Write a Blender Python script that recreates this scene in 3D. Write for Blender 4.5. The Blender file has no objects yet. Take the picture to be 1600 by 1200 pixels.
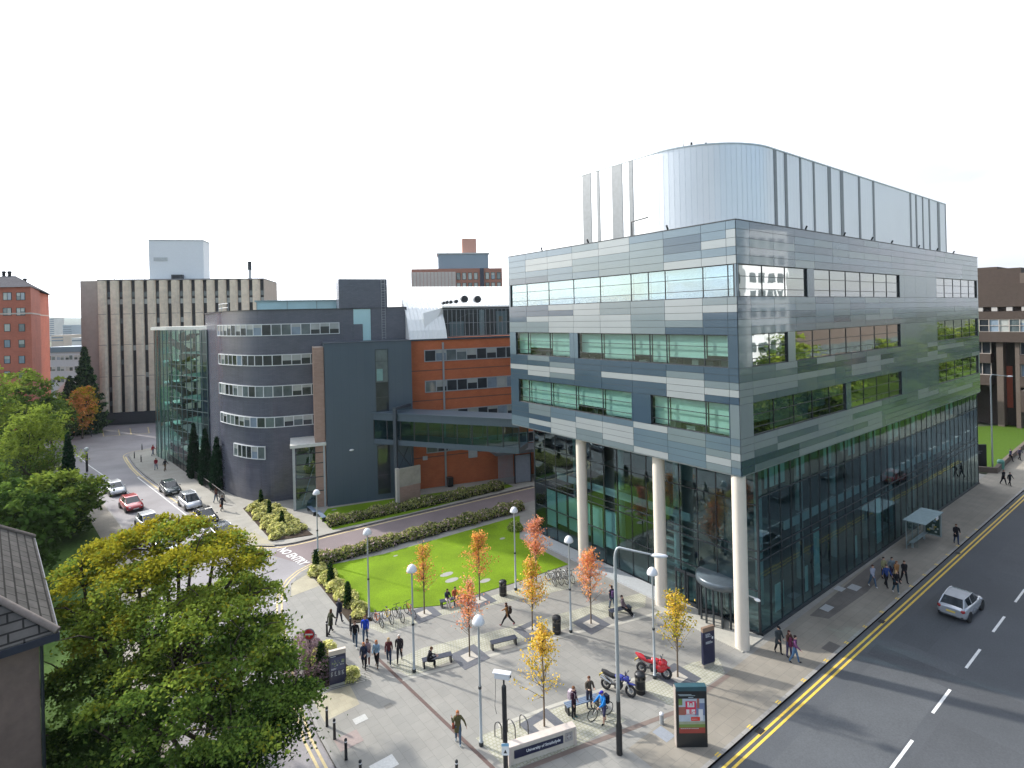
SKY_STRENGTH = .12; CLOUD_LO, CLOUD_HI = .8, 1.2; GLOW_A, GLOW_B = 15., 3.7; SUN_ENERGY = 3.1; SUN_SOFT = 1.6; EXPOSURE = 1.0; HAZE = .8e-4
import bpy, bmesh, math, random
import numpy as np
from mathutils import Vector, Matrix
random.seed(7); rng = np.random.default_rng(7)
sc = bpy.context.scene
col = sc.collection
R = math.radians
PI = math.pi

# ---------------------------------------------------------------- camera model (solved from the photograph's vanishing points)
TH, PX, PY, F, H = .0234, 800., 494.6, 866.9, 21.5
dR = (.7956, .6059); dL = (-.6059, .7956)          # along the main road / along the plaza front
CX, CY = -32.3, -19.09
FW = (dR[1], dL[1]); RT = (dR[0], dL[0])           # view direction and image right in plan
def uv(x, y):
    dx = x-PX; dy = y-PY
    return dx*math.cos(TH)-dy*math.sin(TH), dy*math.cos(TH)+dx*math.sin(TH)
def G(x, y, z=0.0):
    """world point of the photograph pixel x, y on the level z"""
    u, v = uv(x, y); D = F*(H-z)/v; s = u*D/F
    return (CX+s*RT[0]+D*FW[0], CY+s*RT[1]+D*FW[1])
def G3(x, y, z=0.0):
    p = G(x, y, z); return (p[0], p[1], z)
def AT(x, y, D):
    """world point of a pixel at depth D"""
    u, v = uv(x, y); s = u*D/F
    return (CX+s*RT[0]+D*FW[0], CY+s*RT[1]+D*FW[1], H-v*D/F)
def face_dir(h):
    """heading: 0 towards the viewer's side, 90 to image right, 180 away -> rotation about z for a thing whose front is +y"""
    a = R(h); x = -math.cos(a)*FW[0]+math.sin(a)*RT[0]; y = -math.cos(a)*FW[1]+math.sin(a)*RT[1]
    return math.atan2(-x, y)

# ---------------------------------------------------------------- materials
MATS = {}
def nodes_of(name):
    m = bpy.data.materials.new(name); m.use_nodes = True
    nt = m.node_tree; nt.nodes.clear()
    out = nt.nodes.new('ShaderNodeOutputMaterial')
    MATS[name] = m
    return m, nt, out
def N(nt, t, **kw):
    n = nt.nodes.new(t)
    for k, v in kw.items():
        if k in n.inputs: n.inputs[k].default_value = v
        else: setattr(n, k, v)
    return n
def c4(c): return (c[0], c[1], c[2], 1)
def mat(name, c, rough=.6, metal=0., var=.12, scale=3., spec=.5, coat=0., bump=0., bscale=30., var2=0., scale2=.15, coord='Object', hue=None):
    if name in MATS: return MATS[name]
    m, nt, out = nodes_of(name)
    b = N(nt, 'ShaderNodeBsdfPrincipled', Roughness=rough, Metallic=metal)
    b.inputs['Specular IOR Level'].default_value = spec
    b.inputs['Coat Weight'].default_value = coat; b.inputs['Coat Roughness'].default_value = .04
    tc = N(nt, 'ShaderNodeTexCoord')
    nz = N(nt, 'ShaderNodeTexNoise', Scale=scale, Detail=6., Roughness=.6)
    nt.links.new(tc.outputs[coord], nz.inputs['Vector'])
    mp = N(nt, 'ShaderNodeMapRange'); mp.inputs['From Min'].default_value = .25; mp.inputs['From Max'].default_value = .75
    mp.inputs['To Min'].default_value = 1-var; mp.inputs['To Max'].default_value = 1+var
    nt.links.new(nz.outputs['Fac'], mp.inputs['Value'])
    last = mp.outputs['Result']
    if var2:
        n2 = N(nt, 'ShaderNodeTexNoise', Scale=scale2, Detail=4.)
        nt.links.new(tc.outputs[coord], n2.inputs['Vector'])
        m2 = N(nt, 'ShaderNodeMapRange'); m2.inputs['From Min'].default_value = .3; m2.inputs['From Max'].default_value = .7
        m2.inputs['To Min'].default_value = 1-var2; m2.inputs['To Max'].default_value = 1+var2
        nt.links.new(n2.outputs['Fac'], m2.inputs['Value'])
        mm = N(nt, 'ShaderNodeMath', operation='MULTIPLY')
        nt.links.new(last, mm.inputs[0]); nt.links.new(m2.outputs['Result'], mm.inputs[1]); last = mm.outputs[0]
    vm = N(nt, 'ShaderNodeVectorMath', operation='SCALE'); vm.inputs[0].default_value = c[:3]
    nt.links.new(last, vm.inputs['Scale'])
    colout = vm.outputs[0]
    if hue:
        mx = N(nt, 'ShaderNodeMix', data_type='RGBA'); mx.inputs['A'].default_value = c4(c); mx.inputs['B'].default_value = c4(hue)
        nt.links.new(nz.outputs['Fac'], mx.inputs['Factor'])
        v2 = N(nt, 'ShaderNodeVectorMath', operation='SCALE'); nt.links.new(mx.outputs['Result'], v2.inputs[0]); nt.links.new(last, v2.inputs['Scale'])
        colout = v2.outputs[0]
    nt.links.new(colout, b.inputs['Base Color'])
    if bump:
        n3 = N(nt, 'ShaderNodeTexNoise', Scale=bscale, Detail=4.)
        nt.links.new(tc.outputs[coord], n3.inputs['Vector'])
        bp = N(nt, 'ShaderNodeBump', Strength=bump, Distance=.02)
        nt.links.new(n3.outputs['Fac'], bp.inputs['Height']); nt.links.new(bp.outputs['Normal'], b.inputs['Normal'])
    nt.links.new(b.outputs[0], out.inputs[0])
    return m
def mat_brick(name, c1, c2, mortar, bw, bh, ms=.008, rough=.75, var2=.15, scale2=.3, axes='XY', rot=0., bump=.2, offset=.5, spec=.4, bias=0.):
    """bricks, slabs, setts, courses: brick texture in metres; axes says which object axes run along and across the courses"""
    if name in MATS: return MATS[name]
    m, nt, out = nodes_of(name)
    b = N(nt, 'ShaderNodeBsdfPrincipled', Roughness=rough); b.inputs['Specular IOR Level'].default_value = spec
    tc = N(nt, 'ShaderNodeTexCoord')
    vec = tc.outputs['Object']
    if rot:
        mpp = N(nt, 'ShaderNodeMapping'); mpp.inputs['Rotation'].default_value = (0, 0, rot); nt.links.new(vec, mpp.inputs['Vector']); vec = mpp.outputs[0]
    sp = N(nt, 'ShaderNodeSeparateXYZ'); nt.links.new(vec, sp.inputs[0])
    cb = N(nt, 'ShaderNodeCombineXYZ')
    if axes == 'WALL':                       # walls facing any way: run = x+y
        ad = N(nt, 'ShaderNodeMath', operation='ADD'); nt.links.new(sp.outputs['X'], ad.inputs[0]); nt.links.new(sp.outputs['Y'], ad.inputs[1])
        nt.links.new(ad.outputs[0], cb.inputs['X']); nt.links.new(sp.outputs['Z'], cb.inputs['Y'])
    else:
        nt.links.new(sp.outputs[axes[0]], cb.inputs['X']); nt.links.new(sp.outputs[axes[1]], cb.inputs['Y'])
    br = N(nt, 'ShaderNodeTexBrick', Scale=1.); br.offset = offset
    br.inputs['Color1'].default_value = c4(c1); br.inputs['Color2'].default_value = c4(c2); br.inputs['Mortar'].default_value = c4(mortar)
    br.inputs['Mortar Size'].default_value = ms; br.inputs['Brick Width'].default_value = bw; br.inputs['Row Height'].default_value = bh
    br.inputs['Mortar Smooth'].default_value = .2; br.inputs['Bias'].default_value = bias
    nt.links.new(cb.outputs[0], br.inputs['Vector'])
    n2 = N(nt, 'ShaderNodeTexNoise', Scale=scale2, Detail=8., Roughness=.65); nt.links.new(tc.outputs['Object'], n2.inputs['Vector'])
    m2 = N(nt, 'ShaderNodeMapRange'); m2.inputs['From Min'].default_value = .3; m2.inputs['From Max'].default_value = .7
    m2.inputs['To Min'].default_value = 1-var2; m2.inputs['To Max'].default_value = 1+var2
    nt.links.new(n2.outputs['Fac'], m2.inputs['Value'])
    vm = N(nt, 'ShaderNodeVectorMath', operation='SCALE'); nt.links.new(br.outputs['Color'], vm.inputs[0]); nt.links.new(m2.outputs[0], vm.inputs['Scale'])
    nt.links.new(vm.outputs[0], b.inputs['Base Color'])
    if bump:
        iv = N(nt, 'ShaderNodeMath', operation='SUBTRACT'); iv.inputs[0].default_value = 1.; nt.links.new(br.outputs['Fac'], iv.inputs[1])
        bp = N(nt, 'ShaderNodeBump', Strength=bump, Distance=.01); nt.links.new(iv.outputs[0], bp.inputs['Height']); nt.links.new(bp.outputs['Normal'], b.inputs['Normal'])
    nt.links.new(b.outputs[0], out.inputs[0])
    return m
def mat_glass(name, tint, refl=.1, ior=1.6, rough=.015, wob=.0, gloss=(1, 1, 1)):
    """thin window glass: tinted see-through plus a mirror that grows towards grazing"""
    if name in MATS: return MATS[name]
    m, nt, out = nodes_of(name)
    tr = N(nt, 'ShaderNodeBsdfTransparent'); tr.inputs[0].default_value = c4(tint)
    gl = N(nt, 'ShaderNodeBsdfGlossy', Roughness=rough); gl.inputs['Color'].default_value = c4(gloss)
    fr = N(nt, 'ShaderNodeFresnel', IOR=ior)
    ge = N(nt, 'ShaderNodeNewGeometry'); m1 = N(nt, 'ShaderNodeMapRange'); m1.inputs['To Min'].default_value = ior; m1.inputs['To Max'].default_value = 1/ior
    nt.links.new(ge.outputs['Backfacing'], m1.inputs['Value']); nt.links.new(m1.outputs[0], fr.inputs['IOR'])     # same mirror from either side of the sheet
    ad = N(nt, 'ShaderNodeMath', operation='ADD', use_clamp=True); ad.inputs[1].default_value = refl
    nt.links.new(fr.outputs[0], ad.inputs[0])
    mx = N(nt, 'ShaderNodeMixShader'); nt.links.new(ad.outputs[0], mx.inputs[0])
    nt.links.new(tr.outputs[0], mx.inputs[1]); nt.links.new(gl.outputs[0], mx.inputs[2])
    if wob:
        tc = N(nt, 'ShaderNodeTexCoord'); nz = N(nt, 'ShaderNodeTexNoise', Scale=.55, Detail=2.)
        nt.links.new(tc.outputs['Object'], nz.inputs['Vector'])
        bp = N(nt, 'ShaderNodeBump', Strength=wob, Distance=.05); nt.links.new(nz.outputs['Fac'], bp.inputs['Height'])
        nt.links.new(bp.outputs['Normal'], gl.inputs['Normal'])
    nt.links.new(mx.outputs[0], out.inputs[0])
    return m
def mat_leaf(name, c, trans=.35, var=.35):
    if name in MATS: return MATS[name]
    m, nt, out = nodes_of(name)
    df = N(nt, 'ShaderNodeBsdfDiffuse'); tl = N(nt, 'ShaderNodeBsdfTranslucent')
    tc = N(nt, 'ShaderNodeTexCoord'); nz = N(nt, 'ShaderNodeTexNoise', Scale=2.3, Detail=5.)
    nt.links.new(tc.outputs['Object'], nz.inputs['Vector'])
    mp = N(nt, 'ShaderNodeMapRange'); mp.inputs['From Min'].default_value = .3; mp.inputs['From Max'].default_value = .7
    mp.inputs['To Min'].default_value = 1-var; mp.inputs['To Max'].default_value = 1+var
    nt.links.new(nz.outputs['Fac'], mp.inputs['Value'])
    vm = N(nt, 'ShaderNodeVectorMath', operation='SCALE'); vm.inputs[0].default_value = c
    nt.links.new(mp.outputs[0], vm.inputs['Scale'])
    nt.links.new(vm.outputs[0], df.inputs['Color']); nt.links.new(vm.outputs[0], tl.inputs['Color'])
    mx = N(nt, 'ShaderNodeMixShader'); mx.inputs[0].default_value = trans
    nt.links.new(df.outputs[0], mx.inputs[1]); nt.links.new(tl.outputs[0], mx.inputs[2]); nt.links.new(mx.outputs[0], out.inputs[0])
    return m

# ---------------------------------------------------------------- mesh builder
class MB:
    def __init__(s): s.v = []; s.f = []; s.m = []; s.sm = []
    def add(s, vs, fs, mi=0, smooth=False):
        o = len(s.v); s.v += [tuple(p) for p in vs]
        for f in fs: s.f.append(tuple(i+o for i in f)); s.m.append(mi); s.sm.append(smooth)
        return s
    def box(s, x0, x1, y0, y1, z0, z1, mi=0):
        v = [(x0,y0,z0),(x1,y0,z0),(x1,y1,z0),(x0,y1,z0),(x0,y0,z1),(x1,y0,z1),(x1,y1,z1),(x0,y1,z1)]
        return s.add(v, [(0,3,2,1),(4,5,6,7),(0,1,5,4),(1,2,6,5),(2,3,7,6),(3,0,4,7)], mi)
    def obox(s, fn, u0, u1, z0, z1, d0, d1, mi=0):
        """box in face coordinates: along, up, outwards"""
        v = [fn(u,z,d) for d in (d0,d1) for z in (z0,z1) for u in (u0,u1)]
        return s.add(v, [(0,1,3,2),(4,6,7,5),(0,4,5,1),(2,3,7,6),(0,2,6,4),(1,5,7,3)], mi)
    def quad(s, a, b, c, d, mi=0): return s.add([a,b,c,d], [(0,1,2,3)], mi)
    def prism(s, poly, z0, z1, mi=0, mt=None, smooth=False):
        n = len(poly); v = [(p[0],p[1],z0) for p in poly]+[(p[0],p[1],z1) for p in poly]
        s.add(v, [tuple(range(n-1,-1,-1))], mi); s.add(v, [tuple(range(n,2*n))], mi if mt is None else mt)
        s.add(v, [(i,(i+1)%n,(i+1)%n+n,i+n) for i in range(n)], mi, smooth); return s
    def tube(s, path, r, n=8, mi=0, caps=True, smooth=True):
        path = [Vector(p) for p in path]; rs = r if isinstance(r, (list, tuple)) else [r]*len(path)
        rings = []; up0 = None
        for i, p in enumerate(path):
            t = (path[min(i+1,len(path)-1)]-path[max(i-1,0)])
            if t.length < 1e-9: t = Vector((0,0,1))
            t.normalize()
            if up0 is None:
                up0 = Vector((0,0,1)) if abs(t.z) < .9 else Vector((1,0,0))
            a = t.cross(up0)
            if a.length < 1e-5: a = t.orthogonal()
            a.normalize(); b = t.cross(a); up0 = a.cross(t)
            rings.append([tuple(p+(a*math.cos(2*PI*k/n)+b*math.sin(2*PI*k/n))*rs[i]) for k in range(n)])
        v = [q for rg in rings for q in rg]; f = []
        for i in range(len(path)-1):
            for k in range(n): f.append((i*n+k, i*n+(k+1)%n, (i+1)*n+(k+1)%n, (i+1)*n+k))
        s.add(v, f, mi, smooth)
        if caps:
            s.add(rings[0], [tuple(range(n-1,-1,-1))], mi); s.add(rings[-1], [tuple(range(n))], mi)
        return s
    def lathe(s, prof, n=16, c=(0,0,0), mi=0, axis='Z', smooth=True):
        """prof: (radius, height) pairs"""
        v = []
        for (r, h) in prof:
            for k in range(n):
                a = 2*PI*k/n; x, y = r*math.cos(a), r*math.sin(a)
                p = (x,y,h) if axis == 'Z' else ((x,h,y) if axis == 'Y' else (h,x,y))
                v.append((p[0]+c[0],p[1]+c[1],p[2]+c[2]))
        f = [(i*n+k, i*n+(k+1)%n, (i+1)*n+(k+1)%n, (i+1)*n+k) for i in range(len(prof)-1) for k in range(n)]
        s.add(v, f, mi, smooth)
        m = len(prof)
        if prof[0][0] > 1e-4: s.add(v[:n], [tuple(range(n-1,-1,-1))], mi)
        if prof[-1][0] > 1e-4: s.add(v[(m-1)*n:], [tuple(range(n))], mi)
        return s
    def ball(s, c, r, n=10, mi=0):
        rx, ry, rz = r if isinstance(r, (tuple, list)) else (r, r, r)
        v = []; m = n//2+1
        for i in range(m+1):
            t = PI*i/m
            for k in range(n): v.append((c[0]+rx*math.sin(t)*math.cos(2*PI*k/n), c[1]+ry*math.sin(t)*math.sin(2*PI*k/n), c[2]+rz*math.cos(t)))
        return s.add(v, [(i*n+k, (i+1)*n+k, (i+1)*n+(k+1)%n, i*n+(k+1)%n) for i in range(m) for k in range(n)], mi, True)
    def xf(s, M):
        s.v = [tuple(M @ Vector(p)) for p in s.v]; return s
    def mesh(s, name, mats, bevel=0., fix=True):
        me = bpy.data.meshes.new(name); me.from_pydata(s.v, [], s.f)
        for m in mats: me.materials.append(m)
        me.polygons.foreach_set('material_index', s.m); me.polygons.foreach_set('use_smooth', s.sm)
        if fix or bevel:
            bm = bmesh.new(); bm.from_mesh(me)
            if bevel:
                bmesh.ops.remove_doubles(bm, verts=bm.verts, dist=1e-5)
                es = [e for e in bm.edges if len(e.link_faces) == 2 and e.calc_face_angle(0) > .5]
                bmesh.ops.bevel(bm, geom=es, offset=bevel, segments=2, affect='EDGES', clamp_overlap=True)
            bmesh.ops.recalc_face_normals(bm, faces=bm.faces); bm.to_mesh(me); bm.free()
        me.update(); return me
    def build(s, name, mats, parent=None, bevel=0., fix=True, loc=None, rotz=0.):
        if not isinstance(mats, (list, tuple)): mats = [mats]
        return link(name, s.mesh(name, mats, bevel, fix), parent, loc, rotz)
def link(name, me, parent=None, loc=None, rotz=0.):
    o = bpy.data.objects.new(name, me); col.objects.link(o)
    if parent: o.parent = parent
    if loc is not None: o.location = loc
    if rotz: o.rotation_euler = (0,0,rotz)
    return o
def tag(o, label, cat, group=None):
    o['label'] = label; o['category'] = cat
    if group: o['group'] = group
    return o
def struct(o): o['kind'] = 'structure'; return o
def thing(name, label, cat, loc=(0,0,0), rotz=0., group=None):
    if len(loc) == 2: loc = (loc[0], loc[1], 0)
    return tag(link(name, None, None, loc, rotz), label, cat, group)
def dup(root, loc, rotz, label, group=None, scale=None):
    r = root.copy(); col.objects.link(r); r.location = loc if len(loc) == 3 else (loc[0], loc[1], 0); r.rotation_euler = (0,0,rotz); r['label'] = label
    if group: r['group'] = group
    if scale: r.scale = scale if isinstance(scale, tuple) else (scale,)*3
    for ch in list(root.children):
        c = ch.copy(); col.objects.link(c); c.parent = r
        for g in list(ch.children):
            d = g.copy(); col.objects.link(d); d.parent = c
    return r
def np_mesh(name, V, Q, mi, mats, smooth=False):
    me = bpy.data.meshes.new(name)
    k = Q.shape[1]
    me.vertices.add(len(V)); me.vertices.foreach_set('co', V.astype(np.float32).ravel())
    me.loops.add(Q.size); me.loops.foreach_set('vertex_index', Q.astype(np.int32).ravel())
    me.polygons.add(len(Q)); me.polygons.foreach_set('loop_start', np.arange(0, Q.size, k, dtype=np.int32))
    for m in mats: me.materials.append(m)
    me.polygons.foreach_set('material_index', np.asarray(mi, dtype=np.int32))
    if smooth: me.polygons.foreach_set('use_smooth', np.ones(len(Q), dtype=bool))
    me.update(calc_edges=True); me.validate(); return me
def text_mesh(body, bold=False):
    cu = bpy.data.curves.new('lettering', 'FONT'); cu.body = body; cu.resolution_u = 3
    if bold: cu.offset = .018
    ob = bpy.data.objects.new('lettering', cu); col.objects.link(ob)
    dg = bpy.context.evaluated_depsgraph_get(); dg.update()
    me = bpy.data.meshes.new_from_object(ob.evaluated_get(dg))
    vs = [tuple(v.co) for v in me.vertices]; fs = [tuple(p.vertices) for p in me.polygons]
    bpy.data.objects.remove(ob); bpy.data.curves.remove(cu); bpy.data.meshes.remove(me)
    xs = [v[0] for v in vs]; ys = [v[1] for v in vs]; x0, x1, y0, y1 = min(xs), max(xs), min(ys), max(ys)
    return [((v[0]-x0)/(x1-x0), (v[1]-y0)/(y1-y0)) for v in vs], fs, (x1-x0)/(y1-y0)
def smooth_poly(pts, it=2, closed=False):
    for _ in range(it):
        q = []
        n = len(pts)
        for i in range(n if closed else n-1):
            a, b = pts[i], pts[(i+1)%n]
            q += [(a[0]*.75+b[0]*.25, a[1]*.75+b[1]*.25), (a[0]*.25+b[0]*.75, a[1]*.25+b[1]*.75)]
        pts = q if closed else [pts[0]]+q+[pts[-1]]
    return pts
def offset_line(pts, d):
    """polyline moved d to its left"""
    out = []
    for i, p in enumerate(pts):
        a = pts[max(i-1,0)]; b = pts[min(i+1,len(pts)-1)]
        t = Vector((b[0]-a[0], b[1]-a[1])); t.normalize()
        out.append((p[0]-t.y*d, p[1]+t.x*d))
    return out
def ribbon(mb, pts, d0, d1, z, mi=0, z1=None):
    A = offset_line(pts, d0); B = offset_line(pts, d1)
    for i in range(len(pts)-1):
        q = [A[i], A[i+1], B[i+1], B[i]]
        if z1 is None: mb.add([(p[0],p[1],z) for p in q], [(0,3,2,1) if d1 > d0 else (0,1,2,3)], mi)
        else: mb.prism(q, z, z1, mi)
    return mb
# ---------------------------------------------------------------- world, sun, camera
SUN_AZ = Vector((-.41, .912)); SUN_EL = R(29)
w = bpy.data.worlds.new('World'); sc.world = w; w.use_nodes = True
nt = w.node_tree; nt.nodes.clear()
wo = nt.nodes.new('ShaderNodeOutputWorld'); bg = nt.nodes.new('ShaderNodeBackground')
sky = nt.nodes.new('ShaderNodeTexSky'); sky.sky_type = 'NISHITA'; sky.sun_disc = False
sky.sun_elevation = SUN_EL; sky.sun_rotation = math.atan2(SUN_AZ.x, SUN_AZ.y); sky.altitude = 50; sky.dust_density = 1.5
tc = nt.nodes.new('ShaderNodeTexCoord')
mp = nt.nodes.new('ShaderNodeMapping'); mp.inputs['Scale'].default_value = (1, 1, 2.6)
nz = N(nt, 'ShaderNodeTexNoise', Scale=2.1, Detail=9., Roughness=.58)
nt.links.new(tc.outputs['Generated'], mp.inputs[0]); nt.links.new(mp.outputs[0], nz.inputs['Vector'])
rp = nt.nodes.new('ShaderNodeMapRange'); rp.inputs['From Min'].default_value = .47; rp.inputs['From Max'].default_value = .66
nt.links.new(nz.outputs['Fac'], rp.inputs['Value'])
n2 = N(nt, 'ShaderNodeTexNoise', Scale=5., Detail=6.)
nt.links.new(mp.outputs[0], n2.inputs['Vector'])
m3 = nt.nodes.new('ShaderNodeMapRange'); m3.inputs['From Min'].default_value = .3; m3.inputs['From Max'].default_value = .7
m3.inputs['To Min'].default_value = CLOUD_LO; m3.inputs['To Max'].default_value = CLOUD_HI
nt.links.new(n2.outputs['Fac'], m3.inputs['Value'])
# cloud is brightest round the hidden sun and dims away from it
dt = N(nt, 'ShaderNodeVectorMath', operation='DOT_PRODUCT'); dt.inputs[1].default_value = (SUN_AZ.x*math.cos(SUN_EL), SUN_AZ.y*math.cos(SUN_EL), math.sin(SUN_EL))
nt.links.new(tc.outputs['Generated'], dt.inputs[0])
t1 = N(nt, 'ShaderNodeMath', operation='MULTIPLY_ADD'); t1.inputs[1].default_value = .5; t1.inputs[2].default_value = .5; nt.links.new(dt.outputs['Value'], t1.inputs[0])
t2 = N(nt, 'ShaderNodeMath', operation='POWER'); t2.inputs[1].default_value = 3.; nt.links.new(t1.outputs[0], t2.inputs[0])
t3 = N(nt, 'ShaderNodeMath', operation='MULTIPLY_ADD'); t3.inputs[1].default_value = GLOW_A; t3.inputs[2].default_value = GLOW_B; nt.links.new(t2.outputs[0], t3.inputs[0])
t4 = N(nt, 'ShaderNodeMath', operation='MULTIPLY'); nt.links.new(t3.outputs[0], t4.inputs[0]); nt.links.new(m3.outputs[0], t4.inputs[1])
cs = N(nt, 'ShaderNodeVectorMath', operation='SCALE'); cs.inputs[0].default_value = (.95, .985, 1.05); nt.links.new(t4.outputs[0], cs.inputs['Scale'])
mx = nt.nodes.new('ShaderNodeMix'); mx.data_type = 'RGBA'
dv = N(nt, 'ShaderNodeVectorMath', operation='DOT_PRODUCT'); dv.inputs[1].default_value = (.55, .8, .2); nt.links.new(tc.outputs['Generated'], dv.inputs[0])
cv = nt.nodes.new('ShaderNodeMapRange'); cv.inputs['From Min'].default_value = .05; cv.inputs['From Max'].default_value = .62; nt.links.new(dv.outputs['Value'], cv.inputs['Value'])   # overcast ahead, broken cloud to the sides and behind
ca = N(nt, 'ShaderNodeMath', operation='ADD', use_clamp=True); nt.links.new(rp.outputs[0], ca.inputs[0]); nt.links.new(cv.outputs[0], ca.inputs[1])
nt.links.new(ca.outputs[0], mx.inputs['Factor']); nt.links.new(sky.outputs[0], mx.inputs['A']); nt.links.new(cs.outputs[0], mx.inputs['B'])
nt.links.new(mx.outputs['Result'], bg.inputs['Color']); bg.inputs['Strength'].default_value = SKY_STRENGTH
nt.links.new(bg.outputs[0], wo.inputs[0])
sl = bpy.data.lights.new('sun', 'SUN'); sl.energy = SUN_ENERGY; sl.angle = R(SUN_SOFT); sl.color = (1, .95, .87)
so = bpy.data.objects.new('sun', sl); col.objects.link(so)
sd = Vector((SUN_AZ.x*math.cos(SUN_EL), SUN_AZ.y*math.cos(SUN_EL), math.sin(SUN_EL)))
so.rotation_euler = sd.to_track_quat('Z', 'Y').to_euler(); so.location = (0, 0, 80)

cam = bpy.data.cameras.new('camera'); co = bpy.data.objects.new('camera', cam); col.objects.link(co)
cam.sensor_width = 36; cam.lens = 36*F/1600; cam.shift_y = -(600-PY)/1600; cam.clip_end = 30000; cam.clip_start = .5
f3 = Vector((FW[0], FW[1], 0)); r3 = Vector((RT[0], RT[1], 0)); u3 = Vector((0,0,1))
ex = r3*math.cos(TH)-u3*math.sin(TH)
ey = u3*math.cos(TH)+r3*math.sin(TH)
M = Matrix((( ex.x, ey.x, -f3.x, CX), (ex.y, ey.y, -f3.y, CY), (ex.z, ey.z, -f3.z, H), (0,0,0,1)))
co.matrix_world = M; sc.camera = co
sc.view_settings.view_transform = 'Standard'; sc.view_settings.look = 'None'; sc.view_settings.exposure = EXPOSURE; sc.view_settings.gamma = 1
sc.cycles.max_bounces = 8; sc.cycles.diffuse_bounces = 3; sc.cycles.glossy_bounces = 4; sc.cycles.transparent_max_bounces = 24; sc.cycles.transmission_bounces = 4
sc.cycles.use_denoising = True; sc.cycles.sample_clamp_indirect = 6.; sc.cycles.caustics_reflective = False; sc.cycles.caustics_refractive = False

# ---------------------------------------------------------------- ground, roads, pavements
M_ASPH = mat('asphalt', (.078, .084, .092), .78, var=.18, scale=14., var2=.14, scale2=.16, bump=.25, bscale=60.)
M_ASPH2 = mat('old_asphalt', (.27, .255, .262), .85, var=.12, scale=12., var2=.16, scale2=.22, bump=.25, bscale=50.)
M_SERV = mat('red_grey_asphalt', (.205, .165, .165), .85, var=.12, scale=12., var2=.12, scale2=.3, bump=.25, bscale=50.)
M_YEL = mat('yellow_paint', (.72, .50, .08), .6, var=.2, scale=6.)
M_YELF = mat('faded_yellow_paint', (.58, .47, .25), .7, var=.25, scale=4.)
M_WHT = mat('road_white_paint', (.74, .74, .72), .6, var=.16, scale=5.)
M_SLAB = mat_brick('paving_slabs', (.262, .253, .23), (.238, .232, .212), (.17, .165, .148), .75, .6, .008, .8, .13, .35, 'YX', bump=.1)
M_PAVE = mat_brick('street_slabs', (.25, .225, .185), (.225, .205, .17), (.15, .14, .12), .9, .6, .008, .82, .2, .25, 'XY', bump=.1)
M_SETT = mat_brick('mossy_setts', (.40, .39, .33), (.365, .36, .295), (.30, .295, .22), .2, .2, .03, .85, .22, .9, 'XY', bump=.4)
M_KERB = mat_brick('kerb_granite', (.30, .29, .27), (.25, .24, .225), (.12, .12, .11), .9, 5., .015, .7, .15, 1.2, 'XY', bump=.1)
M_CREAM = mat_brick('cream_paving', (.38, .345, .25), (.35, .32, .235), (.32, .28, .2), .4, .4, .01, .8, .15, .6, 'XY', bump=.1)
M_CHAN = mat('rusty_drain', (.10, .06, .05), .6, var=.2, scale=6.)
M_LAWN = mat('lawn', (.125, .235, .008), .9, var=.34, scale=16., var2=.22, scale2=.3, bump=.8, bscale=70., spec=.15, hue=(.17, .25, .01))
M_SOIL = mat('soil', (.06, .045, .033), .95, var=.3, scale=5., spec=.1, bump=.6, bscale=12.)
M_GRND = mat('rough_ground', (.075, .09, .055), .95, var=.3, scale=.02, var2=.3, scale2=.004, spec=.1)
M_STRIP = mat('light_stone_strip', (.40, .385, .335), .75, var=.1, scale=4.)

def sheet(name, poly, z, m):
    return struct(MB().add([(p[0],p[1],z) for p in poly], [tuple(range(len(poly)))]).build(name, m, fix=False))
def slab(name, poly, z0, z1, m, ms=None):
    return struct(MB().prism(poly, z0, z1).build(name, m if isinstance(m, list) else [m]))

RZ = -.12
sheet('ground', [(9000*math.cos(a*PI/36), 9000*math.sin(a*PI/36)) for a in range(72)], -.14, M_GRND)
KY = -3.55
sheet('main_road', [(-110,-14.2),(400,-14.2),(400,KY),(-110,KY)], RZ, M_ASPH)
street_r = smooth_poly([(-20,KY),(-21.4,-2.9),(-22.7,-1),(-23.25,2),(-23.25,7.5),(-23.24,11.3),(-22.0,19.2),(-20.62,26.2),(-19.5,28.8),(-17.6,30.6),(-15,31.1)], 1)
isl = smooth_poly([(12,35.6),(10.2,35.75),(-13,37.1),(-16.3,36.9),(-18.4,37.5),(-20.1,39.3),(-21,41),(-22.1,48),(-23.2,55.2),(-25.2,68.3),(-26.9,80),(-27.65,92),(-27.4,94.6),(-26.2,95.9),(-20,96.5)], 1)
left_k = smooth_poly([(-33,KY),(-30.6,-2.5),(-29.8,2),(-29.4,12),(-28.6,28),(-28.9,45),(-30.6,60),(-32.6,74),(-36.9,100),(-40,112)], 1)
# left street and the service road: one sheet from kerb to kerb, the crossing tower street beyond
sheet('campus_street', [(-20,KY+.001)]+street_r[1:]+[(14,31.1),(14,35.6)]+isl[1:]+[(-14,97),(30,90),(30,114),(-40,140),(-41,112)]+list(reversed(left_k[:-1])), RZ+.004, M_ASPH2)
slab('plaza_paving', street_r+[(6,31.1),(58,31.1),(58,-3.0),(-20,-3.0)], -.3, 0, M_SLAB)
slab('road_pavement', [(-11.5,KY),(62,KY),(62,.9),(-11.5,-.44)], -.3, .004, M_PAVE)
slab('plaza_edge_paving', [(-19.6,KY),(-11.5,KY),(-11.5,-2.99),(-19.8,-2.99)], -.3, .002, M_SLAB)
slab('island_pavement', isl+[(40,92),(60,31.5),(14,31.5)], -.3, 0, mat_brick('walkway_slabs', (.35, .33, .29), (.32, .305, .265), (.26, .245, .21), .9, .6, .008, .82, .16, .3, 'XY', bump=.1))
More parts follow.
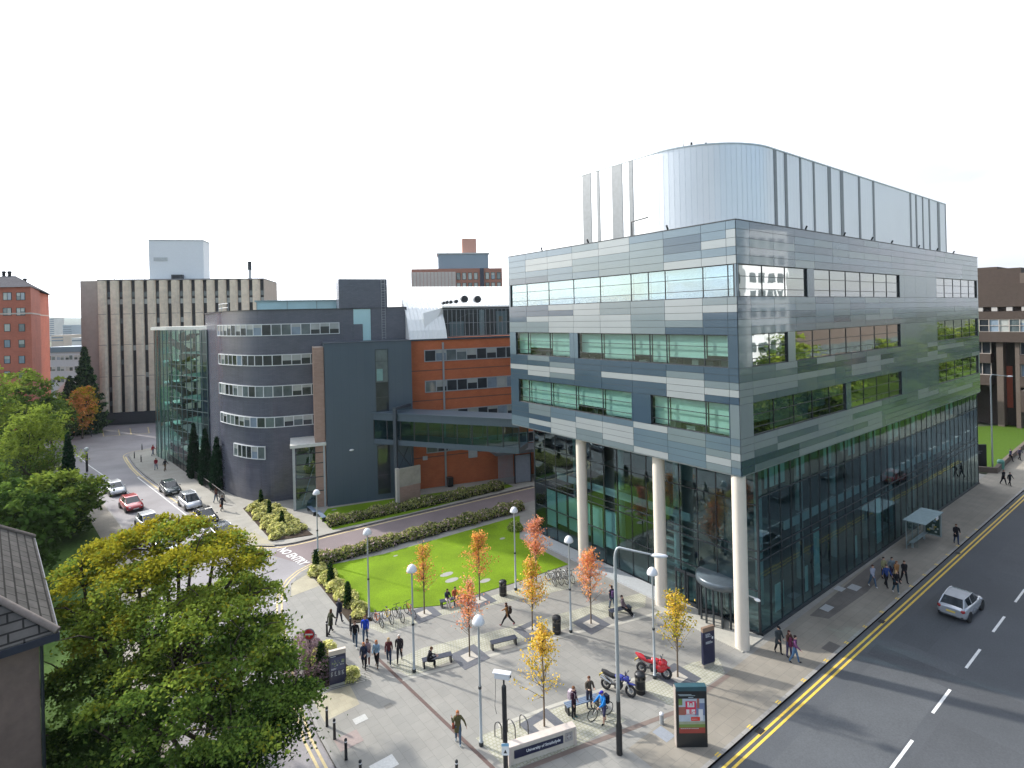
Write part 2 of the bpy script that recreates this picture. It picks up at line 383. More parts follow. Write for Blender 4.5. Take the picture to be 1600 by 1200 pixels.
slab('far_pavement', [(62,KY),(400,KY),(400,3),(66,3),(62,.9)], -.3, .002, M_PAVE)
slab('left_pavement', left_k+offset_line(list(reversed(left_k)), -2.2), -.3, 0, M_PAVE)
lk2 = offset_line(left_k, 2.2)
slab('planted_ground', lk2+[(-80,118),(-80,KY)], -.3, .03, mat('dark_grass', (.05, .09, .02), .95, var=.35, scale=3., spec=.1, bump=.5, bscale=20.))  # grass in a darker green than the lawns
sheet('service_road', [p for p in ((-19.2,35.5),(-17.3,31.1),(-15,31.12),(14,31.12),(14,35.55),(10.2,35.73),(-13,37.08),(-16.3,36.85),(-18.2,37.3))], RZ+.008, M_SERV)
kb = MB()
for ln in (street_r, ): ribbon(kb, ln, 0, -.16, -.2, 0, .006)
kb.build('kerb', M_KERB); struct(bpy.data.objects['kerb'])
kb = MB(); ribbon(kb, isl, 0, -.16, -.2, 0, .006); struct(kb.build('kerb', M_KERB))
kb = MB(); ribbon(kb, [(-19.6,KY),(0,KY),(20,KY),(40,KY),(62,KY),(400,KY)], 0, .2, -.2, 0, .01); struct(kb.build('kerb', M_KERB))
kb = MB(); ribbon(kb, left_k, 0, .16, -.2, 0, .006); struct(kb.build('kerb', M_KERB))
# painted lines
for i, (x0, x1, y0, y1, c) in enumerate(((-14,9,-8.7,-5.2,(.088,.094,.101)),(9.05,24,-6.9,-4.9,(.072,.078,.085)),(-6,3,-12.5,-9.3,(.072,.077,.084)),(26,60,-8.6,-6.0,(.086,.091,.098)),(6,7.6,-13.5,-4.6,(.068,.073,.08)))):
    sheet('road_patch', [(x0,y0),(x1,y0),(x1,y1),(x0,y1)], RZ+.002+.0004*i, mat('asphalt_patch_%d' % i, c, .8, var=.2, scale=11., var2=.1, scale2=.3, bump=.25, bscale=55.))
for i, x in enumerate((-5.5,10.5,27.5,44.5)):
    sheet('gully_grate', [(x,KY-.42),(x+.5,KY-.42),(x+.5,KY-.08),(x,KY-.08)], RZ+.0085, mat_brick('gully_iron', (.05,.05,.05),(.045,.045,.045),(.005,.005,.005), 9., .06, .02, .6, .1, 2., 'XY'))
yl = MB()
for d in (.32, .62): ribbon(yl, [(-19.6,KY),(5,KY),(30,KY),(56,KY),(64,KY)], -d, -d-.13, RZ+.006)
struct(yl.build('yellow_lines', M_YEL, fix=False))
yk = MB()
for i in range(16): 
    x = -8.6+i*2.9
    for dy in (.0, .13): yk.add([(x,KY+.03+dy,.016),(x+.32,KY+.03+dy,.016),(x+.32,KY+.1+dy,.016),(x,KY+.1+dy,.016)], [(0,1,2,3)])
struct(yk.build('kerb_blips', M_YEL, fix=False))
yf = MB()
for d in (.28, .6): ribbon(yf, street_r[2:], d, d+.13, RZ+.014)
for d in (.3,): ribbon(yf, isl[:-6], d, d+.22, RZ+.014)
bayY = [p for p in isl if p[1] > 74]; ribbon(yf, bayY, .62, .76, RZ+.014)
struct(yf.build('faded_yellow_lines', M_YELF, fix=False))
wl = MB()
x = -2.96
for k in range(-4, 26):
    x0 = -2.96+k*5.95; wl.add([(x0,-8.93,RZ+.006),(x0+2.95,-8.93,RZ+.006),(x0+2.95,-8.79,RZ+.006),(x0,-8.79,RZ+.006)], [(0,1,2,3)])
bay = [G(215,746,RZ), G(250,773,RZ), G(300,812,RZ), G(345,850,RZ)]
ribbon(wl, bay, -.06, .06, RZ+.014)
for (a, b) in (((215,746),(240,741)), ((238,765),(258,760)), ((267,787),(290,779)), ((300,812),(325,803))):
    ribbon(wl, [G(*a,RZ), G(*b,RZ)], -.06, .06, RZ+.018)
ribbon(wl, [G(112,704,RZ), G(140,728,RZ), G(182,757,RZ), G(225,790,RZ)], -.06, .06, RZ+.014)
ribbon(wl, [G(426,944,RZ), G(456,935,RZ)], -.1, .1, RZ+.014)
struct(wl.build('white_lines', M_WHT, fix=False))
tv, tf, ta = text_mesh('NO ENTRY', True)
p0, p1, p2 = Vector(G(432.5,860,RZ)), Vector(G(470,884,RZ)), Vector(G(447,855.4,RZ))
ne = MB().add([tuple(p0+(p1-p0)*u+(p2-p0)*v)+(RZ+.016,) for u, v in tv], tf)
tag(ne.build('road_lettering', M_WHT, fix=False), 'white NO ENTRY lettering painted at the mouth of the service road', 'road marking')
ys = MB()
for (a, b) in (((160,672),(162,682)),((185,671),(187,680)),((203,669),(205,679)),((231,667),(233,677)),((160,682),(233,677))):
    ribbon(ys, [G(*a,RZ), G(*b,RZ)], -.1, .1, RZ+.014)
struct(ys.build('yellow_bay_lines', M_YELF, fix=False))
# plaza: drains, stone strips, sett zones, tactile patches, manhole covers
dm = MB(); ribbon(dm, [(-18.15,14.6),(-17.6,6),(-17.3,1.2),(-17.2,-2.9)], -.1, .1, .006)
struct(dm.build('drain_channel', M_CHAN, fix=False))
dm = MB(); ribbon(dm, [(-17.2,2.05),(-13.3,1.12),(-7.6,-.35),(-2.6,-.44)], -.14, .14, .007); struct(dm.build('stone_edging', mat('brown_edging', (.17,.13,.11), .7), fix=False))
dm = MB(); ribbon(dm, [(-17.85,11.5),(-15.05,10.75),(-10.6,9.62),(-6.5,8.5),(-3.7,7.45),(.9,6.2)], -.14, .14, .007)
ribbon(dm, [(-15.6,4.85),(-12.5,4.2),(-9,3.3),(-6,2.5)], -.12, .12, .007)
struct(dm.build('light_stone_strip', M_STRIP, fix=False))
def zone(name, pts, m, z=.004): return sheet(name, pts, z, m)
zone('setts', [G(x,y) for x,y in ((605,1036),(662,1012),(830,972),(955,937),(1010,925),(1008,948),(805,1005),(700,1035),(640,1058))], M_SETT)
zone('setts', [(-17.0,4.9),(-16.9,2.2),(-13.4,1.25),(-10.1,.9),(-10.2,2.9),(-12.2,3.9),(-15.6,4.7)], M_SETT)
zone('setts', [G(x,y) for x,y in ((570,978),(690,953),(850,908),(905,903),(890,920),(690,962),(600,990))], M_SETT)
zone('setts', [(-7.5,2.3),(-3.2,1.6),(-1.6,.9),(-2.6,-.2),(-7.4,-.15)], M_SETT)
zone('tactile_paving', [G(x,y) for x,y in ((488,1092),(545,1068),(562,1100),(507,1128))], M_CREAM)
zone('tactile_paving', [G(x,y) for x,y in ((455,912),(482,896),(500,915),(455,932))], M_CREAM, .006)
zone('tactile_paving', [G(x,y) for x,y in ((392,852),(430,853),(400,832),(382,838))], M_CREAM)
zone('ribbed_paving', [G(x,y) for x,y in ((488,1088),(500,1070),(575,1048),(580,1062),(520,1078))], mat_brick('ribbed', (.42,.40,.36),(.36,.35,.32),(.15,.15,.13), 3., .16, .04, .8, .15, .8, 'XY', rot=.3, bump=.5), .005)
for i, (x, y, sx, sy, c) in enumerate(((545,1157,.6,.5,(.28,.22,.20)), (563,1124,.35,.25,(.42,.42,.40)), (607,1103,.22,.16,(.16,.15,.13)), (600,1196,.6,.4,(.5,.5,.48)), (1037,1147,.35,.45,(.24,.26,.29)),
                                      (1300,1012,.6,.4,(.11,.1,.09)), (1335,918,.5,.35,(.35,.36,.36)), (1292,950,.5,.3,(.34,.35,.35)), (1312,920,.4,.3,(.34,.35,.35)))):
    p = G(x, y)
    sheet('manhole_cover', [(p[0]-sx,p[1]-sy),(p[0]+sx,p[1]-sy),(p[0]+sx,p[1]+sy),(p[0]-sx,p[1]+sy)], .009, mat('cover_%d' % i, c, .6, var=.15, scale=9.))
zone('dark_paving_patch', [G(x,y) for x,y in ((1265,962),(1345,895),(1375,872),(1392,884),(1355,925),(1295,967))], mat_brick('dark_slabs', (.14,.125,.11),(.12,.11,.10),(.08,.08,.07), .9, .6, .008, .8, .2, .5), .008)
# lawns and beds
lawn_px = ((512,884),(532,907),(560,937),(578,957),(690,946),(800,912),(888,882),(812,842),(812,806),(700,838),(600,866))
slab('lawn', [G(*p) for p in lawn_px], -.05, .035, M_LAWN)
slab('flower_bed_soil', [G(x,y) for x,y in ((481,891),(512,930),(548,975),(582,970),(577,957),(560,937),(532,907),(511,883),(495,880))], -.05, .05, M_SOIL)
slab('flower_bed_soil', [G(x,y) for x,y in ((380,795),(425,846),(445,843),(489,836),(440,796),(405,779))], -.05, .05, M_SOIL)
slab('lawn', [G(x,y) for x,y in ((500,810),(512,795),(618,779),(700,768),(780,752),(802,760),(640,802),(520,828))], -.05, .03, M_LAWN)
for x, y, sx, sy in ((698,898,.62,.34),(706,907,.62,.34),(758,908,.5,.3),(618,869,.22,.13),(540,877,.5,.2),(785,842,.3,.2),(522,797,.3,.2)):
    p = G(x, y); sheet('stone_in_lawn', [(p[0]+sx*math.cos(t), p[1]+sy*math.sin(t)) for t in [k*PI/5 for k in range(10)]], .041, mat('pale_stone', (.30,.295,.275), .8))
# ground beyond the main building and across the road
slab('lawn', [G(x,y) for x,y in ((1520,735),(1560,735),(1605,698),(1700,640),(1600,663),(1512,668))], -.2, .05, mat('far_lawn', (.06,.11,.012), .95, var=.2, scale=3., spec=.1))
slab('lawn', [(8,-17.5),(430,-17.5),(430,-150),(8,-150)], -.3, .0, mat('far_lawn', (.06,.11,.012), .95, var=.2, scale=3., spec=.1))
slab('opposite_pavement', [(-110,-14.3),(400,-14.3),(400,-17.4),(-110,-17.4)], -.3, .0, M_PAVE)
# ---------------------------------------------------------------- vegetation
M_BARK = mat('bark', (.075, .06, .045), .9, var=.3, scale=6., spec=.1, bump=.5, bscale=25.)
M_BARKL = mat('pale_bark', (.17, .13, .095), .85, var=.25, scale=8., spec=.2)
L_DEEP = mat_leaf('leaf_deep', (0.048, 0.092, 0.02)); L_MID = mat_leaf('leaf_mid', (0.13, 0.205, 0.038)); L_LITE = mat_leaf('leaf_light', (0.25, 0.32, 0.05))
L_OLIVE = mat_leaf('leaf_olive', (0.32, 0.3, 0.028)); L_GOLD = mat_leaf('leaf_gold', (0.46, 0.37, 0.03)); L_YEL = mat_leaf('leaf_yellow', (.85, .58, .10))
L_ORNG = mat_leaf('leaf_orange', (0.85, 0.42, 0.13)); L_RED = mat_leaf('leaf_red', (0.8, 0.3, 0.16)); L_PINK = mat_leaf('leaf_pink', (0.82, 0.42, 0.3))
L_CONI = mat_leaf('leaf_conifer', (.012, .04, .017), .15); L_FIR = mat_leaf('leaf_fir', (.07, .13, .045), .2)
L_LIME = mat_leaf('leaf_lime', (.84, .80, .36)); L_LIM2 = mat_leaf('leaf_lime_dark', (.46, .48, .15)); L_HEDG = mat_leaf('leaf_hedge', (.26, .27, .125)); L_PURP = mat_leaf('leaf_purple', (0.28, 0.19, 0.21))
L_FLOW = mat_leaf('flower_pale', (.75, .55, .53), .3)
def leaf_cloud(P, size, rg, flat=0., asp=1.5):
    """one folded-flat leaf quad per point"""
    n = len(P)
    nr = rg.normal(size=(n,3)); nr[:,2] = np.abs(nr[:,2])*(1+flat)+flat*.6; nr /= np.linalg.norm(nr, axis=1)[:,None]
    t = rg.normal(size=(n,3)); t -= nr*(t*nr).sum(1)[:,None]; t /= np.linalg.norm(t, axis=1)[:,None]
    b = np.cross(nr, t)
    s = (size*rg.uniform(.6,1.35,n))[:,None]
    V = np.stack([P-t*s*asp*.5, P-b*s*.45, P+t*s*asp*.5, P+b*s*.45], 1).reshape(-1,3)
    Q = np.arange(4*n).reshape(n,4)
    return V, Q
def lobes(dirs, k, amp, rg):
    """uneven radius over directions"""
    r = np.ones(len(dirs))
    for _ in range(k):
        a = rg.normal(size=3); a /= np.linalg.norm(a)
        r += amp*rg.uniform(.4,1)*np.exp(-((1-dirs@a)/.16))*rg.choice([1,1,-.8])
    return r
def limb(mb, p, d, L, r, depth, rg, tips, up=.25, spread=.7, n=6):
    p = np.array(p); d = np.array(d)/np.linalg.norm(d); pts = [p]
    for k in range(3):
        d = d+rg.normal(size=3)*.13+np.array([0,0,up*.3]); d /= np.linalg.norm(d); pts.append(pts[-1]+d*L/3)
    mb.tube(pts, [r, r*.88, r*.76, r*.6], n if depth > 1 else 4, caps=False)
    tips.append(pts[-1])
    if depth > 0:
        for _ in range(int(rg.integers(2,4))):
            nd = d+rg.normal(size=3)*spread; nd[2] += up
            q = pts[int(rg.integers(1,4))]
            limb(mb, q, nd, L*rg.uniform(.6,.85), r*.58, depth-1, rg, tips, up, spread, n)
def make_tree(name, label, cat, loc, cz, rad, hz, seed, pal, nclump, nleaf, leaf, clump=(.75,.35), trunk_r=.3, stems=1, bark=None, group=None, lob=(9,.22), fill=.42, hollow=0., flat=.5, bias=None, depth=3, cxy=(0,0), aspz=0.):
    """trunk and limbs up into a crown of leaf sprays; pal: function (height 0..1, rim 0..1, rg) -> material index; crown centre cz, radius rad, half height hz"""
    rg = np.random.default_rng(seed)
    t = thing(name, label, cat, loc, 0, group)
    mb = MB(); tips = []
    for s in range(stems):
        a = 2*PI*s/max(stems,1)+rg.uniform(0,1); off = .18*(stems > 1)
        d0 = (off*math.cos(a)*1.5, off*math.sin(a)*1.5, 1)
        base = np.array([off*math.cos(a), off*math.sin(a), -.1]); top = base+np.array([cxy[0]*.4+d0[0], cxy[1]*.4+d0[1], max(cz-hz*.55,.6)])
        mb.tube([base, base*.6+top*.4+rg.normal(size=3)*.06, top], [trunk_r*1.15, trunk_r*.9, trunk_r*.75], 9, caps=False)
        for k in range(5):
            a = rg.uniform(0,2*PI); limb(mb, top-np.array([0,0,.15*k*hz*.3]), (math.cos(a)+cxy[0]*.2, math.sin(a)+cxy[1]*.2, .9), rad*.55, trunk_r*.55, depth, rg, tips)
        limb(mb, top, (0,0,1), hz*.7, trunk_r*.7, depth, rg, tips)
    mb.build('trunk', bark or M_BARK, t)
    d = rg.normal(size=(nclump,3)); d /= np.linalg.norm(d, axis=1)[:,None]
    lr = lobes(d, lob[0], lob[1], rg)
    rr = rg.uniform(hollow, 1, nclump)**fill
    C = d*(rr*lr)[:,None]*np.array([rad, rad, hz])
    if aspz: C[:,:2] *= (1-aspz*(C[:,2:3]/hz+1)*.5)
    C += np.array([cxy[0], cxy[1], cz])
    hgt_ = (C[:,2]-cz+hz)/(2*hz)
    idx = np.repeat(np.arange(nclump), nleaf)
    cs = rg.uniform(.6,1.3,nclump)[idx][:,None]
    q = rg.normal(size=(len(idx),3))*np.array([clump[0],clump[0],clump[1]])*.55*cs
    P = C[idx]+q
    P[:,2] -= .25*(q[:,0]**2+q[:,1]**2)/max(clump[0],.1)         # sprays droop at their rim
    P = P[P[:,2] > .25]; idx = idx[:len(P)]
    V, Q = leaf_cloud(P, leaf, rg, flat)
    mi = [pal(h, r, rg) for h, r in zip(hgt_, rr)]
    mi = np.array(mi)[idx]
    jit = rg.uniform(size=len(mi)) < .12
    mi = np.where(jit, np.clip(mi+rg.integers(-1,2,len(mi)), 0, len(bias)-1), mi)
    link('crown', np_mesh('crown', V, Q, mi, bias), t)
    return t

# the big maple on the street corner
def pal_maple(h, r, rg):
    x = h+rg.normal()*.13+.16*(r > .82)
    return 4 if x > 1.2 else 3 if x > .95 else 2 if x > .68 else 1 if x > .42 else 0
MAPLE_LOBES = [(128,892,27.5,1.35,.8),(180,860,28,1.5,.85),(240,835,28.6,1.6,.9),(280,822,28.6,1.2,.75),(338,850,28.6,1.1,.75),(380,878,28.2,1.2,.8),(300,870,27,1.9,1.0),(215,905,26.6,1.9,1.),(130,955,26.3,1.5,.9),
  (175,990,25.6,2.0,1.1),(262,960,25.2,2.1,1.1),(336,950,25.8,2.,1.1),(391,930,27,1.25,.8),(398,985,26,1.5,.9),(436,1035,25.8,1.1,.7),(361,1030,24.6,2.1,1.1),(285,1050,23.8,2.3,1.2),(190,1075,24.4,2.2,1.2),(118,1060,25.4,1.6,1.),
  (406,1085,24.6,1.6,1.),(456,1095,24.8,.9,.6),(431,1150,24,1.2,.8),(361,1130,23,2.1,1.2),(270,1150,22.6,2.3,1.2),(170,1165,23.4,2.1,1.2),(105,1150,24.6,1.6,1.),(386,1200,23,1.8,1.),(320,1225,22,2.2,1.2),(200,1240,22.6,2.2,1.2),
  (250,900,30.6,2.2,1.1),(345,930,31,2.2,1.1),(175,970,30.4,2.2,1.1),(300,1010,29,2.4,1.2),(386,1020,29.4,1.9,1.),(230,1060,28,2.4,1.2),(346,1100,27.5,2.3,1.2)]
def maple():
    rg = np.random.default_rng(11); b = G(232,1195)
    t = thing('maple_tree', 'large maple with gold-tipped green crown beside the tiled roof', 'tree', b)
    C = []; W_ = []
    L0 = []
    for (x, y, D, r, hz) in MAPLE_LOBES:
        q = AT(x, y, D); q = np.array([q[0]-b[0], q[1]-b[1], q[2]]); L0.append((q, r, hz))
        for _ in range(int(6+5*r)):
            d = rg.normal(size=3); d /= np.linalg.norm(d); d[2] = abs(d[2])-.25 if rg.uniform() < .8 else d[2]
            C.append(q+d*np.array([r,r,hz])*rg.uniform(.45,1.05)); W_.append(r)
    C = np.array(C); n = len(C); idx = np.repeat(np.arange(n), 225); s_ = rg.uniform(.5,1.25,n)[idx][:,None]
    q = rg.normal(size=(len(idx),3))*np.array([.40,.40,.15])*s_; P = C[idx]+q; P[:,2] -= .35*(q[:,0]**2+q[:,1]**2)
    V, Q = leaf_cloud(P, .125, rg, .45, 1.35)
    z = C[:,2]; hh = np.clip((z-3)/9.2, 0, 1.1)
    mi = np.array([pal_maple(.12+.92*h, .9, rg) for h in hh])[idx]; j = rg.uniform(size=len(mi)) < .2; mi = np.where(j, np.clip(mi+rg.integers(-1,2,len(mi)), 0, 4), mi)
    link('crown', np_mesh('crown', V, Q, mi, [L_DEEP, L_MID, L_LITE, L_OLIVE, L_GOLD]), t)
    mb = MB(); fork = []
    for k, (dx, dy) in enumerate(((-.3,-.1),(.35,.2))):
        top = np.array([dx*3, dy*3, 4.2]); mb.tube([(dx*.5,dy*.5,-.1),(dx*1.2,dy*1.2,2),tuple(top)], [.34,.27,.22], 9, caps=False); fork.append(top)
    for (c, r, hz) in L0:
        f_ = min(fork, key=lambda f: np.linalg.norm(f-c)); m_ = f_*.5+c*.5+np.array([0,0,-.5])+rg.normal(size=3)*.25
        mb.tube([tuple(f_), tuple(m_), tuple(c), tuple(c+np.array([0,0,hz*.7]))], [.13,.10,.06,.02], 6, caps=False)
        for _ in range(5):
            e = c+rg.normal(size=3)*np.array([r,r,hz])*.6; mb.tube([tuple(c*.8+m_*.2), tuple(c*.4+e*.6+np.array([0,0,.1])), tuple(e)], [.05,.035,.012], 4, caps=False)
    mb.build('trunk', M_BARK, t)
maple()
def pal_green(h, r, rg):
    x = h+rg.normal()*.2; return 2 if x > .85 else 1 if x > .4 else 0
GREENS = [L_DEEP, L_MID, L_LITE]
trees = [  # base x, y, height, radius, label, palette, seed
  (-37.5, 65, 12.6, 3.3, 'pale birch-like tree with loose feathery crown left of the street', [L_MID, L_LITE, L_LITE], 21, (.55,.5), .15),
  (-45.5, 82, 17.6, 5.2, 'tallest broad green tree at the left edge of the photo', [L_MID, L_LITE, L_LITE], 22, (.9,.5), .26),
  (-40.5, 97, 14.2, 5.2, 'wide spreading green tree below the red brick block', [L_DEEP, L_MID, L_LITE], 23, (1,.3), .26),
  (-44, 58, 10, 4.6, 'mid green bushy tree behind the big maple at the left edge', GREENS, 24, (.8,.45), .26),
  (-35.6, 54, 6.5, 4.0, 'round green tree overhanging the parked white car', GREENS, 25, (.8,.45), .24),
  (-38.8, 43, 8.4, 4.4, 'dark green tree between the tiled roof and the parked cars', [L_DEEP, L_DEEP, L_MID], 26, (.8,.45), .26),
  (-52, 100, 15, 5.6, 'green tree in front of the red brick block at the far left', GREENS, 27, (.9,.4), .28),
  (-47, 70, 9, 4.2, 'dark green tree low behind the pale birch-like tree', [L_DEEP, L_DEEP, L_MID], 28, (.8,.4), .26),
  (-38.0, 108, 9.4, 3.2, 'small green tree beside the striped tower entrance', GREENS, 29, (.8,.4), .22),
]
for (x, y, h, r, lab, pal, sd_, cl, lf) in trees:
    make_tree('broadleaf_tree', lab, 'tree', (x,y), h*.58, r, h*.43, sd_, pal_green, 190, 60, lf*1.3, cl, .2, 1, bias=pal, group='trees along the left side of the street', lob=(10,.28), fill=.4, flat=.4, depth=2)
def pal_org(h, r, rg): return int(rg.uniform(0,1) < .45+.3*h)
x, y, z = AT(128, 640, 107); make_tree('broadleaf_tree', 'small orange autumn tree by the striped tower corner', 'tree', (x,y), 6.6, 1.9, 4.0, 31, pal_org, 90, 50, .3, (.7,.4), .14, 1, bias=[L_GOLD, L_ORNG], depth=2)
def conifer(name, label, loc, h, r, seed, m, n=5200, leaf=.17, group=None, layered=False):
    rg = np.random.default_rng(seed); t = thing(name, label, 'tree', loc, 0, group)
    MB().tube([(0,0,-.1),(0,0,h*.9)], [r*.12, .02], 7).build('trunk', M_BARK, t)
    z = rg.uniform(0,1,n)**1.25; a = rg.uniform(0,2*PI,n); q = rg.uniform(.25,1,n)**.5
    prof = np.where(z < .12, .72+2.3*z, (1-(z-.12)/.88)**(.75 if not layered else .95))
    if layered: prof *= .62+.38*np.abs(((z*9+.12*np.sin(3*a)) % 1)-.0)
    rad = r*prof*q*(1+.12*np.sin(5*a+z*20))
    P = np.stack([rad*np.cos(a), rad*np.sin(a), .1+z*h*.98], 1)+rg.normal(size=(n,3))*.05
    V, Q = leaf_cloud(P, leaf, rg, -.3, 2.2)
    link('crown', np_mesh('crown', V, Q, rg.integers(0, len(m), n), m), t); return t
for (px, py, h, lab, s) in ((304,746,7.6,'tallest dark columnar conifer beside the glass stair tower',1), (322,756,7.4,'middle dark columnar conifer of the row by the curved grey wall',2), (340,765,6.8,'dark columnar conifer nearest the walkway end of the row',3)):
    conifer('columnar_conifer', lab, G(px,py), h, .95, 40+s, [L_CONI], group='columnar conifers by the curved grey building')
x, y, _ = AT(107,735,61); conifer('columnar_conifer', 'lone dark columnar conifer among green trees left of the street', (x,y), 9.9, 1.05, 45, [L_CONI])
x, y, _ = AT(134,640,112); conifer('fir_tree', 'tall green fir in front of the striped tower corner', (x,y), 17.4, 4.3, 46, [L_FIR, L_CONI], 6500, .42, layered=True)
x, y, _ = AT(110,640,116); conifer('fir_tree', 'darker fir half hidden behind the tall green fir', (x,y), 11, 4, 47, [L_FIR, L_CONI], 4000, .42, layered=True)

# young autumn trees on the plaza
def feather(mats, wts, label, loc, h, seed, dens=1., wid=.95, low=.34):
    rg = np.random.default_rng(seed); t = thing('young_tree', label, 'tree', loc, 0, 'young autumn trees on the plaza')
    mb = MB(); mb.tube([(0,0,0),(.02,.01,h*.35),(0,.02,h*.72),(0,0,h*.97)], [.055,.045,.028,.008], 7)
    P = []
    for k in range(50):
        z0 = h*rg.uniform(.24,.82); a = rg.uniform(0,2*PI); L = (h*.98-z0)*rg.uniform(.35,.75)*.62+.25
        dx = rg.uniform(.4,1.15)*wid
        p0 = np.array([0,0,z0]); pts = [p0]; d = np.array([math.cos(a)*dx, math.sin(a)*dx, 1.])
        for j in range(4):
            d = d+rg.normal(size=3)*.1; pts.append(pts[-1]+d/np.linalg.norm(d)*L/4)
        mb.tube(pts, [.016,.013,.01,.007,.004], 4, caps=False)
        for j in range(1,5):
            nl = int(9*dens*rg.uniform(.3,1.6)*(.35+.65*min(1,max(0,(pts[j][2]/h-low)/.2))))
            P += [pts[j]+rg.normal(size=3)*np.array([.13,.13,.13]) for _ in range(nl)]
    mb.build('trunk', M_BARKL, t)
    P = np.array(P); V, Q = leaf_cloud(P, .105, rg, .2, 1.3)
    hh = P[:,2]/h
    mi = np.array([rg.choice(len(mats), p=wts) if rg.uniform() < .75 else int(min(len(mats)-1, max(0, (1-v)*2*len(mats)))) for v in hh])
    link('crown', np_mesh('crown', V, Q, mi, mats), t); return t
YT = [((663,959),5.8,[L_ORNG,L_GOLD,L_RED],(.6,.3,.1),'slender orange young tree at the lawn edge by the parked bicycles',.8,.9),
      ((749.5,937.5),5.7,[L_ORNG,L_GOLD,L_RED],(.7,.2,.1),'orange young tree at the lawn edge beside the occupied bench',1.15,1.05),
      ((733.7,1026),5.5,[L_PINK,L_ORNG,L_RED],(.5,.3,.2),'pinkish red young tree between the two plaza benches',.75,.9),
      ((832,985),5.6,[L_ORNG,L_GOLD,L_YEL],(.5,.4,.1),'amber young tree behind the tall yellow tree near the first black bin',1.3,1.05),
      ((850.6,1135),5.8,[L_YEL,L_YEL,L_GOLD],(.5,.3,.2),'bright yellow young tree behind the low white name wall',.85,1.15),
      ((923.6,974.5),5.8,[L_ORNG,L_RED,L_PINK],(.55,.25,.2),'red-orange young tree in front of the round columns',1.2,1.2),
      ((1059,1058),5.6,[L_GOLD,L_YEL,L_OLIVE],(.45,.4,.15),'golden young tree beside the red motorbike',1.1,1.05),
      ((838,910),5.7,[L_PINK,L_RED,L_ORNG],(.45,.35,.2),'salmon red young tree on the lawn against the glass wall',1.3,.95)]
M_PIT = mat('tree_grille', (.10,.105,.12), .6, var=.2, scale=9.); M_PITC = mat('tree_pit_gravel', (.42,.39,.34), .9, var=.25, scale=20.)
for i, (px, h, ms, wt, lab, dn, wd) in enumerate(YT):
    p = G(*px); feather(ms, wt, lab, p, h, 60+i, dn, wd)
    if i == 7: continue
    mb = MB(); a = .3
    for (s, z, k) in ((.95,.012,0),(.42,.018,1)):
        mb.box(p[0]-s, p[0]+s, p[1]-s, p[1]+s, .0, z, k)
    tag(mb.build('tree_grille', [M_PIT, M_PITC], fix=False), 'square grey tree grille under the ' + lab.split(' young tree')[0] + ' young tree ' + ['by the bicycles','by the occupied bench','between the plaza benches','near the first bin','behind the name wall','by the columns','by the red motorbike'][i], 'tree grille', 'tree grilles on the plaza')

# hedges and shrubs
def hedge(name, label, line, w, h, seed, flowers=0., n=9000, pal=(0,1,2), leaf=.15, wob=.25):
    rg = np.random.default_rng(seed); pts = np.array(line); seg = np.linalg.norm(np.diff(pts, axis=0), axis=1); cum = np.concatenate([[0], np.cumsum(seg)])
    s = rg.uniform(0, cum[-1], n); k = np.clip(np.searchsorted(cum, s)-1, 0, len(seg)-1); f = (s-cum[k])/seg[k]
    base = pts[k]+(pts[k+1]-pts[k])*f[:,None]; tdir = (pts[k+1]-pts[k])/seg[k][:,None]; nrm = np.stack([-tdir[:,1], tdir[:,0]], 1)
    ang = rg.uniform(0, PI, n); rr = rg.uniform(.55,1,n)**.5*(1+wob*np.sin(s*2.1)*np.sin(s*.83+1))
    off = np.cos(ang)*w/2*rr; z = .06+np.sin(ang)**.6*h*rr
    P = np.stack([base[:,0]+nrm[:,0]*off, base[:,1]+nrm[:,1]*off, z], 1)+rg.normal(size=(n,3))*.06
    V, Q = leaf_cloud(P, leaf, rg, .2)
    mi = rg.choice(3, n, p=(.12,.5,.38)); fl = (rg.uniform(size=n) < flowers) & (ang > .7); mi = np.where(fl, 3, mi)
    c = pts.mean(0); V[:,0] -= c[0]; V[:,1] -= c[1]
    t = thing(name, label, 'hedge', (c[0],c[1],0))
    link('foliage', np_mesh('foliage', V, Q, mi, [L_DEEP, L_HEDG, L_LIM2, L_FLOW]), t)
    mb = MB(); loc_ = [(q[0]-c[0], q[1]-c[1]) for q in line]; ribbon(mb, loc_, -w*.36, w*.36, 0, 0, h*.62); mb.build('stems', mat('hedge_wood', (.035,.035,.02), .95, spec=.05), t)
    return t
hedge('hedge', 'long pink-flowered hedge between the lawn and the service road', [G(492,884), G(600,853), G(700,826), G(814,795)], 1.5, .85, 81, .16, 15000)
hedge('hedge', 'flowering hedge along the far side of the service road', [G(512,822), G(560,812), G(640,795), G(720,778), G(784,763)], 1.5, .9, 82, .07, 13000)
def shrub_mesh(seed, mats, n=420, leaf=.16, r=.62, h=.62, wts=(.6,.4)):
    rg = np.random.default_rng(seed); d = rg.normal(size=(n,3)); d[:,2] = np.abs(d[:,2]); d /= np.linalg.norm(d, axis=1)[:,None]
    q = rg.uniform(.5,1,n)**.4*lobes(d, 6, .3, rg)
    P = d*q[:,None]*np.array([r,r,h]); P[:,2] += .05
    V, Q = leaf_cloud(P, leaf, rg, .5); return np_mesh('foliage', V, Q, rg.choice(len(mats), n, p=wts), mats)
SHR = [shrub_mesh(100+k, [L_LIME, L_LIM2]) for k in range(5)]
def inside(p, poly):
    c = False
    for i in range(len(poly)):
        a, b = poly[i], poly[i-1]
        if (a[1] > p[1]) != (b[1] > p[1]) and p[0] < (b[0]-a[0])*(p[1]-a[1])/(b[1]-a[1])+a[0]: c = not c
    return c
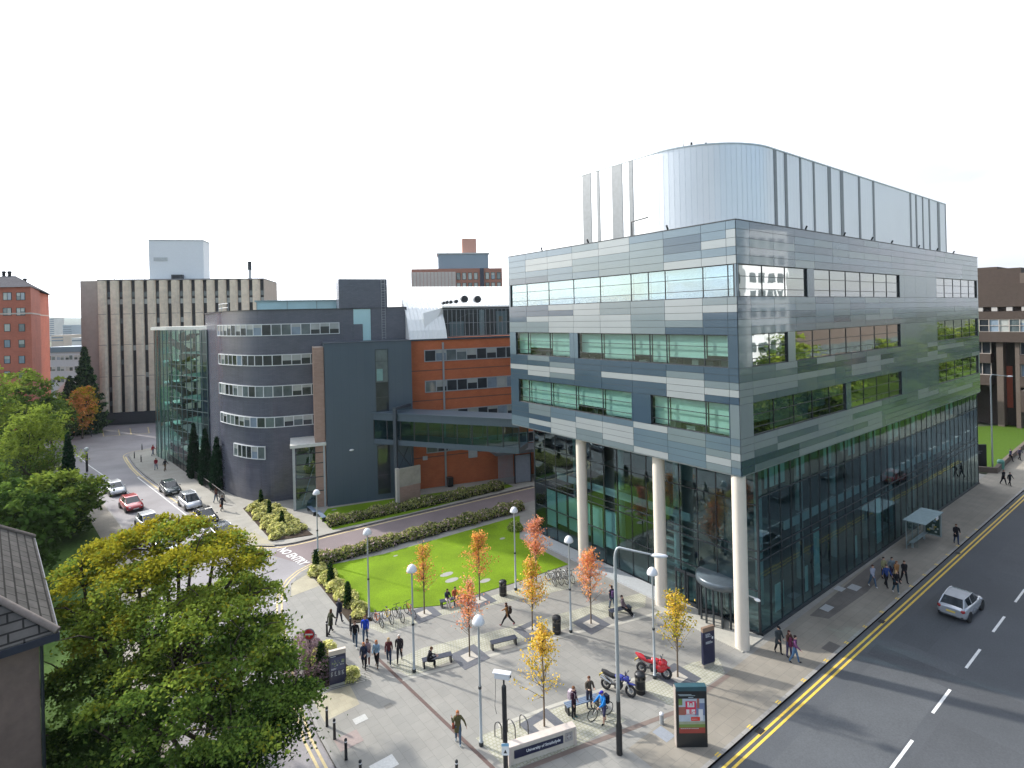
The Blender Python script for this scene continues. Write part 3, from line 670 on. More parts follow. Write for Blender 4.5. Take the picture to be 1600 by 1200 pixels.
def fill_bed(poly, step, label, group):
    xs = [p[0] for p in poly]; y_ = [p[1] for p in poly]; k = 0
    y = min(y_)
    while y < max(y_):
        x = min(xs)+(k % 2)*step/2
        while x < max(xs):
            q = (x+random.uniform(-.2,.2), y+random.uniform(-.2,.2))
            if inside(q, poly):
                o = link('golden_shrub', SHR[random.randrange(5)], None, (q[0],q[1],.03), random.uniform(0,6.28)); s = random.uniform(.75,1.2); o.scale = (s,s,s*random.uniform(.8,1.15)); tag(o, label, 'shrub', group)
            x += step
        y += step*.87; k += 1
fill_bed([G(x,y) for x,y in ((486,892),(515,929),(550,968),(578,966),(574,957),(556,937),(528,907),(509,886))], .98, 'low yellow-green shrub in the bed along the left end of the lawn', 'golden shrubs beside the lawn')
fill_bed([G(x,y) for x,y in ((386,797),(428,842),(445,838),(482,833),(438,800),(405,784))], 1.0, 'low yellow-green shrub in the bed outside the glass porch', 'golden shrubs outside the porch')
for (px, py, lab) in ((494,893,'small dark cone conifer nearest the service road in the lawn bed'), (517,916,'small dark cone conifer in the middle of the lawn bed'), (544,948,'small dark cone conifer nearest the bicycles in the lawn bed'),
                      (421,808,'small dark cone conifer nearer the porch in the porch bed'), (441,826,'small dark cone conifer nearer the street in the porch bed'), (408,790,'smallest dark cone conifer at the far end of the porch bed'), (502,1052,'small cone conifer behind the blue map sign')):
    conifer('cone_conifer', lab, G(px,py), 1.75, .3, px, [L_CONI, L_DEEP], 700, .12, 'small cone conifers in the beds')
# planted corner by the map sign
slab('flower_bed_soil', [G(x,y) for x,y in ((468,1010),(486,1000),(560,1052),(548,1062),(480,1082))], -.05, .05, M_SOIL)
def bush(name, label, loc, r, h, mats, wts, seed, n=1600, leaf=.11):
    return tag(link(name, shrub_mesh(seed, mats, n, leaf, r, h, wts), None, (loc[0],loc[1],.03)), label, 'shrub')
bush('purple_shrub', 'purple twiggy shrub behind the no entry sign', G(478,1043), 1.35, 1.75, [L_PURP, mat_leaf('leaf_purple_pale', (0.38, 0.28, 0.3))], (.6,.4), 120, 3600, .09)
bush('purple_shrub', 'smaller dark purple shrub hard against the map sign', G(503,1060), .7, 1.1, [L_PURP, L_DEEP], (.6,.4), 121, 1200)
bush('golden_shrub', 'yellow-green shrub beside the purple shrub', G(506,1032), .8, 1.0, [L_LIME, L_LIM2], (.6,.4), 122)
bush('golden_shrub', 'yellow-green shrub at the right foot of the map sign', G(549,1060), .55, .7, [L_LIME, L_LIM2], (.6,.4), 123, 900)
bush('green_shrub', 'low green shrub by the glass wall on the lawn', G(806,828), .8, .7, [L_LIM2, L_MID], (.5,.5), 124, 900)
hedge('hedge', 'low bright green ground hedge behind the black railing by the curved wall', [G(352,757), G(372,765), G(398,772)], 1.6, .5, 83, 0, 3000, leaf=.16)
# ---------------------------------------------------------------- buildings
M_DARK = mat('dark_frame', (.022,.028,.034), .4, var=.1)
M_FRW = mat('pale_frame', (.50,.52,.52), .5, var=.06)
M_STEEL = mat('galvanised_steel', (.42,.44,.45), .45, .55, var=.1)
M_GLZ = mat_glass('curtain_glass', (.36,.53,.56), .07, 1.6, wob=.10, gloss=(.66,.86,.90))
M_GLW = mat_glass('window_glass', (.60,.76,.74), .12, 1.65, wob=.05)
M_GLR = mat_glass('road_window_glass', (.36,.46,.46), .30, 1.8, wob=.12)
M_GLS = mat_glass('sky_window_glass', (.5,.66,.68), .34, 1.6, wob=.10, gloss=(.66,.86,1.0))  # blue of the reflected sky put into the mirror tint
M_GLC = mat_glass('stair_glass', (.50,.80,.76), .10, 1.45, wob=.04)
M_BLIND = mat('blind_fabric', (.62,.78,.70), .8, var=.05)
M_INT = mat('interior_plaster', (.40,.42,.41), .9, var=.1); M_INTD = mat('interior_dark', (.05,.06,.062), .8, var=.2)
PD = mat('pane_dark', (.03,.036,.042), .05, spec=.9, var=.4, scale=.7); PM = mat('pane_mid', (.12,.15,.155), .06, spec=.9, var=.4, scale=.7)
PB = mat('pane_blind', (.38,.40,.38), .12, spec=.8, var=.2, scale=.9); PS = mat('pane_sky', (.22,.28,.34), .05, spec=1., var=.3, scale=.7)  # pane_sky has a reflected-sky blue put into its base colour
PANES = [PD, PM, PB, PS]
COAT = 1.65
T_L = mat('panel_pale', (.285,.315,.325), .28, .15, var=.035, coat=.45, scale=.4); T_G = mat('panel_green_grey', (.155,.20,.22), .24, .25, var=.04, coat=.6, scale=.4)
T_M = mat('panel_mid_blue', (.112,.165,.208), .22, .25, var=.04, coat=.7, scale=.4); T_D = mat('panel_dark_blue', (.05,.085,.125), .18, .25, var=.05, coat=.8, scale=.4)
for m_ in (T_L, T_G, T_M, T_D):
    b_ = next(n for n in m_.node_tree.nodes if n.type == 'BSDF_PRINCIPLED'); b_.inputs['Coat IOR'].default_value = COAT
def window(parent, fn, u0, u1, z0, z1, us=(), zs=(), fm=None, pm=None, fw=.07, d0=-.02, d1=.06, dp=.02, name='window', wts=(.35,.3,.2,.15), fine=False):
    """a frame with mullions at us and transoms at zs; its panes are a sub-part"""
    fm = fm or M_FRW; mb = MB()
    ee = [u0-fw]+list(us)+[u1+fw] if fine else [u0-fw, u1+fw]
    for a, b in zip(ee[:-1], ee[1:]): mb.obox(fn, a, b, z1, z1+fw, d0, d1); mb.obox(fn, a, b, z0-fw, z0, d0, d1)
    for a, b in ((u0-fw, u0), (u1, u1+fw)): mb.obox(fn, a, b, z0, z1, d0, d1)
    for u in us: mb.obox(fn, u-fw/2, u+fw/2, z0, z1, d0, d1-.006)
    for z in zs: mb.obox(fn, u0, u1, z-fw*.4, z+fw*.4, d0, d1-.012)
    f = mb.build(name, fm, parent)
    mb = MB(); e = [u0]+list(us)+[u1]; h = [z0]+list(zs)+[z1]
    if isinstance(pm, list):
        for a, b in zip(e[:-1], e[1:]):
            k = random.choices(range(len(pm)), wts)[0]
            mb.quad(fn(a,z0,dp), fn(b,z0,dp), fn(b,z1,dp), fn(a,z1,dp), k)
            if random.random() < .35: zz = z0+(z1-z0)*random.uniform(.4,.8); mb.quad(fn(a,zz,dp+.004), fn(b,zz,dp+.004), fn(b,z1,dp+.004), fn(a,z1,dp+.004), 2)
        mb.build('pane', pm, f, fix=False)
    else:
        for a, b in zip(e[:-1], e[1:]): mb.quad(fn(a,z0,dp), fn(b,z0,dp), fn(b,z1,dp), fn(a,z1,dp))
        mb.build('pane', pm or M_GLW, f, fix=False)
    return f
def split(a, b, n): return [a+(b-a)*k/n for k in range(1, n)]
def cut(u0, u1, z0, z1, ops):
    """pieces of a row left over by the openings"""
    iv = [(u0, u1)]
    for (a, b, c, d) in ops:
        if c < z1-1e-6 and d > z0+1e-6:
            nv = []
            for (s, e) in iv:
                if b <= s or a >= e: nv.append((s,e)); continue
                if a > s: nv.append((s,a))
                if b < e: nv.append((b,e))
            iv = nv
    return [q for q in iv if q[1]-q[0] > .03]
def clad(parent, fn, w, rows, joints, ops, tone, name):
    back = MB(); pan = MB()
    for (z0, z1, r) in rows:
        for (a, b) in cut(0, w, z0, z1, ops): back.obox(fn, a, b, z0, z1, -.25, 0)
        for k in range(len(joints)-1):
            for (a, b) in cut(joints[k], joints[k+1], z0, z1, ops):
                pan.obox(fn, a+.012, b-.012, z0+.012, z1-.012, .002, .035, tone(k, r))
    back.build('wall', M_DARK, parent); return pan.build(name, [T_L, T_G, T_M, T_D], parent)
mbld = thing('university_building', 'large glass and grey panel building on round columns with a silver rooftop drum', 'building', (0,0,0))
fp = lambda u, z, d: (-d, u, z)
fr = lambda u, z, d: (u, -d, z)
ROWS = []; 
for (a, b, n) in ((24.5,27.25,5),(22.42,24.5,1),(20.0,22.42,5),(17.9,20.0,1),(15.6,17.9,5),(13.45,15.6,1),(11.15,13.45,5)):
    for k in range(n): ROWS.append((b-(b-a)*(k+1)/n, b-(b-a)*k/n))
# tones row by row, columns from the far left end to the corner
PT = ["MMMGLMMMM","MLLLLGDML","MLLGGGDLL","MMMGGGMMM","DDMMGGLLL", "MMMMMMMMM",
      "DDLLGGLGG","DDDLGGLLL","DLLLLGLDD","GGLLLGGDD","GGLLLGDDD", "MMMMMMMMD",
      "DGDDDDDDD","DDGDDDGDD","LLLDLLLGG","DLGDDDLLL","DDDDDDLDD", "DDDDDDDDG",
      "DGMMMLGMM","DGMLLMGMG","DDLLLMMGL","MLLGLMMLG","MDLGGLMGM"]
jp = [0,.66,2.47,5.5,8.6,11.75,14.8,17.97,21.04,23.7]
TI = {'L':0,'G':1,'M':2,'D':3}
opsP = [(.14,23.45,22.42,24.5),(15.35,22.75,17.9,20.0),(.72,14.33,17.9,20.0),(8.72,22.47,13.45,15.6),(.73,6.92,13.45,15.6)]
opsR = [(.14,9.28,22.42,24.5),(10.36,27.35,22.42,24.5),(37.6,52.2,22.42,24.5),(1.6,6.27,17.9,20.0),(7.3,27.3,17.9,20.0),(37.6,52.2,17.9,20.0),(1.53,15.4,13.45,15.6),(16.3,27.35,13.45,15.6),(37.7,52.2,13.45,15.6)]
rowsP = [(a,b,i) for i, (a,b) in enumerate(ROWS)]
clad(mbld, fp, 23.7, rowsP, jp, opsP, lambda k, r: TI[PT[r][8-k]], 'plaza_cladding')
WR = 52.6; jr = [0,1.55,4.5]+[4.5+3.0*k for k in range(1,16)]+[WR]
rt = random.Random(5); RT_ = {}
def toneR(k, r):
    if (k, r) not in RT_:
        p = RT_.get((k, r-1)); q = RT_.get((k-1, r)); x = rt.random()
        RT_[(k,r)] = q if (q is not None and x < .38) else p if (p is not None and x < .5) else rt.choices((0,1,2,3), (.16,.34,.26,.24))[0]
    return RT_[(k,r)]
clad(mbld, fr, WR, rowsP, jr, opsR, toneR, 'road_cladding')
def strip_window(fn, op, us, glass, blinds, lowgap=.5):
    u0, u1, z0, z1 = op
    f = window(mbld, fn, u0+.05, u1-.05, z0+.05, z1-.05, us, (z0+.5, z0+1.32), M_DARK, glass, .05, -.16, -.06, -.10)
    if blinds:
        mb = MB(); e = [u0]+list(us)+[u1]; rb = random.Random(int(u0*100+z0))
        for a, b in zip(e[:-1], e[1:]):
            lo = z0+rb.choice((.08,.12,.5,.55,.7)) if rb.random() < .85 else z0+1.2
            mb.obox(fn, a+.06, b-.06, lo, z1-.02, -.40, -.38)
        mb.build('blind', M_BLIND, f)
for i, op in enumerate(opsP):
    us = [j for j in jp if op[0]+.3 < j < op[1]-.3]
    if op[1] > 9 and op[0] < 6.5: us.append(6.98)
    strip_window(fp, op, sorted(us), M_GLS if i == 0 else M_GLW, True)
for i, op in enumerate(opsR):
    n = max(2, round((op[1]-op[0])/2.7)); strip_window(fr, op, split(op[0], op[1], n), M_GLR, i in (3,6))
# far end wall, roof slab, soffit, floors and core behind the windows
mb = MB(); mb.box(52.35,52.6,.25,23.45,11.15,27.25); mb.box(.25,52.35,23.45,23.7,11.15,27.25); mb.build('rear_wall', M_DARK, mbld)
mb = MB(); mb.box(.25,52.35,.25,23.45,26.5,26.8); mb.build('roof', mat('roof_membrane', (.3,.31,.31), .8), mbld)
mb = MB(); mb.box(.02,52.58,.02,23.68,11.06,11.16); mb.build('soffit', mat('soffit_panel', (.20,.23,.24), .4, .2), mbld)
mb = MB()
for (a, b) in ((11.17,12.6),(15.68,17.0),(20.08,21.5),(24.55,25.2)): mb.box(.3,52.3,.3,23.4,a,b)
mb.build('floor_slab', M_INT, mbld)
mb = MB()
for (a, b) in ((12.6,15.68),(17.0,20.08),(21.5,24.55)): mb.box(5.5,48,5.5,18.5,a,b)
mb.build('core_wall', mat('core_wall', (.16,.19,.185), .8, var=.3, scale=.3), mbld)
mb = MB()
for op in opsP+opsR:
    fn = fp if op in opsP else fr; rb = random.Random(int(op[0]*31+op[2]))
    u = op[0]+.4
    while u < op[1]-.8:
        s = rb.uniform(.3,.9); mb.obox(fn, u, u+s, op[2]-.85, op[2]+rb.uniform(.05,.4), -1.4, -.75, rb.randrange(3)); u += s+rb.uniform(.3,1.4)
mb.build('desks', [M_INTD, mat('desk_pale', (.5,.5,.46), .6), mat('desk_mid', (.2,.22,.2), .6)], mbld)
# parapet cap
mb = MB(); mb.obox(fp, -.04, 23.74, 27.25, 27.31, -.3, .06); mb.obox(fr, .3, 52.64, 27.25, 27.31, -.3, .06); mb.build('parapet_cap', M_DARK, mbld)
# rooftop drum
RC = 6.2; PX0, PY0, PX1, PY1, PZ = 2.0, 2.0, 49.0, 22.5, 33.6
path = [(PX0, PY1-2)]+[(PX0, y) for y in np.linspace(PY1-4, PY0+RC, 14)]
path += [(PX0+RC-RC*math.cos(a), PY0+RC-RC*math.sin(a)) for a in np.linspace(0, PI/2, 25)[1:]]
path += [(x, PY0) for x in np.linspace(PX0+RC+1, PX1, 40)]
M_SILV = mat('silver_cladding', (.76,.775,.79), .36, .5, var=.03, scale=.3, spec=.5); M_SILD = mat('dark_rib_panel', (.20,.215,.225), .45, .3)
poly = path+[(PX1, PY1),(PX0+2, PY1)]
mb = MB().prism(poly, 26.8, PZ, 0, 0); plant = mb.build('plant_room', M_SILV, mbld)
mb = MB()
for i, p in enumerate(path[1:-1]):
    q = path[i+2]; t = Vector((q[0]-p[0], q[1]-p[1])); L = t.length; t.normalize(); nrm = Vector((t.y, -t.x))*-1
    nrm = Vector((p[0]-26, p[1]-12)) if False else Vector((-t.y, t.x)); c = Vector((26-p[0], 12-p[1]))
    if nrm.dot(c) > 0: nrm = -nrm
    for f_ in ((0,.5) if L > .8 else (0,)):
        o_ = Vector(p)+t*L*f_
        mb.add([tuple(o_+nrm*.006)+(26.9,), tuple(o_+t*.03+nrm*.006)+(26.9,), tuple(o_+t*.03+nrm*.006)+(PZ-.02,), tuple(o_+nrm*.006)+(PZ-.02,)], [(0,1,2,3)])
mb.build('panel_joint', mat('joint_grey', (.68,.71,.74), .5, .3), plant, fix=False)
for (a, b) in ((8.8,9.2),(10.4,10.8),(12.8,13.1),(15.1,15.4),(17.8,18.4),(20.2,20.8),(24,24.4),(27.3,27.7),(37.1,37.5),(38.8,39.2),(40.9,41.2),(43,43.4),(45.9,46.7),(48.8,48.99)): MB().obox(fr, a, b, 26.85, PZ-.01, -2.02, -1.97).build('cladding_stripe', M_SILD, plant)
for (a, b) in ((14.4,15.4),(13.4,13.7),(10.9,12.0),(9.8,10.2)): MB().obox(fp, a, b, 26.85, PZ-.01, -2.02, -1.97).build('cladding_stripe', M_SILD, plant)
mb = MB(); ribbon(mb, path, -.05, .12, PZ, 0, PZ+.1); mb.build('coping', mat('coping', (.55,.60,.62), .4, .4), plant)
mb = MB()
for (x, y, r, h) in ((4.6,6.2,.16,.9),(4.9,6.0,.2,.7),(5.6,5.6,.14,.9),(4.2,6.6,.03,1.2),(30,3,.3,.4)): mb.lathe([(r,PZ),(r,PZ+h*.6),(r*.6,PZ+h*.7),(r*.6,PZ+h)], 8, (x,y,0))
mb.build('roof_vent', M_DARK, plant)
mb = MB()
for x in (9.5,16,21.5,26,33,38.5,44): MB().tube([(x,.15,27.3),(x,.0,27.62)], .07, 6).build('parapet_light', M_DARK, mbld)
for y in (5.2,13,18.8): MB().tube([(.15,y,27.3),(0,y,27.65)], .07, 6).build('parapet_light', M_DARK, mbld)
MB().tube([(.2,8.5,27.3),(.2,8.5,28.4),(.2,7.0,28.5)], .06, 6).build('davit', M_DARK, mbld)
# columns
M_COL = mat('cream_column', (.66,.60,.52), .55, var=.04, scale=.8)
for (x, y) in ((.5,.5),(.9,7.1),(.9,15.2)):
    mb = MB(); 
    for a, b in ((0,3.7),(3.72,7.4),(7.42,11.06)): mb.lathe([(.44,a),(.44,b)], 28, (x,y,0))
    mb.lathe([(.43,0),(.43,11.05)], 20, (x,y,0)); mb.build('column', M_COL, mbld)
# glazed ground floors
GX = 2.6; GY = .42; GE = 23.5
mb = MB(); 
gp = lambda u, z, d: (GX-d, u, z)
gr = lambda u, z, d: (u, GY-d, z)
mb = MB(); mb.quad((GX,GY,.15),(GX,GE,.15),(GX,GE,11.06),(GX,GY,11.06)); mb.quad((GX,GY,.15),(53,GY,.15),(53,GY,11.06),(GX,GY,11.06)); mb.build('curtain_glass', M_GLZ, mbld, fix=False)
mb = MB()
for k in range(16): u = GY+.02+(GE-GY)*k/15; mb.obox(gp, u-.024, u+.024, .1, 11.05, -.12, .035)
for k in range(35): u = GX+(53-GX)*k/34; mb.obox(gr, u-.026, u+.026, .1, 11.05, -.12, .03)
for z in (.15,2.9,5.0,5.55,8.6): mb.obox(gp, GY+.05, GE, z-.03, z+.03, -.1, .04)
for z in (.15,4.9,5.5,9.1): mb.obox(gr, GX+.06, 53, z-.03, z+.03, -.1, .04)
mb.obox(gr, GX+.1, 53, .0, .13, -.15, .1); mb.obox(gp, GY+.1, 1.3, .0, .13, -.15, .1); mb.obox(gp, 5.2, GE, .0, .13, -.15, .1)
mb.build('curtain_frame', M_DARK, mbld)
mb = MB(); mb.box(53,53.2,.42,23.5,0,11.06); mb.box(GX,53,23.5,23.7,0,11.06); mb.build('side_wall', M_DARK, mbld)
mb = MB(); mb.box(GX+.2,52.9,GY+.2,23.3,.01,.03); mb.box(5.2,52.8,7.5,23.2,5.0,5.45); mb.box(9,52.8,2.0,7.5,5.0,5.45); mb.build('interior_floor', mat('interior_floor', (.22,.23,.22), .5, var=.1), mbld)
mb = MB(); mb.box(5.1,5.2,7.5,23.2,4.95,5.6); mb.box(9,52.8,1.9,2.0,4.95,5.6); mb.build('floor_edge', mat('white_edge', (.66,.67,.64), .6), mbld)
mb = MB()
for k in range(8): mb.lathe([(.28,.03),(.28,11)], 12, (6.5+6.2*k,2.6,0))
for k in range(3): mb.lathe([(.28,.03),(.28,11)], 12, (6.2,9.5+6*k,0))
mb.build('interior_column', mat('interior_column', (.50,.54,.52), .6), mbld)
mb = MB(); mb.box(13,50,9,9.2,.03,11); mb.box(12.8,13,9,22,.03,11); mb.build('interior_wall', mat('interior_wall', (.20,.26,.245), .8, var=.35, scale=.35), mbld)
mb = MB()
for u in (13.2,14.8,16.3,17.9,19.4,20.9): mb.obox(gp, u+.08, u+1.4, random.uniform(1.1,1.8), 4.6, -.38, -.35)
for k in (1,2,4,7,9,10,13,16,17,20,24,27,28): u = GX+(53-GX)*k/34; mb.obox(gr, u+.1, u+1.35, 9.3 if k % 3 else 9.9, 10.9, -.38, -.35)
for k in (2,5,6,11,14,19,23,29): u = GX+(53-GX)*k/34; mb.obox(gr, u+.1, u+(.5 if k % 2 else 1.3), .3, random.choice((2.2,4.6)), -.6, -.57)
mb.build('ground_blind', M_BLIND, mbld)
mb = MB(); 
for k in range(9): mb.box(5.3+.34*k,5.62+.34*k,8.5,11.5,.1+.52*k,.25+.52*k)
mb.build('interior_stair', mat('stair_pale', (.5,.5,.46), .6), mbld)
mb = MB(); mb.box(1.0,2.48,7.4,23.6,0,.16); mb.build('plinth', mat('granite_plinth', (.40,.42,.43), .7, var=.1, scale=6.), mbld)
mb = MB(); mb.box(.0,2.55,.2,7.2,0,.05); mb.build('entrance_step', M_STRIP, mbld)
# revolving door
rd = MB(); c = (2.75,3.25); rd.lathe([(1.62,2.55),(1.78,2.6),(1.8,2.95),(1.7,3.06),(.05,3.12)], 36, c+(0,)); door = rd.build('revolving_door', mat('door_canopy', (.10,.125,.145), .3, .3), mbld)
mb = MB()
for k in range(10):
    a = PI/2+PI*k/9*1.0; mb.box(c[0]+1.6*math.cos(a)-.05, c[0]+1.6*math.cos(a)+.05, c[1]+1.6*math.sin(a)-.05, c[1]+1.6*math.sin(a)+.05, .05, 2.56)
for k in range(4):
    a = .5+PI/2*k; dx, dy = math.cos(a), math.sin(a)
    for (s0, s1, z0, z1) in ((.1,1.5,.08,.28),(.1,1.5,2.3,2.5),(1.42,1.54,.28,2.3),(.06,.16,.28,2.3)):
        q = [(c[0]+dx*s0-dy*.03,c[1]+dy*s0+dx*.03),(c[0]+dx*s1-dy*.03,c[1]+dy*s1+dx*.03),(c[0]+dx*s1+dy*.03,c[1]+dy*s1-dx*.03),(c[0]+dx*s0+dy*.03,c[1]+dy*s0-dx*.03)]
        mb.prism(q, z0, z1)
mb.build('door_leaf', M_DARK, door)
mb = MB()
for y0 in (5.0,6.0): 
    mb.box(2.3,2.42,y0,y0+.1,.05,2.4); mb.box(2.3,2.42,y0+.8,y0+.9,.05,2.4); mb.box(2.3,2.42,y0+.1,y0+.8,2.2,2.4); mb.box(2.3,2.42,y0+.1,y0+.8,.05,.3)
mb.build('side_door', M_DARK, mbld)
mb = MB(); mb.tube([(.9,.3,3.3),(.75,-.3,3.4)], .04, 6); mb.ball((.72,-.45,3.35), (.13,.22,.1)); mb.build('wall_camera', mat('camera_white', (.75,.75,.74), .4), mbld)

# ------------- second group, turned 16 degrees
A2 = -R(16); O2 = (-10.79, 45.16, 0); e2 = (math.cos(A2), math.sin(A2))
def L2(x, y): return (O2[0]+x*e2[0]-y*e2[1], O2[1]+x*e2[1]+y*e2[0])
def loc2(p): dx = p[0]-O2[0]; dy = p[1]-O2[1]; return (dx*e2[0]+dy*e2[1], -dx*e2[1]+dy*e2[0])
def along(path, side=-1):
    P = [Vector(p[:2]) for p in path]; cum = [0]
    for a, b in zip(P[:-1], P[1:]): cum.append(cum[-1]+(b-a).length)
    nrm = []
    for i in range(len(P)):
        t = P[min(i+1,len(P)-1)]-P[max(i-1,0)]; t.normalize(); nrm.append(Vector((-t.y, t.x))*(-side))
    def fn(u, z, d):
        k = 0
        while k < len(P)-2 and u > cum[k+1]: k += 1
        f = (u-cum[k])/(cum[k+1]-cum[k]); f = max(0, min(1, f)) if k not in (0, len(P)-2) else f
        p = P[k]*(1-f)+P[k+1]*f+(nrm[k]*(1-f)+nrm[k+1]*f)*d
        return (p.x, p.y, z)
    return fn, cum
gb = thing('grey_brick_building', 'dark grey glazed brick building with a rounded corner and pale window bands', 'building', O2, A2)
M_GBR = mat_brick('blue_grey_brick', (.082,.089,.120), (.10,.106,.14), (.066,.07,.088), .44, .15, .012, .26, .14, .5, 'WALL', bump=.15, spec=.7)
cpath = smooth_poly([(-15.4,25),(-13.9,19.5),(-12.5,13.2),(-10.65,9.6),(-8.8,6.8),(-7.2,5.35),(-5.6,4.72),(-3.5,4.7),(0,4.7)], 2)+[(3,4.7),(6,4.7),(10.5,4.7)]
mb = MB().prism(cpath+[(10.5,28),(-15,42)], 0, 22.96); wall = mb.build('wall', M_GBR, gb, fix=True)
fn, cum = along(cpath, 1)
UL = cum[-1]
def u_of_x(x): return UL-(10.5-x) if x > -3.4 else None
u_end = u_of_x(2.0); u_mid = u_of_x(-.3)
def band(z0, z1, ua, ub, n): window(gb, fn, ua, ub, z0, z1, split(ua, ub, n), (), mat('white_frame', (.66,.68,.68), .5, var=.05), PANES, .085, -.1, .16, .10, fine=True, wts=(.5,.36,.05,.09))
u0 = next(u for u, p in zip(cum, cpath) if p[1] < 13.4)
band(19.95,21.2,u0-.3,u_end,17); band(16.33,17.5,u0,u_mid,15); band(12.56,13.79,u0,u_mid,15); band(8.93,10.05,u0+.3,u_mid,15)
band(5.15,6.55,u0+4.2,u_of_x(-3.3)-3.5,6)
mb = MB(); ribbon(mb, cpath, -.25, .04, 22.96, 0, 23.02); mb.build('parapet_cap', M_DARK, gb)
mb = MB(); mb.box(2.1,8.06,4.72,9.5,23.0,26.7); ta = mb.build('roof_tower', M_GBR, gb)
mb = MB()
for x in (7.3,7.75): mb.tube([(x,4.55,19),(x,4.55,28.2)], .03, 5)
for k in range(28): mb.tube([(7.3,4.55,19.2+.33*k),(7.75,4.55,19.2+.33*k)], .02, 4)
for z in (25.2,26,26.8,27.6,28.2): mb.tube([(7.3,4.55,z),(7.25,4.0,z),(7.8,4.0,z),(7.75,4.55,z)], .02, 4)
mb.tube([(3,5,26.7),(3,5,28.2)], .03, 4); mb.build('ladder', M_STEEL, ta)
mb = MB(); mb.box(5.95,10.5,4.55,5.2,18.9,23.1); mb.build('lift_block', M_GBR, gb)
M_ICE = mat('translucent_glass', (.42,.66,.68), .12, spec=.8, var=.12, scale=.3)
mb = MB(); mb.box(3.8,5.9,4.62,4.76,18.9,22.9); mb.build('stair_light', M_ICE, gb)
mb = MB(); mb.box(3.8,4.9,4.58,4.64,18.9,21.0); mb.build('stair_wall', M_GBR, gb)
lan = MB().box(-7.6,3.0,10,16,22.9,24.15).build('roof_lantern', M_ICE, gb)
mb = MB(); mb.box(-7.8,3.2,9.8,16.2,24.15,24.3)
for x in (-7.6,-4,-.4,2.95): mb.box(x,x+.08,9.93,10.0,22.9,24.15)
mb.build('lantern_frame', mat('lantern_frame', (.25,.36,.36), .5), lan)
mb = MB()
for p in ((-13,17),(-12.4,14.5),(-11.3,11.6)): mb.tube([(p[0]+.3,p[1],23),(p[0]+.3,p[1],24.1)], .03, 4)
for z in (23.5,24.05): mb.tube([(-12.7,17,z),(-12.1,14.5,z),(-11,11.6,z)], .03, 4)
mb.build('roof_railing', M_STEEL, gb)
# blue metal slab
bs = thing('blue_panel_block', 'plain blue-grey metal panel block with one tall slot window', 'building', O2, A2)
M_BLU = mat_brick('blue_metal', (.068,.098,.125), (.073,.103,.13), (.055,.08,.10), .9, 20., .012, .42, .05, .2, 'WALL', bump=.05, spec=.5, offset=0.)
MB().box(0,10.1,0,4.5,0,18.8).build('wall', M_BLU, bs)
MB().box(-.05,10.15,-.05,4.5,18.8,18.92).build('parapet_cap', mat('slate_cap', (.045,.06,.075), .5), bs)
MB().box(-1.2,-.06,.35,4.4,0,18.45).build('brick_return', mat_brick('pink_brick', (.40,.26,.20), (.35,.22,.165), (.33,.27,.23), .44,.15,.012,.85,.12,.6,'WALL'), bs)
f2 = lambda u, z, d: (u, -d, z)
window(bs, f2, 5.8, 7.2, 10.4, 17.9, (), (12.2,14.0,16.5), M_DARK, [PD, PD, PM, PM], .06, -.02, .04, .02); window(bs, f2, 5.8, 7.2, .7, 6.4, (), (2.9,), M_DARK, [PD, PM, PD, PD], .06, -.02, .04, .02)
MB().box(5.9,6.6,-.03,-.026,14.2,15.6).build('slot_blind', mat('teal_blind', (.18,.32,.30), .4), bs)  # plain teal sheet over part of the slot window
mb = MB(); mb.ball((2.8,-.18,6.3), (.28,.14,.12)); mb.build('wall_lamp', mat('camera_white', (.75,.75,.74), .4), bs)
# orange block with vaulted white roof
ob = thing('orange_brick_building', 'orange brick block with grey window bands under a white vaulted roof', 'building', O2, A2)
M_ORB = mat_brick('orange_brick', (.52,.15,.06), (.48,.132,.052), (.40,.13,.06), .44,.15,.010,.85,.12,.5,'WALL', bump=.1)
MB().box(10.1,44,1.9,20,0,18.7).build('wall', M_ORB, ob)
f3_ = lambda u, z, d: (u, 1.9-d, z)
for (z0, z1) in ((16.1,17.4),(12.2,13.5),(8.35,9.65),(4.5,5.7)):
    window(ob, f3_, 12.2, 30, z0, z1, split(12.2,30,13), (), mat('grey_frame', (.33,.36,.38), .5), PANES, .11, -.02, .07, .03, wts=(.5,.3,.1,.1))
mb = MB()
for z in (14.9,11.1,7.2,3.9): mb.obox(f3_, 10.15, 44, z-.06, z+.06, .0, .012)
mb.build('dark_course', mat('dark_course', (.15,.075,.055), .8), ob)
mb = MB(); mb.obox(f3_, 14.4, 14.62, 0, 18.4, .07, .24); mb.build('downpipe', mat('pipe_grey', (.30,.32,.33), .5), ob)
mb = MB(); mb.obox(f3_, 11.6, 12.2, 3.6, 4.1, 0, .06); mb.build('wall_vent', mat('vent_grey', (.42,.45,.47), .5), ob); mb = MB(); mb.obox(f3_, 17.6, 18.8, 3.2, 4.4, .0, .08); mb.build('wall_vent', mat('vent_grey', (.42,.45,.47), .5), ob)
mb = MB(); mb.obox(f3_, 10.1, 44, 18.7, 18.9, -.4, .12); mb.build('eaves', mat('slate_cap', (.05,.06,.07), .5), ob)
M_WRF = mat('white_metal_roof', (.80,.81,.79), .45, .15, var=.03)
prof = [(1.75,18.9),(2.2,20.0),(3.2,21.4),(4.8,22.9),(7,24.2),(10,25.3),(14,26.1),(20,26.5)]
mb = MB()
for (a, b) in zip(prof[:-1], prof[1:]): xe = 15.1 if b[0] < 5 else 44; mb.add([(10.3,a[0],a[1]),(xe,a[0],a[1]),(xe,b[0],b[1]),(10.3,b[0],b[1])], [(0,1,2,3)], 0, True)
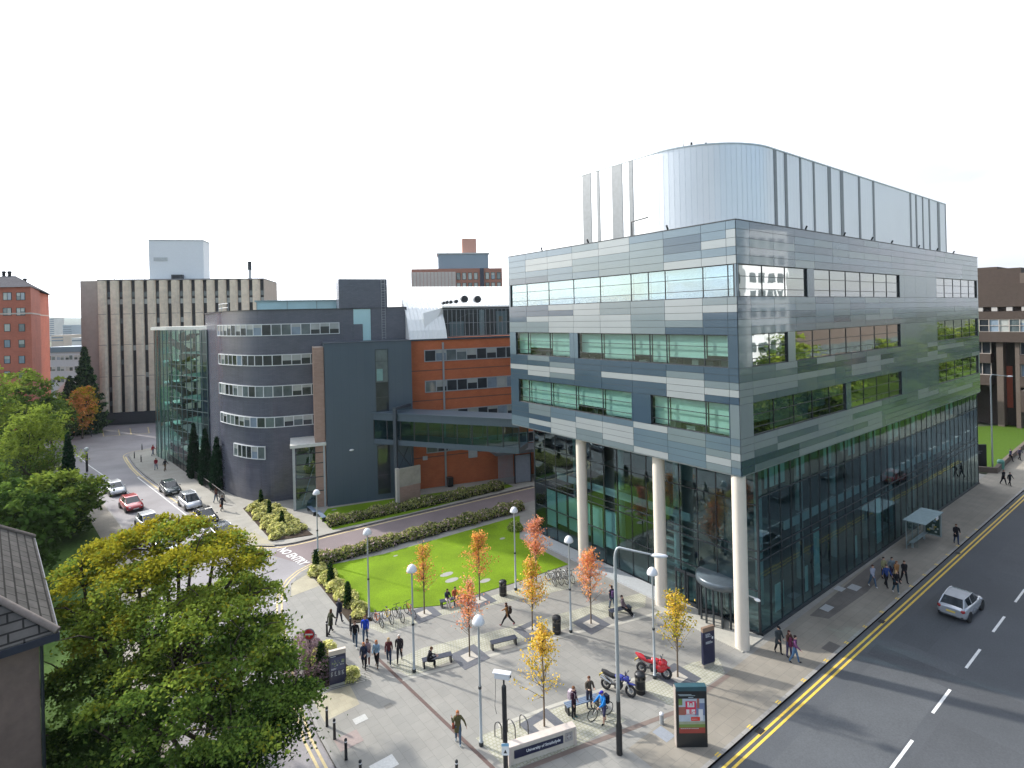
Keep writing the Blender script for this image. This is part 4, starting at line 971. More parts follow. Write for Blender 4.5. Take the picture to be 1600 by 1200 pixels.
mb.add([(10.3,p[0],p[1]) for p in prof]+[(10.3,20,18.9)], [tuple(range(len(prof)+1))])
for k in range(68): x = 10.3+.5*k; mb.tube([(x,p[0],p[1]+.02) for p in (prof if x < 15.1 else prof[3:])], .05, 4, caps=False, smooth=False)
vr = mb.build('vaulted_roof', M_WRF, ob)
mb = MB(); mb.box(15.15,44,3.96,10,18.95,22.85); dm_ = mb.build('plant_dormer', M_INTD, ob)
f4 = lambda u, z, d: (u, 3.93-d, z)
window(ob, f4, 15.2, 40, 19.1, 22.6, split(15.2,40,42), (20.8,), mat('grey_frame', (.33,.36,.38), .5), mat_glass('dormer_glass', (.55,.66,.68), .1, 1.5), .07, -.05, .05, .0, 'dormer_window')
mb = MB(); mb.obox(f4, 16,18,19.1,21,-.02,-.012,0); mb.tube([(17.2,3.955,21.4),(18.6,3.955,22),(20.5,3.955,22.0)], .012, 4, 1); mb.obox(f4, 22.6,24.2,19.1,22.3,-.02,-.012,0); mb.obox(f4, 23.0,23.6,20.8,21.6,-.012,-.008,2); mb.obox(f4,20.2,20.9,19.1,22.5,-.02,-.012,1)
mb.build('plant_machinery', [mat('machine_grey', (.33,.40,.42), .5), mat('machine_white', (.6,.63,.63), .4), mat('machine_tan', (.45,.32,.2), .6)], ob)
mb = MB(); mb.box(15.0,44,3.7,10.5,22.85,23.05); mb.add([(15.1,3.95,22.85),(15.1,3.95,18.95),(12.4,2.05,18.97),(12.3,2.9,22.2)], [(0,1,2,3)]); mb.build('dormer_roof', M_WRF, ob)
mb = MB()
for (px, py, r) in ((698,471,.48),(718.5,471,.48),(666,477,.2),(671,476,.22),(677,475.5,.22),(685,474.5,.25)):
    u_, v_ = uv(px, py); D_ = 92.; q = AT(px, py, 82.); l = loc2(q); mb.lathe([(r,-.6),(r,0),(r*.8,.02),(r*.78,-.3),(.001,-.3)], 14, (l[0], 3.4, q[2]), 0, 'Y')
mb.xf(Matrix.Identity(4)); mb.build('round_vent', M_DARK, ob)
# glazed link bridge on a frame
ba, bb = L2(5.4,-.05), (4.1, 28.0); bt = Vector((bb[0]-ba[0], bb[1]-ba[1])); BL = bt.length; bt.normalize()
br = thing('link_bridge', 'enclosed glazed footbridge between the blue block and the big glass building', 'bridge', (ba[0],ba[1],0), math.atan2(bt.y, bt.x))
bf = lambda u, z, d: (u, -d, z)
mb = MB(); mb.box(0,BL,0,3,6.75,7.35); mb.box(.0,BL,-.05,3.05,9.6,10.35); mb.box(-.2,BL,-.15,3.15,10.35,10.5); bw = mb.build('deck', M_BLU, br)
mb = MB()
for y in (.05,2.95): mb.quad((0,y,7.35),(BL,y,7.35),(BL,y,9.6),(0,y,9.6))
mb.build('glazing', M_GLZ, br, fix=False)
for k in range(11):
    for y in (.0,2.9): MB().box(BL*k/10-.06, BL*k/10+.06, y, y+.1, 7.35, 9.6).build('glazing_post', M_DARK, br)
mb = MB(); u_ = BL*.17
for y in (-.25,3.1): mb.box(u_-.2,u_+.2,y-.15,y+.15,0,10.9)
mb.box(u_-.2,u_+.2,-.4,3.25,10.9,11.2); mb.tube([(u_,-.2,3.4),(u_,3.1,6.6)], .06, 6); mb.tube([(u_,3.1,3.4),(u_,-.2,6.6)], .06, 6); mb.build('support_frame', mat('slate_cap', (.05,.06,.07), .5), br)
# porch of glass
po = thing('glass_porch', 'two storey glass entrance porch with a pale flat roof', 'porch', (-14.1,46.5,0), A2)
MB().box(-.35,3.6,-.35,5.4,7.1,7.45).build('roof', mat('pale_roof', (.60,.60,.55), .6), po, bevel=.02)
mb = MB(); mb.box(-.12,.16,-.12,.16,0,7.1); mb.box(3.2,3.4,-.05,.15,0,7.1); mb.build('post', mat('porch_grey', (.42,.45,.46), .45, .2), po)
mb = MB(); mb.quad((.16,0,.05),(3.2,0,.05),(3.2,0,7.1),(.16,0,7.1)); mb.quad((0,.16,.05),(0,5.2,.05),(0,5.2,7.1),(0,.16,7.1)); mb.build('glazing', M_GLZ, po, fix=False)
mb = MB()
for z in (1.9,3.5,5.1,6.3): mb.box(.16,3.2,-.05,.06,z-.05,z+.05); mb.box(-.05,.06,.16,5.2,z-.05,z+.05)
for y in (1.4,2.7,4): mb.box(-.05,.06,y-.04,y+.04,.05,7.1)
mb.build('glazing_frame', M_DARK, po)
mb = MB(); mb.box(.3,3.2,3.2,3.4,.05,7); mb.build('green_wall', mat('green_wall', (.07,.14,.035), .8), po)
mb = MB(); mb.box(2.35,3.1,.25,.3,1.9,6.6); mb.build('banner', mat('banner_white', (.6,.66,.64), .6), po)
mb = MB(); mb.box(2.5,2.95,.23,.245,2.3,2.8); mb.box(2.5,2.95,.23,.245,3.1,3.5); mb.box(2.5,2.95,.23,.245,3.8,4.2); mb.build('banner_mark', mat('banner_mark', (.10,.16,.17), .6), po)
mb = MB(); mb.tube([(.8,1.2,.1),(2.4,1.6,5)], .06, 6); mb.build('brace', M_FRW, po)
c_ = loc2(G(437,779)); rdr = MB().lathe([(1.0,2.7),(1.05,2.75),(1.05,3.15),(.95,3.2),(.01,3.2)], 24); q = G(437,779)
dr = tag(MB().lathe([(1.0,2.6),(1.1,2.65),(1.1,3.0)], 24).add([(1.1*math.cos(k*PI/12),1.1*math.sin(k*PI/12),3.0) for k in range(24)], [tuple(range(24))]).build('round_doorway', mat('pale_roof', (.60,.60,.55), .6), None, loc=(q[0]+.5,q[1]+.6,0)), 'small drum-shaped revolving doorway beside the glass porch', 'doorway')
MB().lathe([(.9,3.004),(.9,3.02),(.01,3.03)], 20).build('canopy_top', mat('rust_top', (.30,.15,.08), .8), dr)
mb = MB()
for k in range(8): a = k*PI/4; mb.tube([(1.02*math.cos(a),1.02*math.sin(a),0),(1.02*math.cos(a),1.02*math.sin(a),2.6)], .05, 6)
mb.build('frame', M_STEEL, dr)
MB().lathe([(.98,.02),(.98,2.6)], 24).build('glazing', M_GLC, dr, fix=False)
# concrete and brick wall at the bridge foot
cwl = thing('screen_wall', 'short wall of concrete over brick at the foot of the link bridge', 'wall', (-4.5,40.05,0), 0)
MB().box(.25,3.0,-.15,.15,2.1,4.2).build('concrete_panel', mat('board_concrete', (.40,.37,.30), .85, var=.18, scale=2.), cwl)
MB().box(.25,2.95,-.12,.12,0,2.1).build('brickwork', mat_brick('pink_brick', (.40,.26,.20), (.35,.22,.165), (.33,.27,.23), .44,.15,.012,.85,.12,.6,'WALL'), cwl)
MB().box(-.1,.25,-.2,.2,0,4.3).build('post', mat('pale_post', (.52,.48,.42), .8), cwl)
# service yard doors at the end of the service road
sy = thing('service_yard_gate', 'grey metal gates under a canopy beside the orange wall', 'gate', L2(20.6,-1.2), A2)
MB().box(-.4,9,-.4,3,3.9,4.3).build('canopy', mat('canopy_grey', (.13,.14,.15), .6), sy)
mb = MB()
for k in range(14): mb.box(.15*k,.15*k+.06,0,.06,.1,3.9)
MB().box(2.2,2.32,-.05,.1,0,3.9).build('post', M_DARK, sy); MB().box(4.4,4.52,-.05,.1,0,3.9).build('post', M_DARK, sy); mb.build('gate_grille', mat('gate_grey', (.36,.38,.42), .5), sy)
MB().box(2.35,4.4,0,.06,.1,3.6).build('panel', mat('gate_panel', (.30,.34,.40), .5), sy)
# stair tower of glass
tp = [(-18.9,71.2),(-20.7,76.6),(-22.6,82.3),(-23.6,86.2),(-24.0,88.6),(-23.4,91.5),(-20,93.5)]
st = thing('glass_stair_tower', 'tall glass stair tower with dark red stair flights inside', 'tower', (0,0,0), 0)
mb = MB()
for a, b in zip(tp[:-1], tp[1:]): mb.quad((a[0],a[1],.1),(b[0],b[1],.1),(b[0],b[1],20.6),(a[0],a[1],20.6))
mb.build('glazing', M_GLC, st, fix=False)
sfn, scum = along(tp, -1)
mb = MB(); u = 0
while u <= scum[-1]: mb.obox(sfn, u-.04, u+.04, .1, 20.6, -.06, .06); u += 1.55
for k in range(13): mb.obox(sfn, 0, 5.7, .1+1.7*k-.03, .1+1.7*k+.03, -.05, .05); mb.obox(sfn, 5.7, 11.6, .1+1.7*k-.03, .1+1.7*k+.03, -.05, .05); mb.obox(sfn, 11.6, scum[-1], .1+1.7*k-.03, .1+1.7*k+.03, -.05, .05)
mb.build('glazing_frame', mat('mullion_teal', (.13,.19,.19), .4, .3), st)
mb = MB().prism([(-18.2,71),(-20.4,77),(-22.8,83),(-24.4,88.6),(-23.6,92.2),(-19,94.5),(-12,90),(-14,72)], 20.65, 21.15); mb.build('roof', mat('pale_roof', (.60,.60,.55), .6), st)
mb = MB()
for k in range(1,6): z = 3.4*k; mb.prism([(-19.3,74),(-21.0,79),(-17.5,81),(-15,74)], z, z+.25); mb.prism([(-22.6,85),(-22.9,89),(-18,91),(-18,86)], z-1.7, z-1.45)
mb.build('landing', mat('landing_grey', (.40,.42,.40), .7), st)
mb = MB()
for k in range(6):
    z = 3.4*k
    for (a, b, z0, z1) in (((-20.7,79.5),(-22.3,85.5),z+.25,z+1.75), ((-19.2,80.5),(-20.8,86),z+3.45,z+1.9)):
        n = 8
        for j in range(n):
            x0 = a[0]+(b[0]-a[0])*j/n; y0 = a[1]+(b[1]-a[1])*j/n; x1 = a[0]+(b[0]-a[0])*(j+1)/n; y1 = a[1]+(b[1]-a[1])*(j+1)/n; zz = z0+(z1-z0)*(j+.5)/n
            if zz < 20: mb.prism([(x0,y0),(x1,y1),(x1+1.3,y1+.4),(x0+1.3,y0+.4)], zz-.22, zz)
            if zz < 19.5: mb.prism([(x0,y0),(x1,y1),(x1+.06,y1+.02),(x0+.06,y0+.02)], zz, zz+.9)
mb.build('stair_flight', mat('stair_maroon', (.12,.035,.05), .6), st)
mb = MB().prism([(-18.0,72.2),(-16.4,82),(-16.5,94),(-12,90),(-14.5,72)], .1, 20.6); mb.build('rear_wall', mat('stair_rear', (.52,.55,.47), .8, var=.2, scale=.2), st)
MB().prism([(-18.8,71.6),(-19.5,73.6),(-18.2,74.4),(-17.6,72)], .1, 20.6).build('purple_wall', mat('purple_wall', (.10,.06,.11), .7), st)
# striped concrete tower
AT_ = -R(24.9); tw = thing('striped_tower_block', 'concrete office block with tall vertical dark window strips', 'building', (-30.8,131,0), AT_)
TWW = 33.6; NB = 14; pit = TWW/NB
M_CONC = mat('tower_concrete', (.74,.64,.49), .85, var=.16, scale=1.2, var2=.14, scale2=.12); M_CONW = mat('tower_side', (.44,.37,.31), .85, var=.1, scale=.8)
MB().box(.02,TWW-.02,.6,15,0,31.3).build('core_wall', mat('tower_recess', (.018,.018,.022), .4, var=.3), tw)
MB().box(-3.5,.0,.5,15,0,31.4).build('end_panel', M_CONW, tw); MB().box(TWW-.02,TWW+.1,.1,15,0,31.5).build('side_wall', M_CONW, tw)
mb = MB()
for k in range(NB):
    x = k*pit; w_ = pit*.66
    mb.prism([(x,.62),(x,.05),(x+w_*.35,-.1),(x+w_*.72,-.1),(x+w_,.25),(x+w_,.62)], 2.6, 31.4)
    for z in (24.0,17.3,10.4): mb.box(x,x+w_,-.115,-.105,z,z+.09,1)
mb.build('concrete_fin', [M_CONC, mat('fin_joint', (.22,.185,.15), .9)], tw)
for k in range(NB):
    x = k*pit+pit*.66
    bx = [(27.8,28.9,0),(26.2,27.3,1)]+[(z, z+1.1, random.randrange(2)) for z in range(4,25,3) if random.random() < .35]
    for (z0_, z1_, m_) in bx: MB().box(x+.05,x+pit*.34-.05,.56,.598,z0_,z1_).build('window', (PM, PB)[m_], tw)
MB().box(0,28,-.3,.6,0,2.5).build('plinth', mat('dark_plinth', (.05,.055,.06), .8), tw)
MB().box(-.1,TWW+.1,-.1,15,31.4,31.65).build('roof', mat('tower_cap', (.25,.25,.25), .8), tw)
phb = MB().box(8.8,20.1,3.5,8,31.6,40.6).build('lift_housing', mat('white_render', (.78,.81,.82), .7, var=.03), tw)
mb = MB(); mb.box(9.8,12.6,3.4,3.5,36,36.8); mb.box(8.75,20.2,3.4,8,40.6,40.85); mb.build('louvre', mat('pale_louvre', (.50,.53,.53), .6), phb)
MB().box(13.6,15.9,2.6,3.5,31.65,32.8).build('rooftop_unit', M_DARK, tw)
mb = MB(); mb.tube([(29.6,5,31.6),(29.6,5,34)], .35, 8, 0); mb.tube([(29.6,5,34),(29.6,5,36)], .45, 8, 1); mb.build('flue', [M_FRW, M_DARK], tw)
mb = MB(); mb.tube([(8.1,3,31.6),(8.1,3,43)], .07, 5); mb.tube([(2,3,31.6),(2,3,34)], .06, 5); mb.build('mast', M_STEEL, tw)
# red brick block
ra = AT(47.5,447,100); rb = AT(76,458,126); rz_ = math.atan2(-RT[1], -RT[0])
rbk = thing('red_brick_block', 'tall red brick residential block with a slate hipped roof', 'building', (ra[0],ra[1],0), math.atan2(RT[1],RT[0]))
dx = Vector((rb[0]-ra[0], rb[1]-ra[1])); rx, ry = dx.dot(Vector(RT)), dx.dot(Vector((-RT[1], RT[0])))
M_RBR = mat_brick('red_brick', (.47,.135,.085), (.42,.118,.074), (.36,.17,.13), .44,.15,.012,.85,.12,.4,'WALL', bump=.1)
fa = [(-32,0),(0,0),(rx*.45,ry*.45),(rx*.5,ry*.43),(rx,ry),(-32+rx,ry)]
MB().prism(fa, 0, 28.9).build('wall', M_RBR, rbk)
mb = MB(); mb.box(-32.05,.0,-.06,0,24.0,24.25); ribbon(mb, [(0,0),(rx*.45,ry*.45)], .0, -.06, 24.0, 0, 24.25); ribbon(mb, [(rx*.5,ry*.43),(rx,ry)], 0, -.06, 24.0, 0, 24.25); mb.build('string_course', mat('pale_course', (.5,.42,.38), .8), rbk)
def rloc(q): return ((q[0]-ra[0])*RT[0]+(q[1]-ra[1])*RT[1], -(q[0]-ra[0])*RT[1]+(q[1]-ra[1])*RT[0], q[2])
ap = rloc(AT(24,431,112)); e = [(-32.4,-.4,28.9),(.4,-.4,28.9),(rx+.4,ry+.4,28.9),(-32+rx,ry+.4,28.9)]; bl = (-28,ap[1],ap[2])
mb = MB().add(e+[ap, bl], [(0,1,4,5),(1,2,4),(2,3,5,4),(3,0,5)]); mb.build('roof', mat_brick('slate_roof', (.075,.075,.085),(.06,.06,.07),(.04,.04,.045),.5,.3,.02,.95,.15,.5,'WALL',spec=.02), rbk)
for (px, py, D) in ((6,429,112),(15,429,112),(39,440,116)):
    q = rloc(AT(px,py,D)); MB().lathe([(.28,-1.6),(.28,.3),(.4,.35),(.3,.7)], 8, q).build('roof_vent', M_DARK, rbk)
fR = lambda u, z, d: (u, -d, z)
for k, (yp, wd) in enumerate(((463,1.4),(487,1.4),(512,.95),(537,.95),(562,.95),(586,.95))):
    for xp in (-8, 11.5, 32.5):
        q = AT(xp, yp, 100); u_ = (q[0]-ra[0])*RT[0]+(q[1]-ra[1])*RT[1]
        if xp == 32.5 and wd < 1: u_ += .2
        window(rbk, fR, u_-wd/2, u_+wd/2, q[2]-.62, q[2]+.62, (u_,) if wd > 1 else (), (), M_DARK, [PM, PS, PB, PS], .09, -.02, .05, .03)
sfn, scu = along([(rx*.5,ry*.43),(rx,ry)], 1)
for z in (26,22.5,19.4,16.2,13,9.8): window(rbk, sfn, 2.2, 4.2, z-.7, z+.7, (3.2,), (), M_DARK, PANES, .09, -.02, .05, .03)
# low modern block between them
gq = AT(78,545,165); ge_ = AT(132,545,165)
gw = thing('low_grey_block', 'low grey panelled block glimpsed beyond the fir tree', 'building', (gq[0],gq[1],0), math.atan2(RT[1],RT[0]))
MB().box(-1,10.5,0,10,-2,15.4).build('wall', mat('grey_panels', (.40,.44,.47), .6), gw); MB().box(-1.2,10.7,-.3,10,14.0,15.6).build('roof_band', mat('blue_band', (.10,.16,.21), .5), gw)
fG = lambda u, z, d: (u, -d, z)
for z in (12.4,9.1,5.7): 
    for k in range(4): window(gw, fG, -.6+2.6*k, 1.5+2.6*k, z-.65, z+.65, (.45+2.6*k,), (), M_FRW, PANES, .1, -.02, .06, .03)
# tower behind the vaulted roof
fq = AT(712,450,230); ft = thing('brick_office_tower', 'distant brick and window-grid tower with a pink rooftop box', 'building', (fq[0],fq[1],0), R(-37.3)+.12)
s_ = 230/F
MB().box(-18,19.5,0.2,18,10,21.5+77*s_).build('wall', mat('tower_red', (.36,.16,.11), .8), ft)
mb = MB(); mb.box(-18.1,-.1,-.1,.2,10,21.5+72*s_); mb.box(-19,0,-.35,.2,30,33)
mb.build('pale_wall', mat('sunlit_pale', (.62,.58,.54), .8), ft)  # paler left half: its sunlit look is put into the colour
fF = lambda u, z, d: (u, .2-d, z)
zt = 21.5+77*s_
for (k, z) in [(k, z) for k in range(8) for z in (zt-3.2, zt-7.4, zt-11.6)]:
    if k == 4: continue
    x = .6+2.4*k; window(ft, fF, x, x+1.3, z-1.3, z+1.3, (), (), mat('dark_green_frame', (.03,.06,.055), .6), [PB, PM, PB, PS], .18, -.02, .1, .04)
mb = MB()
for k in range(13): x = -17.6+1.45*k; mb.box(x,x+.35,-.5,-.1,30,zt-1.4)
mb.build('pale_fin', mat('fin_pink', (.52,.40,.36), .8), ft)
MB().box(10.2,11.8,-.35,.2,10,zt).build('dark_bay', mat('navy_bay', (.03,.035,.06), .5), ft)
MB().box(-7,14,2,15,zt,zt+6.2).build('penthouse', mat('penthouse_glass', (.17,.23,.30), .12, spec=.9, var=.2), ft); MB().box(-7.5,14.5,1.5,15.5,zt+6.2,zt+6.7).build('penthouse_roof', M_FRW, ft)
MB().box(3.2,9.2,4,12,zt+6.7,zt+13).build('lift_housing', mat('pink_brick_box', (.62,.33,.25), .8), ft)
mb = MB()
for x in (-3,4.8,7): mb.tube([(x,6,zt+6.7),(x,6,zt+17)], .09, 4)
mb.build('mast', M_STEEL, ft)
# brown concrete block on the right
bk = thing('brown_concrete_block', 'brown concrete building with overhanging upper floors at the right edge', 'building', (95,12,0), 0)
M_BRN = mat('brown_aggregate', (.062,.045,.036), .9, var=.14, scale=2., var2=.1, scale2=.2); M_BRL = mat('tan_concrete', (.115,.09,.073), .85, var=.1)
bfn = lambda u, z, d: (-d, -u, z)
mb = MB(); mb.obox(bfn,-14,9.5,21.2,25.2,-20,0); mb.obox(bfn,-14,9.5,19.0,20.4,-20,0); mb.obox(bfn,-14,9.5,15.0,16.8,-20,0); mb.obox(bfn,-14,9.5,20.4,21.2,-20,-.8); mb.build('upper_wall', M_BRN, bk)
for k in range(12): MB().obox(bfn,-13.7+2*k,-12.9+2*k,20.45,21.15,-.8,-.1).build('precast_block', mat('notch_white', (.42,.40,.38), .8), bk)
mb = MB(); mb.obox(bfn,-14,8,25.2,28,-18,-2,0); mb.obox(bfn,8,9.5,25.2,27,-18,-1,1); mb.obox(bfn,-4,4,28,28.6,-16,-6,0); mb.build('roof_storey', [M_BRN, M_BRL], bk)
window(bk, bfn, -13.9, 9.4, 16.85, 18.95, split(-13.9,9.4,17), (17.9,), mat('pale_wood_frame', (.42,.38,.34), .7), PANES, .1, -.3, -.02, -.15, 'ribbon_window')
mb = MB(); mb.obox(bfn,-14,9.5,0,15,-20,-3); mb.build('recessed_wall', mat('brown_dark', (.05,.04,.034), .9, var=.15), bk)
for u in (4.7,7.2): MB().obox(bfn,u,u+(.9 if u < 5 else .6),0,15,-3,-.7).build('pier', M_BRL, bk)
mb = MB()
for (a, b) in ((-14,3.9),(7.8,9.5)): mb.obox(bfn,a,b,11.2,12.8,-3,-.6); mb.obox(bfn,a,b,7.2,9.0,-3,-.5)
mb.build('spandrel', M_BRN, bk)
for (a, b) in ((-3,1),(-9,-4.5),(8.2,9.5)): MB().obox(bfn,a,b,3.2,6.8,-3,1.4).build('oriel', M_BRN, bk)
for (a, b) in ((-8,3.8),(7.9,9.4)):
    for (z0, z1) in ((12.9,14.9),(9.1,11.1)): window(bk, bfn, a, b, z0, z1, split(a,b,int((b-a)/1.1)), (), mat('pale_wood_frame', (.42,.38,.34), .7), PANES, .09, -1.5, -1.1, -1.3)
mb = MB(); mb.obox(bfn,5,6.4,3.2,10.6,-2.99,-2.9,0); mb.build('red_panel', mat('red_panel', (.32,.07,.04), .7), bk)
mb = MB(); mb.add([bfn(-3.2,7.6,1.6),bfn(1.2,7.6,1.6),bfn(1.0,6.8,1.9),bfn(-3,6.8,1.9)], [(0,1,2,3)]); mb.build('rooflight', M_ICE, bk)
# tiled house at the lower left
ha = AT(85,986,22); hb = AT(50,840,31.8); hv = Vector((hb[0]-ha[0], hb[1]-ha[1])); hl = hv.length
th = thing('tiled_roof_house', 'brown rendered building with a grey tiled hipped roof at the left edge', 'building', (ha[0],ha[1],0), math.atan2(hv.y, hv.x))
EZ = 9.45
M_TILE = mat_brick('roof_tiles', (.088,.083,.078), (.07,.067,.064), (.022,.021,.02), .9, .34, .035, .97, .25, 1.2, 'XY', bump=.8, spec=.06)
M_TIL2 = mat_brick('roof_tiles_end', (.088,.083,.078), (.07,.067,.064), (.022,.021,.02), .9, .34, .035, .97, .25, 1.2, 'YX', bump=.8, spec=.06)
HW = 9.4; RH = 3.6
E0 = [(-.1,-.1),(hl+.1,-.1),(hl+.1,HW+.1),(-.1,HW+.1)]; RG = [(HW/2,HW/2),(hl-HW/2+3,HW/2)]
def tri(pts, m, nm, par, t=.12):
    mb = MB(); n = len(pts); mb.add(list(pts)+[(p[0],p[1],p[2]-t) for p in pts], [tuple(range(n)), tuple(range(2*n-1,n-1,-1))]+[(i,(i+1)%n,(i+1)%n+n,i+n) for i in range(n)]); return mb.build(nm, m, par)
z0 = EZ; z1 = EZ+RH
tri([(*E0[0],z0),(*E0[1],z0),(*RG[1],z1),(*RG[0],z1)], M_TILE, 'roof_slope', th)
tri([(*E0[3],z0),(*E0[0],z0),(*RG[0],z1)], M_TIL2, 'roof_slope', th)
tri([(*E0[2],z0),(*E0[3],z0),(*RG[0],z1),(*RG[1],z1)], M_TILE, 'roof_slope', th); tri([(*E0[1],z0),(*E0[2],z0),(*RG[1],z1)], M_TIL2, 'roof_slope', th)
M_RIDGE = mat('ridge_tile', (.15,.125,.11), .85, var=.25, scale=4.)
mb = MB(); mb.tube([(*E0[0],z0+.03),(*RG[0],z1+.05),(*RG[1],z1+.05),(*E0[1],z0+.03)], .14, 6); mb.tube([(*E0[3],z0+.03),(*RG[0],z1+.05)], .14, 6); mb.build('ridge', M_RIDGE, th)
MB().box(.45,hl-.4,.45,HW-.4,0,EZ-.1).build('wall', mat('brown_render', (.185,.13,.108), .95, var=.14, scale=3., var2=.12, scale2=.5, bump=.6, bscale=25.), th)
mb = MB(); mb.box(-.15,.06,-.15,HW+.1,EZ-.34,EZ-.06); mb.box(.06,hl+.1,-.15,.06,EZ-.34,EZ-.06); mb.build('gutter', mat('navy_gutter', (.018,.022,.04), .5), th)
mb = MB(); mb.box(-.02,.45,-.02,HW,EZ-.36,EZ-.32); mb.box(.45,hl,-.02,.45,EZ-.36,EZ-.32); mb.build('eaves_board', M_DARK, th)
MB().lathe([(.06,0),(.06,EZ-.3)], 8, (.38,.38,0)).build('downpipe', M_DARK, th)
MB().box(.42,.452,2.6,3.4,8.05,8.2).build('red_mark', mat('red_mark', (.35,.03,.02), .6), th)

# ---------------------------------------------------------------- far city, hills
def block(name, label, px0, px1, ptop, D, c, depth=14, rows=0, grp='distant city blocks'):
    a = AT(px0, ptop, D); b = AT(px1, ptop, D); w_ = math.hypot(b[0]-a[0], b[1]-a[1])
    t = thing(name, label, 'building', (a[0],a[1],0), math.atan2(RT[1],RT[0]), grp)
    MB().box(0,w_,0,depth,-10,a[2]).build('wall', mat('far_%s' % label.split()[1], c, .8, var=.1, scale=.1), t)
    if rows:
        mb = MB()
        for k in range(rows): z = a[2]-2-k*3.2; mb.box(.4,w_-.4,-.1,0,z-1.5,z)
        mb.build('window', mat('far_window', (.16,.2,.24), .4), t)
block('tower_block', 'distant white tower block just right of the red brick block', 77, 84.5, 497, 900, (.6,.58,.56), 20, 9)
block('tower_block', 'distant blue-grey tower block in the gap before the striped tower', 98, 112, 508, 760, (.34,.40,.46), 20, 8)
block('city_building', 'distant cream low building at the foot of the far tower blocks', 80, 99, 524, 620, (.55,.45,.36), 30, 2)
block('city_building', 'distant white shed roof beside the striped tower edge', 112, 131, 528, 560, (.62,.60,.58), 40, 1)
block('city_building', 'distant pale office block beneath the hills', 84, 100, 516, 1200, (.45,.48,.52), 40, 3)
block('city_building', 'distant grey slab touching the striped tower edge', 113, 132, 516, 1500, (.48,.46,.45), 40, 2)
x, y, z = AT(106,560,150)
mb = MB(); mb.add([(0,0,0),(7,0,0),(7,9,0),(0,9,0),(3.5,0,3.2),(3.5,9,3.2)], [(0,1,4),(1,2,5,4),(2,3,5),(3,0,4,5),(0,3,2,1)])
sh = thing('gabled_roof_house', 'small pale gabled roof poking above the trees by the fir', 'house', (x-3,y,4), math.atan2(RT[1],RT[0])); mb.build('roof', mat('pale_slate', (.42,.40,.40), .7), sh); MB().box(.3,6.7,.3,8.7,-4,0).build('wall', M_CONW, sh)
rgh = np.random.default_rng(3)
mb = MB(); n = 60
for layer, (D, hz_, sd_) in enumerate(((5200,95,1),(7600,150,2))):
    vs = []; 
    for i in range(n):
        f_ = i/(n-1); ang = -1.0+2.0*f_; d = D/max(.35,math.cos(ang)) if False else D
        cx = CX+FW[0]*d*math.cos(ang)+RT[0]*d*math.sin(ang); cy = CY+FW[1]*d*math.cos(ang)+RT[1]*d*math.sin(ang)
        hh = hz_*(.75+.3*math.sin(f_*9+sd_)+.16*math.sin(f_*23+sd_*2)+.08*math.sin(f_*57))
        for (k, q) in ((-.12,0),(-.05,.6),(0,1),(.1,.85),(.25,0)): vs.append((cx+(cx-CX)*k, cy+(cy-CY)*k, -1+hh*q))
    mb.add(vs, [(i*5+j, (i+1)*5+j, (i+1)*5+j+1, i*5+j+1) for i in range(n-1) for j in range(4)], 0, True)
struct(mb.build('hills', mat('hillside', (.07,.10,.06), .95, var=.4, scale=.004, spec=.05)))

# ---------------------------------------------------------------- what stands across the road (seen in the glass)
wt = thing('white_tower_block', 'white tower block across the main road mirrored in the cladding', 'building', (88,-62,0), .2)
MB().box(0,14,0,14,0,40).build('wall', mat('white_render', (.78,.81,.82), .7, var=.03), wt)
mb = MB()
for k in range(9):
    for j in range(4): mb.box(1.2+3.2*j,3.2+3.2*j,14,14.06,4+4*k,6.2+4*k)
    for j in range(4): mb.box(-.06,0,1.2+3.2*j,3.2+3.2*j,4+4*k,6.2+4*k)
mb.build('window', PM, wt)
lo = thing('concrete_hall', 'long low tan hall across the main road mirrored in the cladding', 'building', (110,-75,0), 0)
MB().box(0,90,0,20,0,18).build('wall', M_BRL, lo); MB().box(.5,89.5,20,20.1,8,11).build('window', PM, lo)
for i, (x, y, h, r) in enumerate(((46,-27,10,4.5),(58,-30,12,5),(72,-26,9,4),(38,-33,11,5),(88,-32,12,5.5))):
    tx_ = make_tree('broadleaf_tree', ['low','tall','small','shady','wide'][i]+' green tree on the lawn across the main road', 'tree', (x,y), h*.58, r, h*.42, 300+i, pal_green, 110, 40, .42, (1,.5), .22, 1, bias=GREENS, depth=1)
    for j, (dx_, dy_) in enumerate(((18+i*9,-22-4*i),(44+i*6,-38-9*i),(70-i*3,-60-6*i))):
        dup(tx_, (x+dx_, y+dy_), i+j*1.7, ['low','tall','small','shady','wide'][i]+' green tree in the '+['second','third','farthest'][j]+' row across the main road', 'trees across the main road', 1+.12*j)
for k in range(26):
    dup(tx_, (70+13.5*k+random.uniform(-4,4), -26-9*(k % 5)-random.uniform(0,6)), k*1.3, 'green tree far along the lawn across the main road', 'trees far across the main road', random.uniform(.9,1.5))
for k in range(12):
    dup(tx_, (10+16*k, -100-random.uniform(0,25)), k*.9, 'tall green tree at the back of the lawn across the main road', 'trees at the back of the far lawn', random.uniform(1.4,2.0))
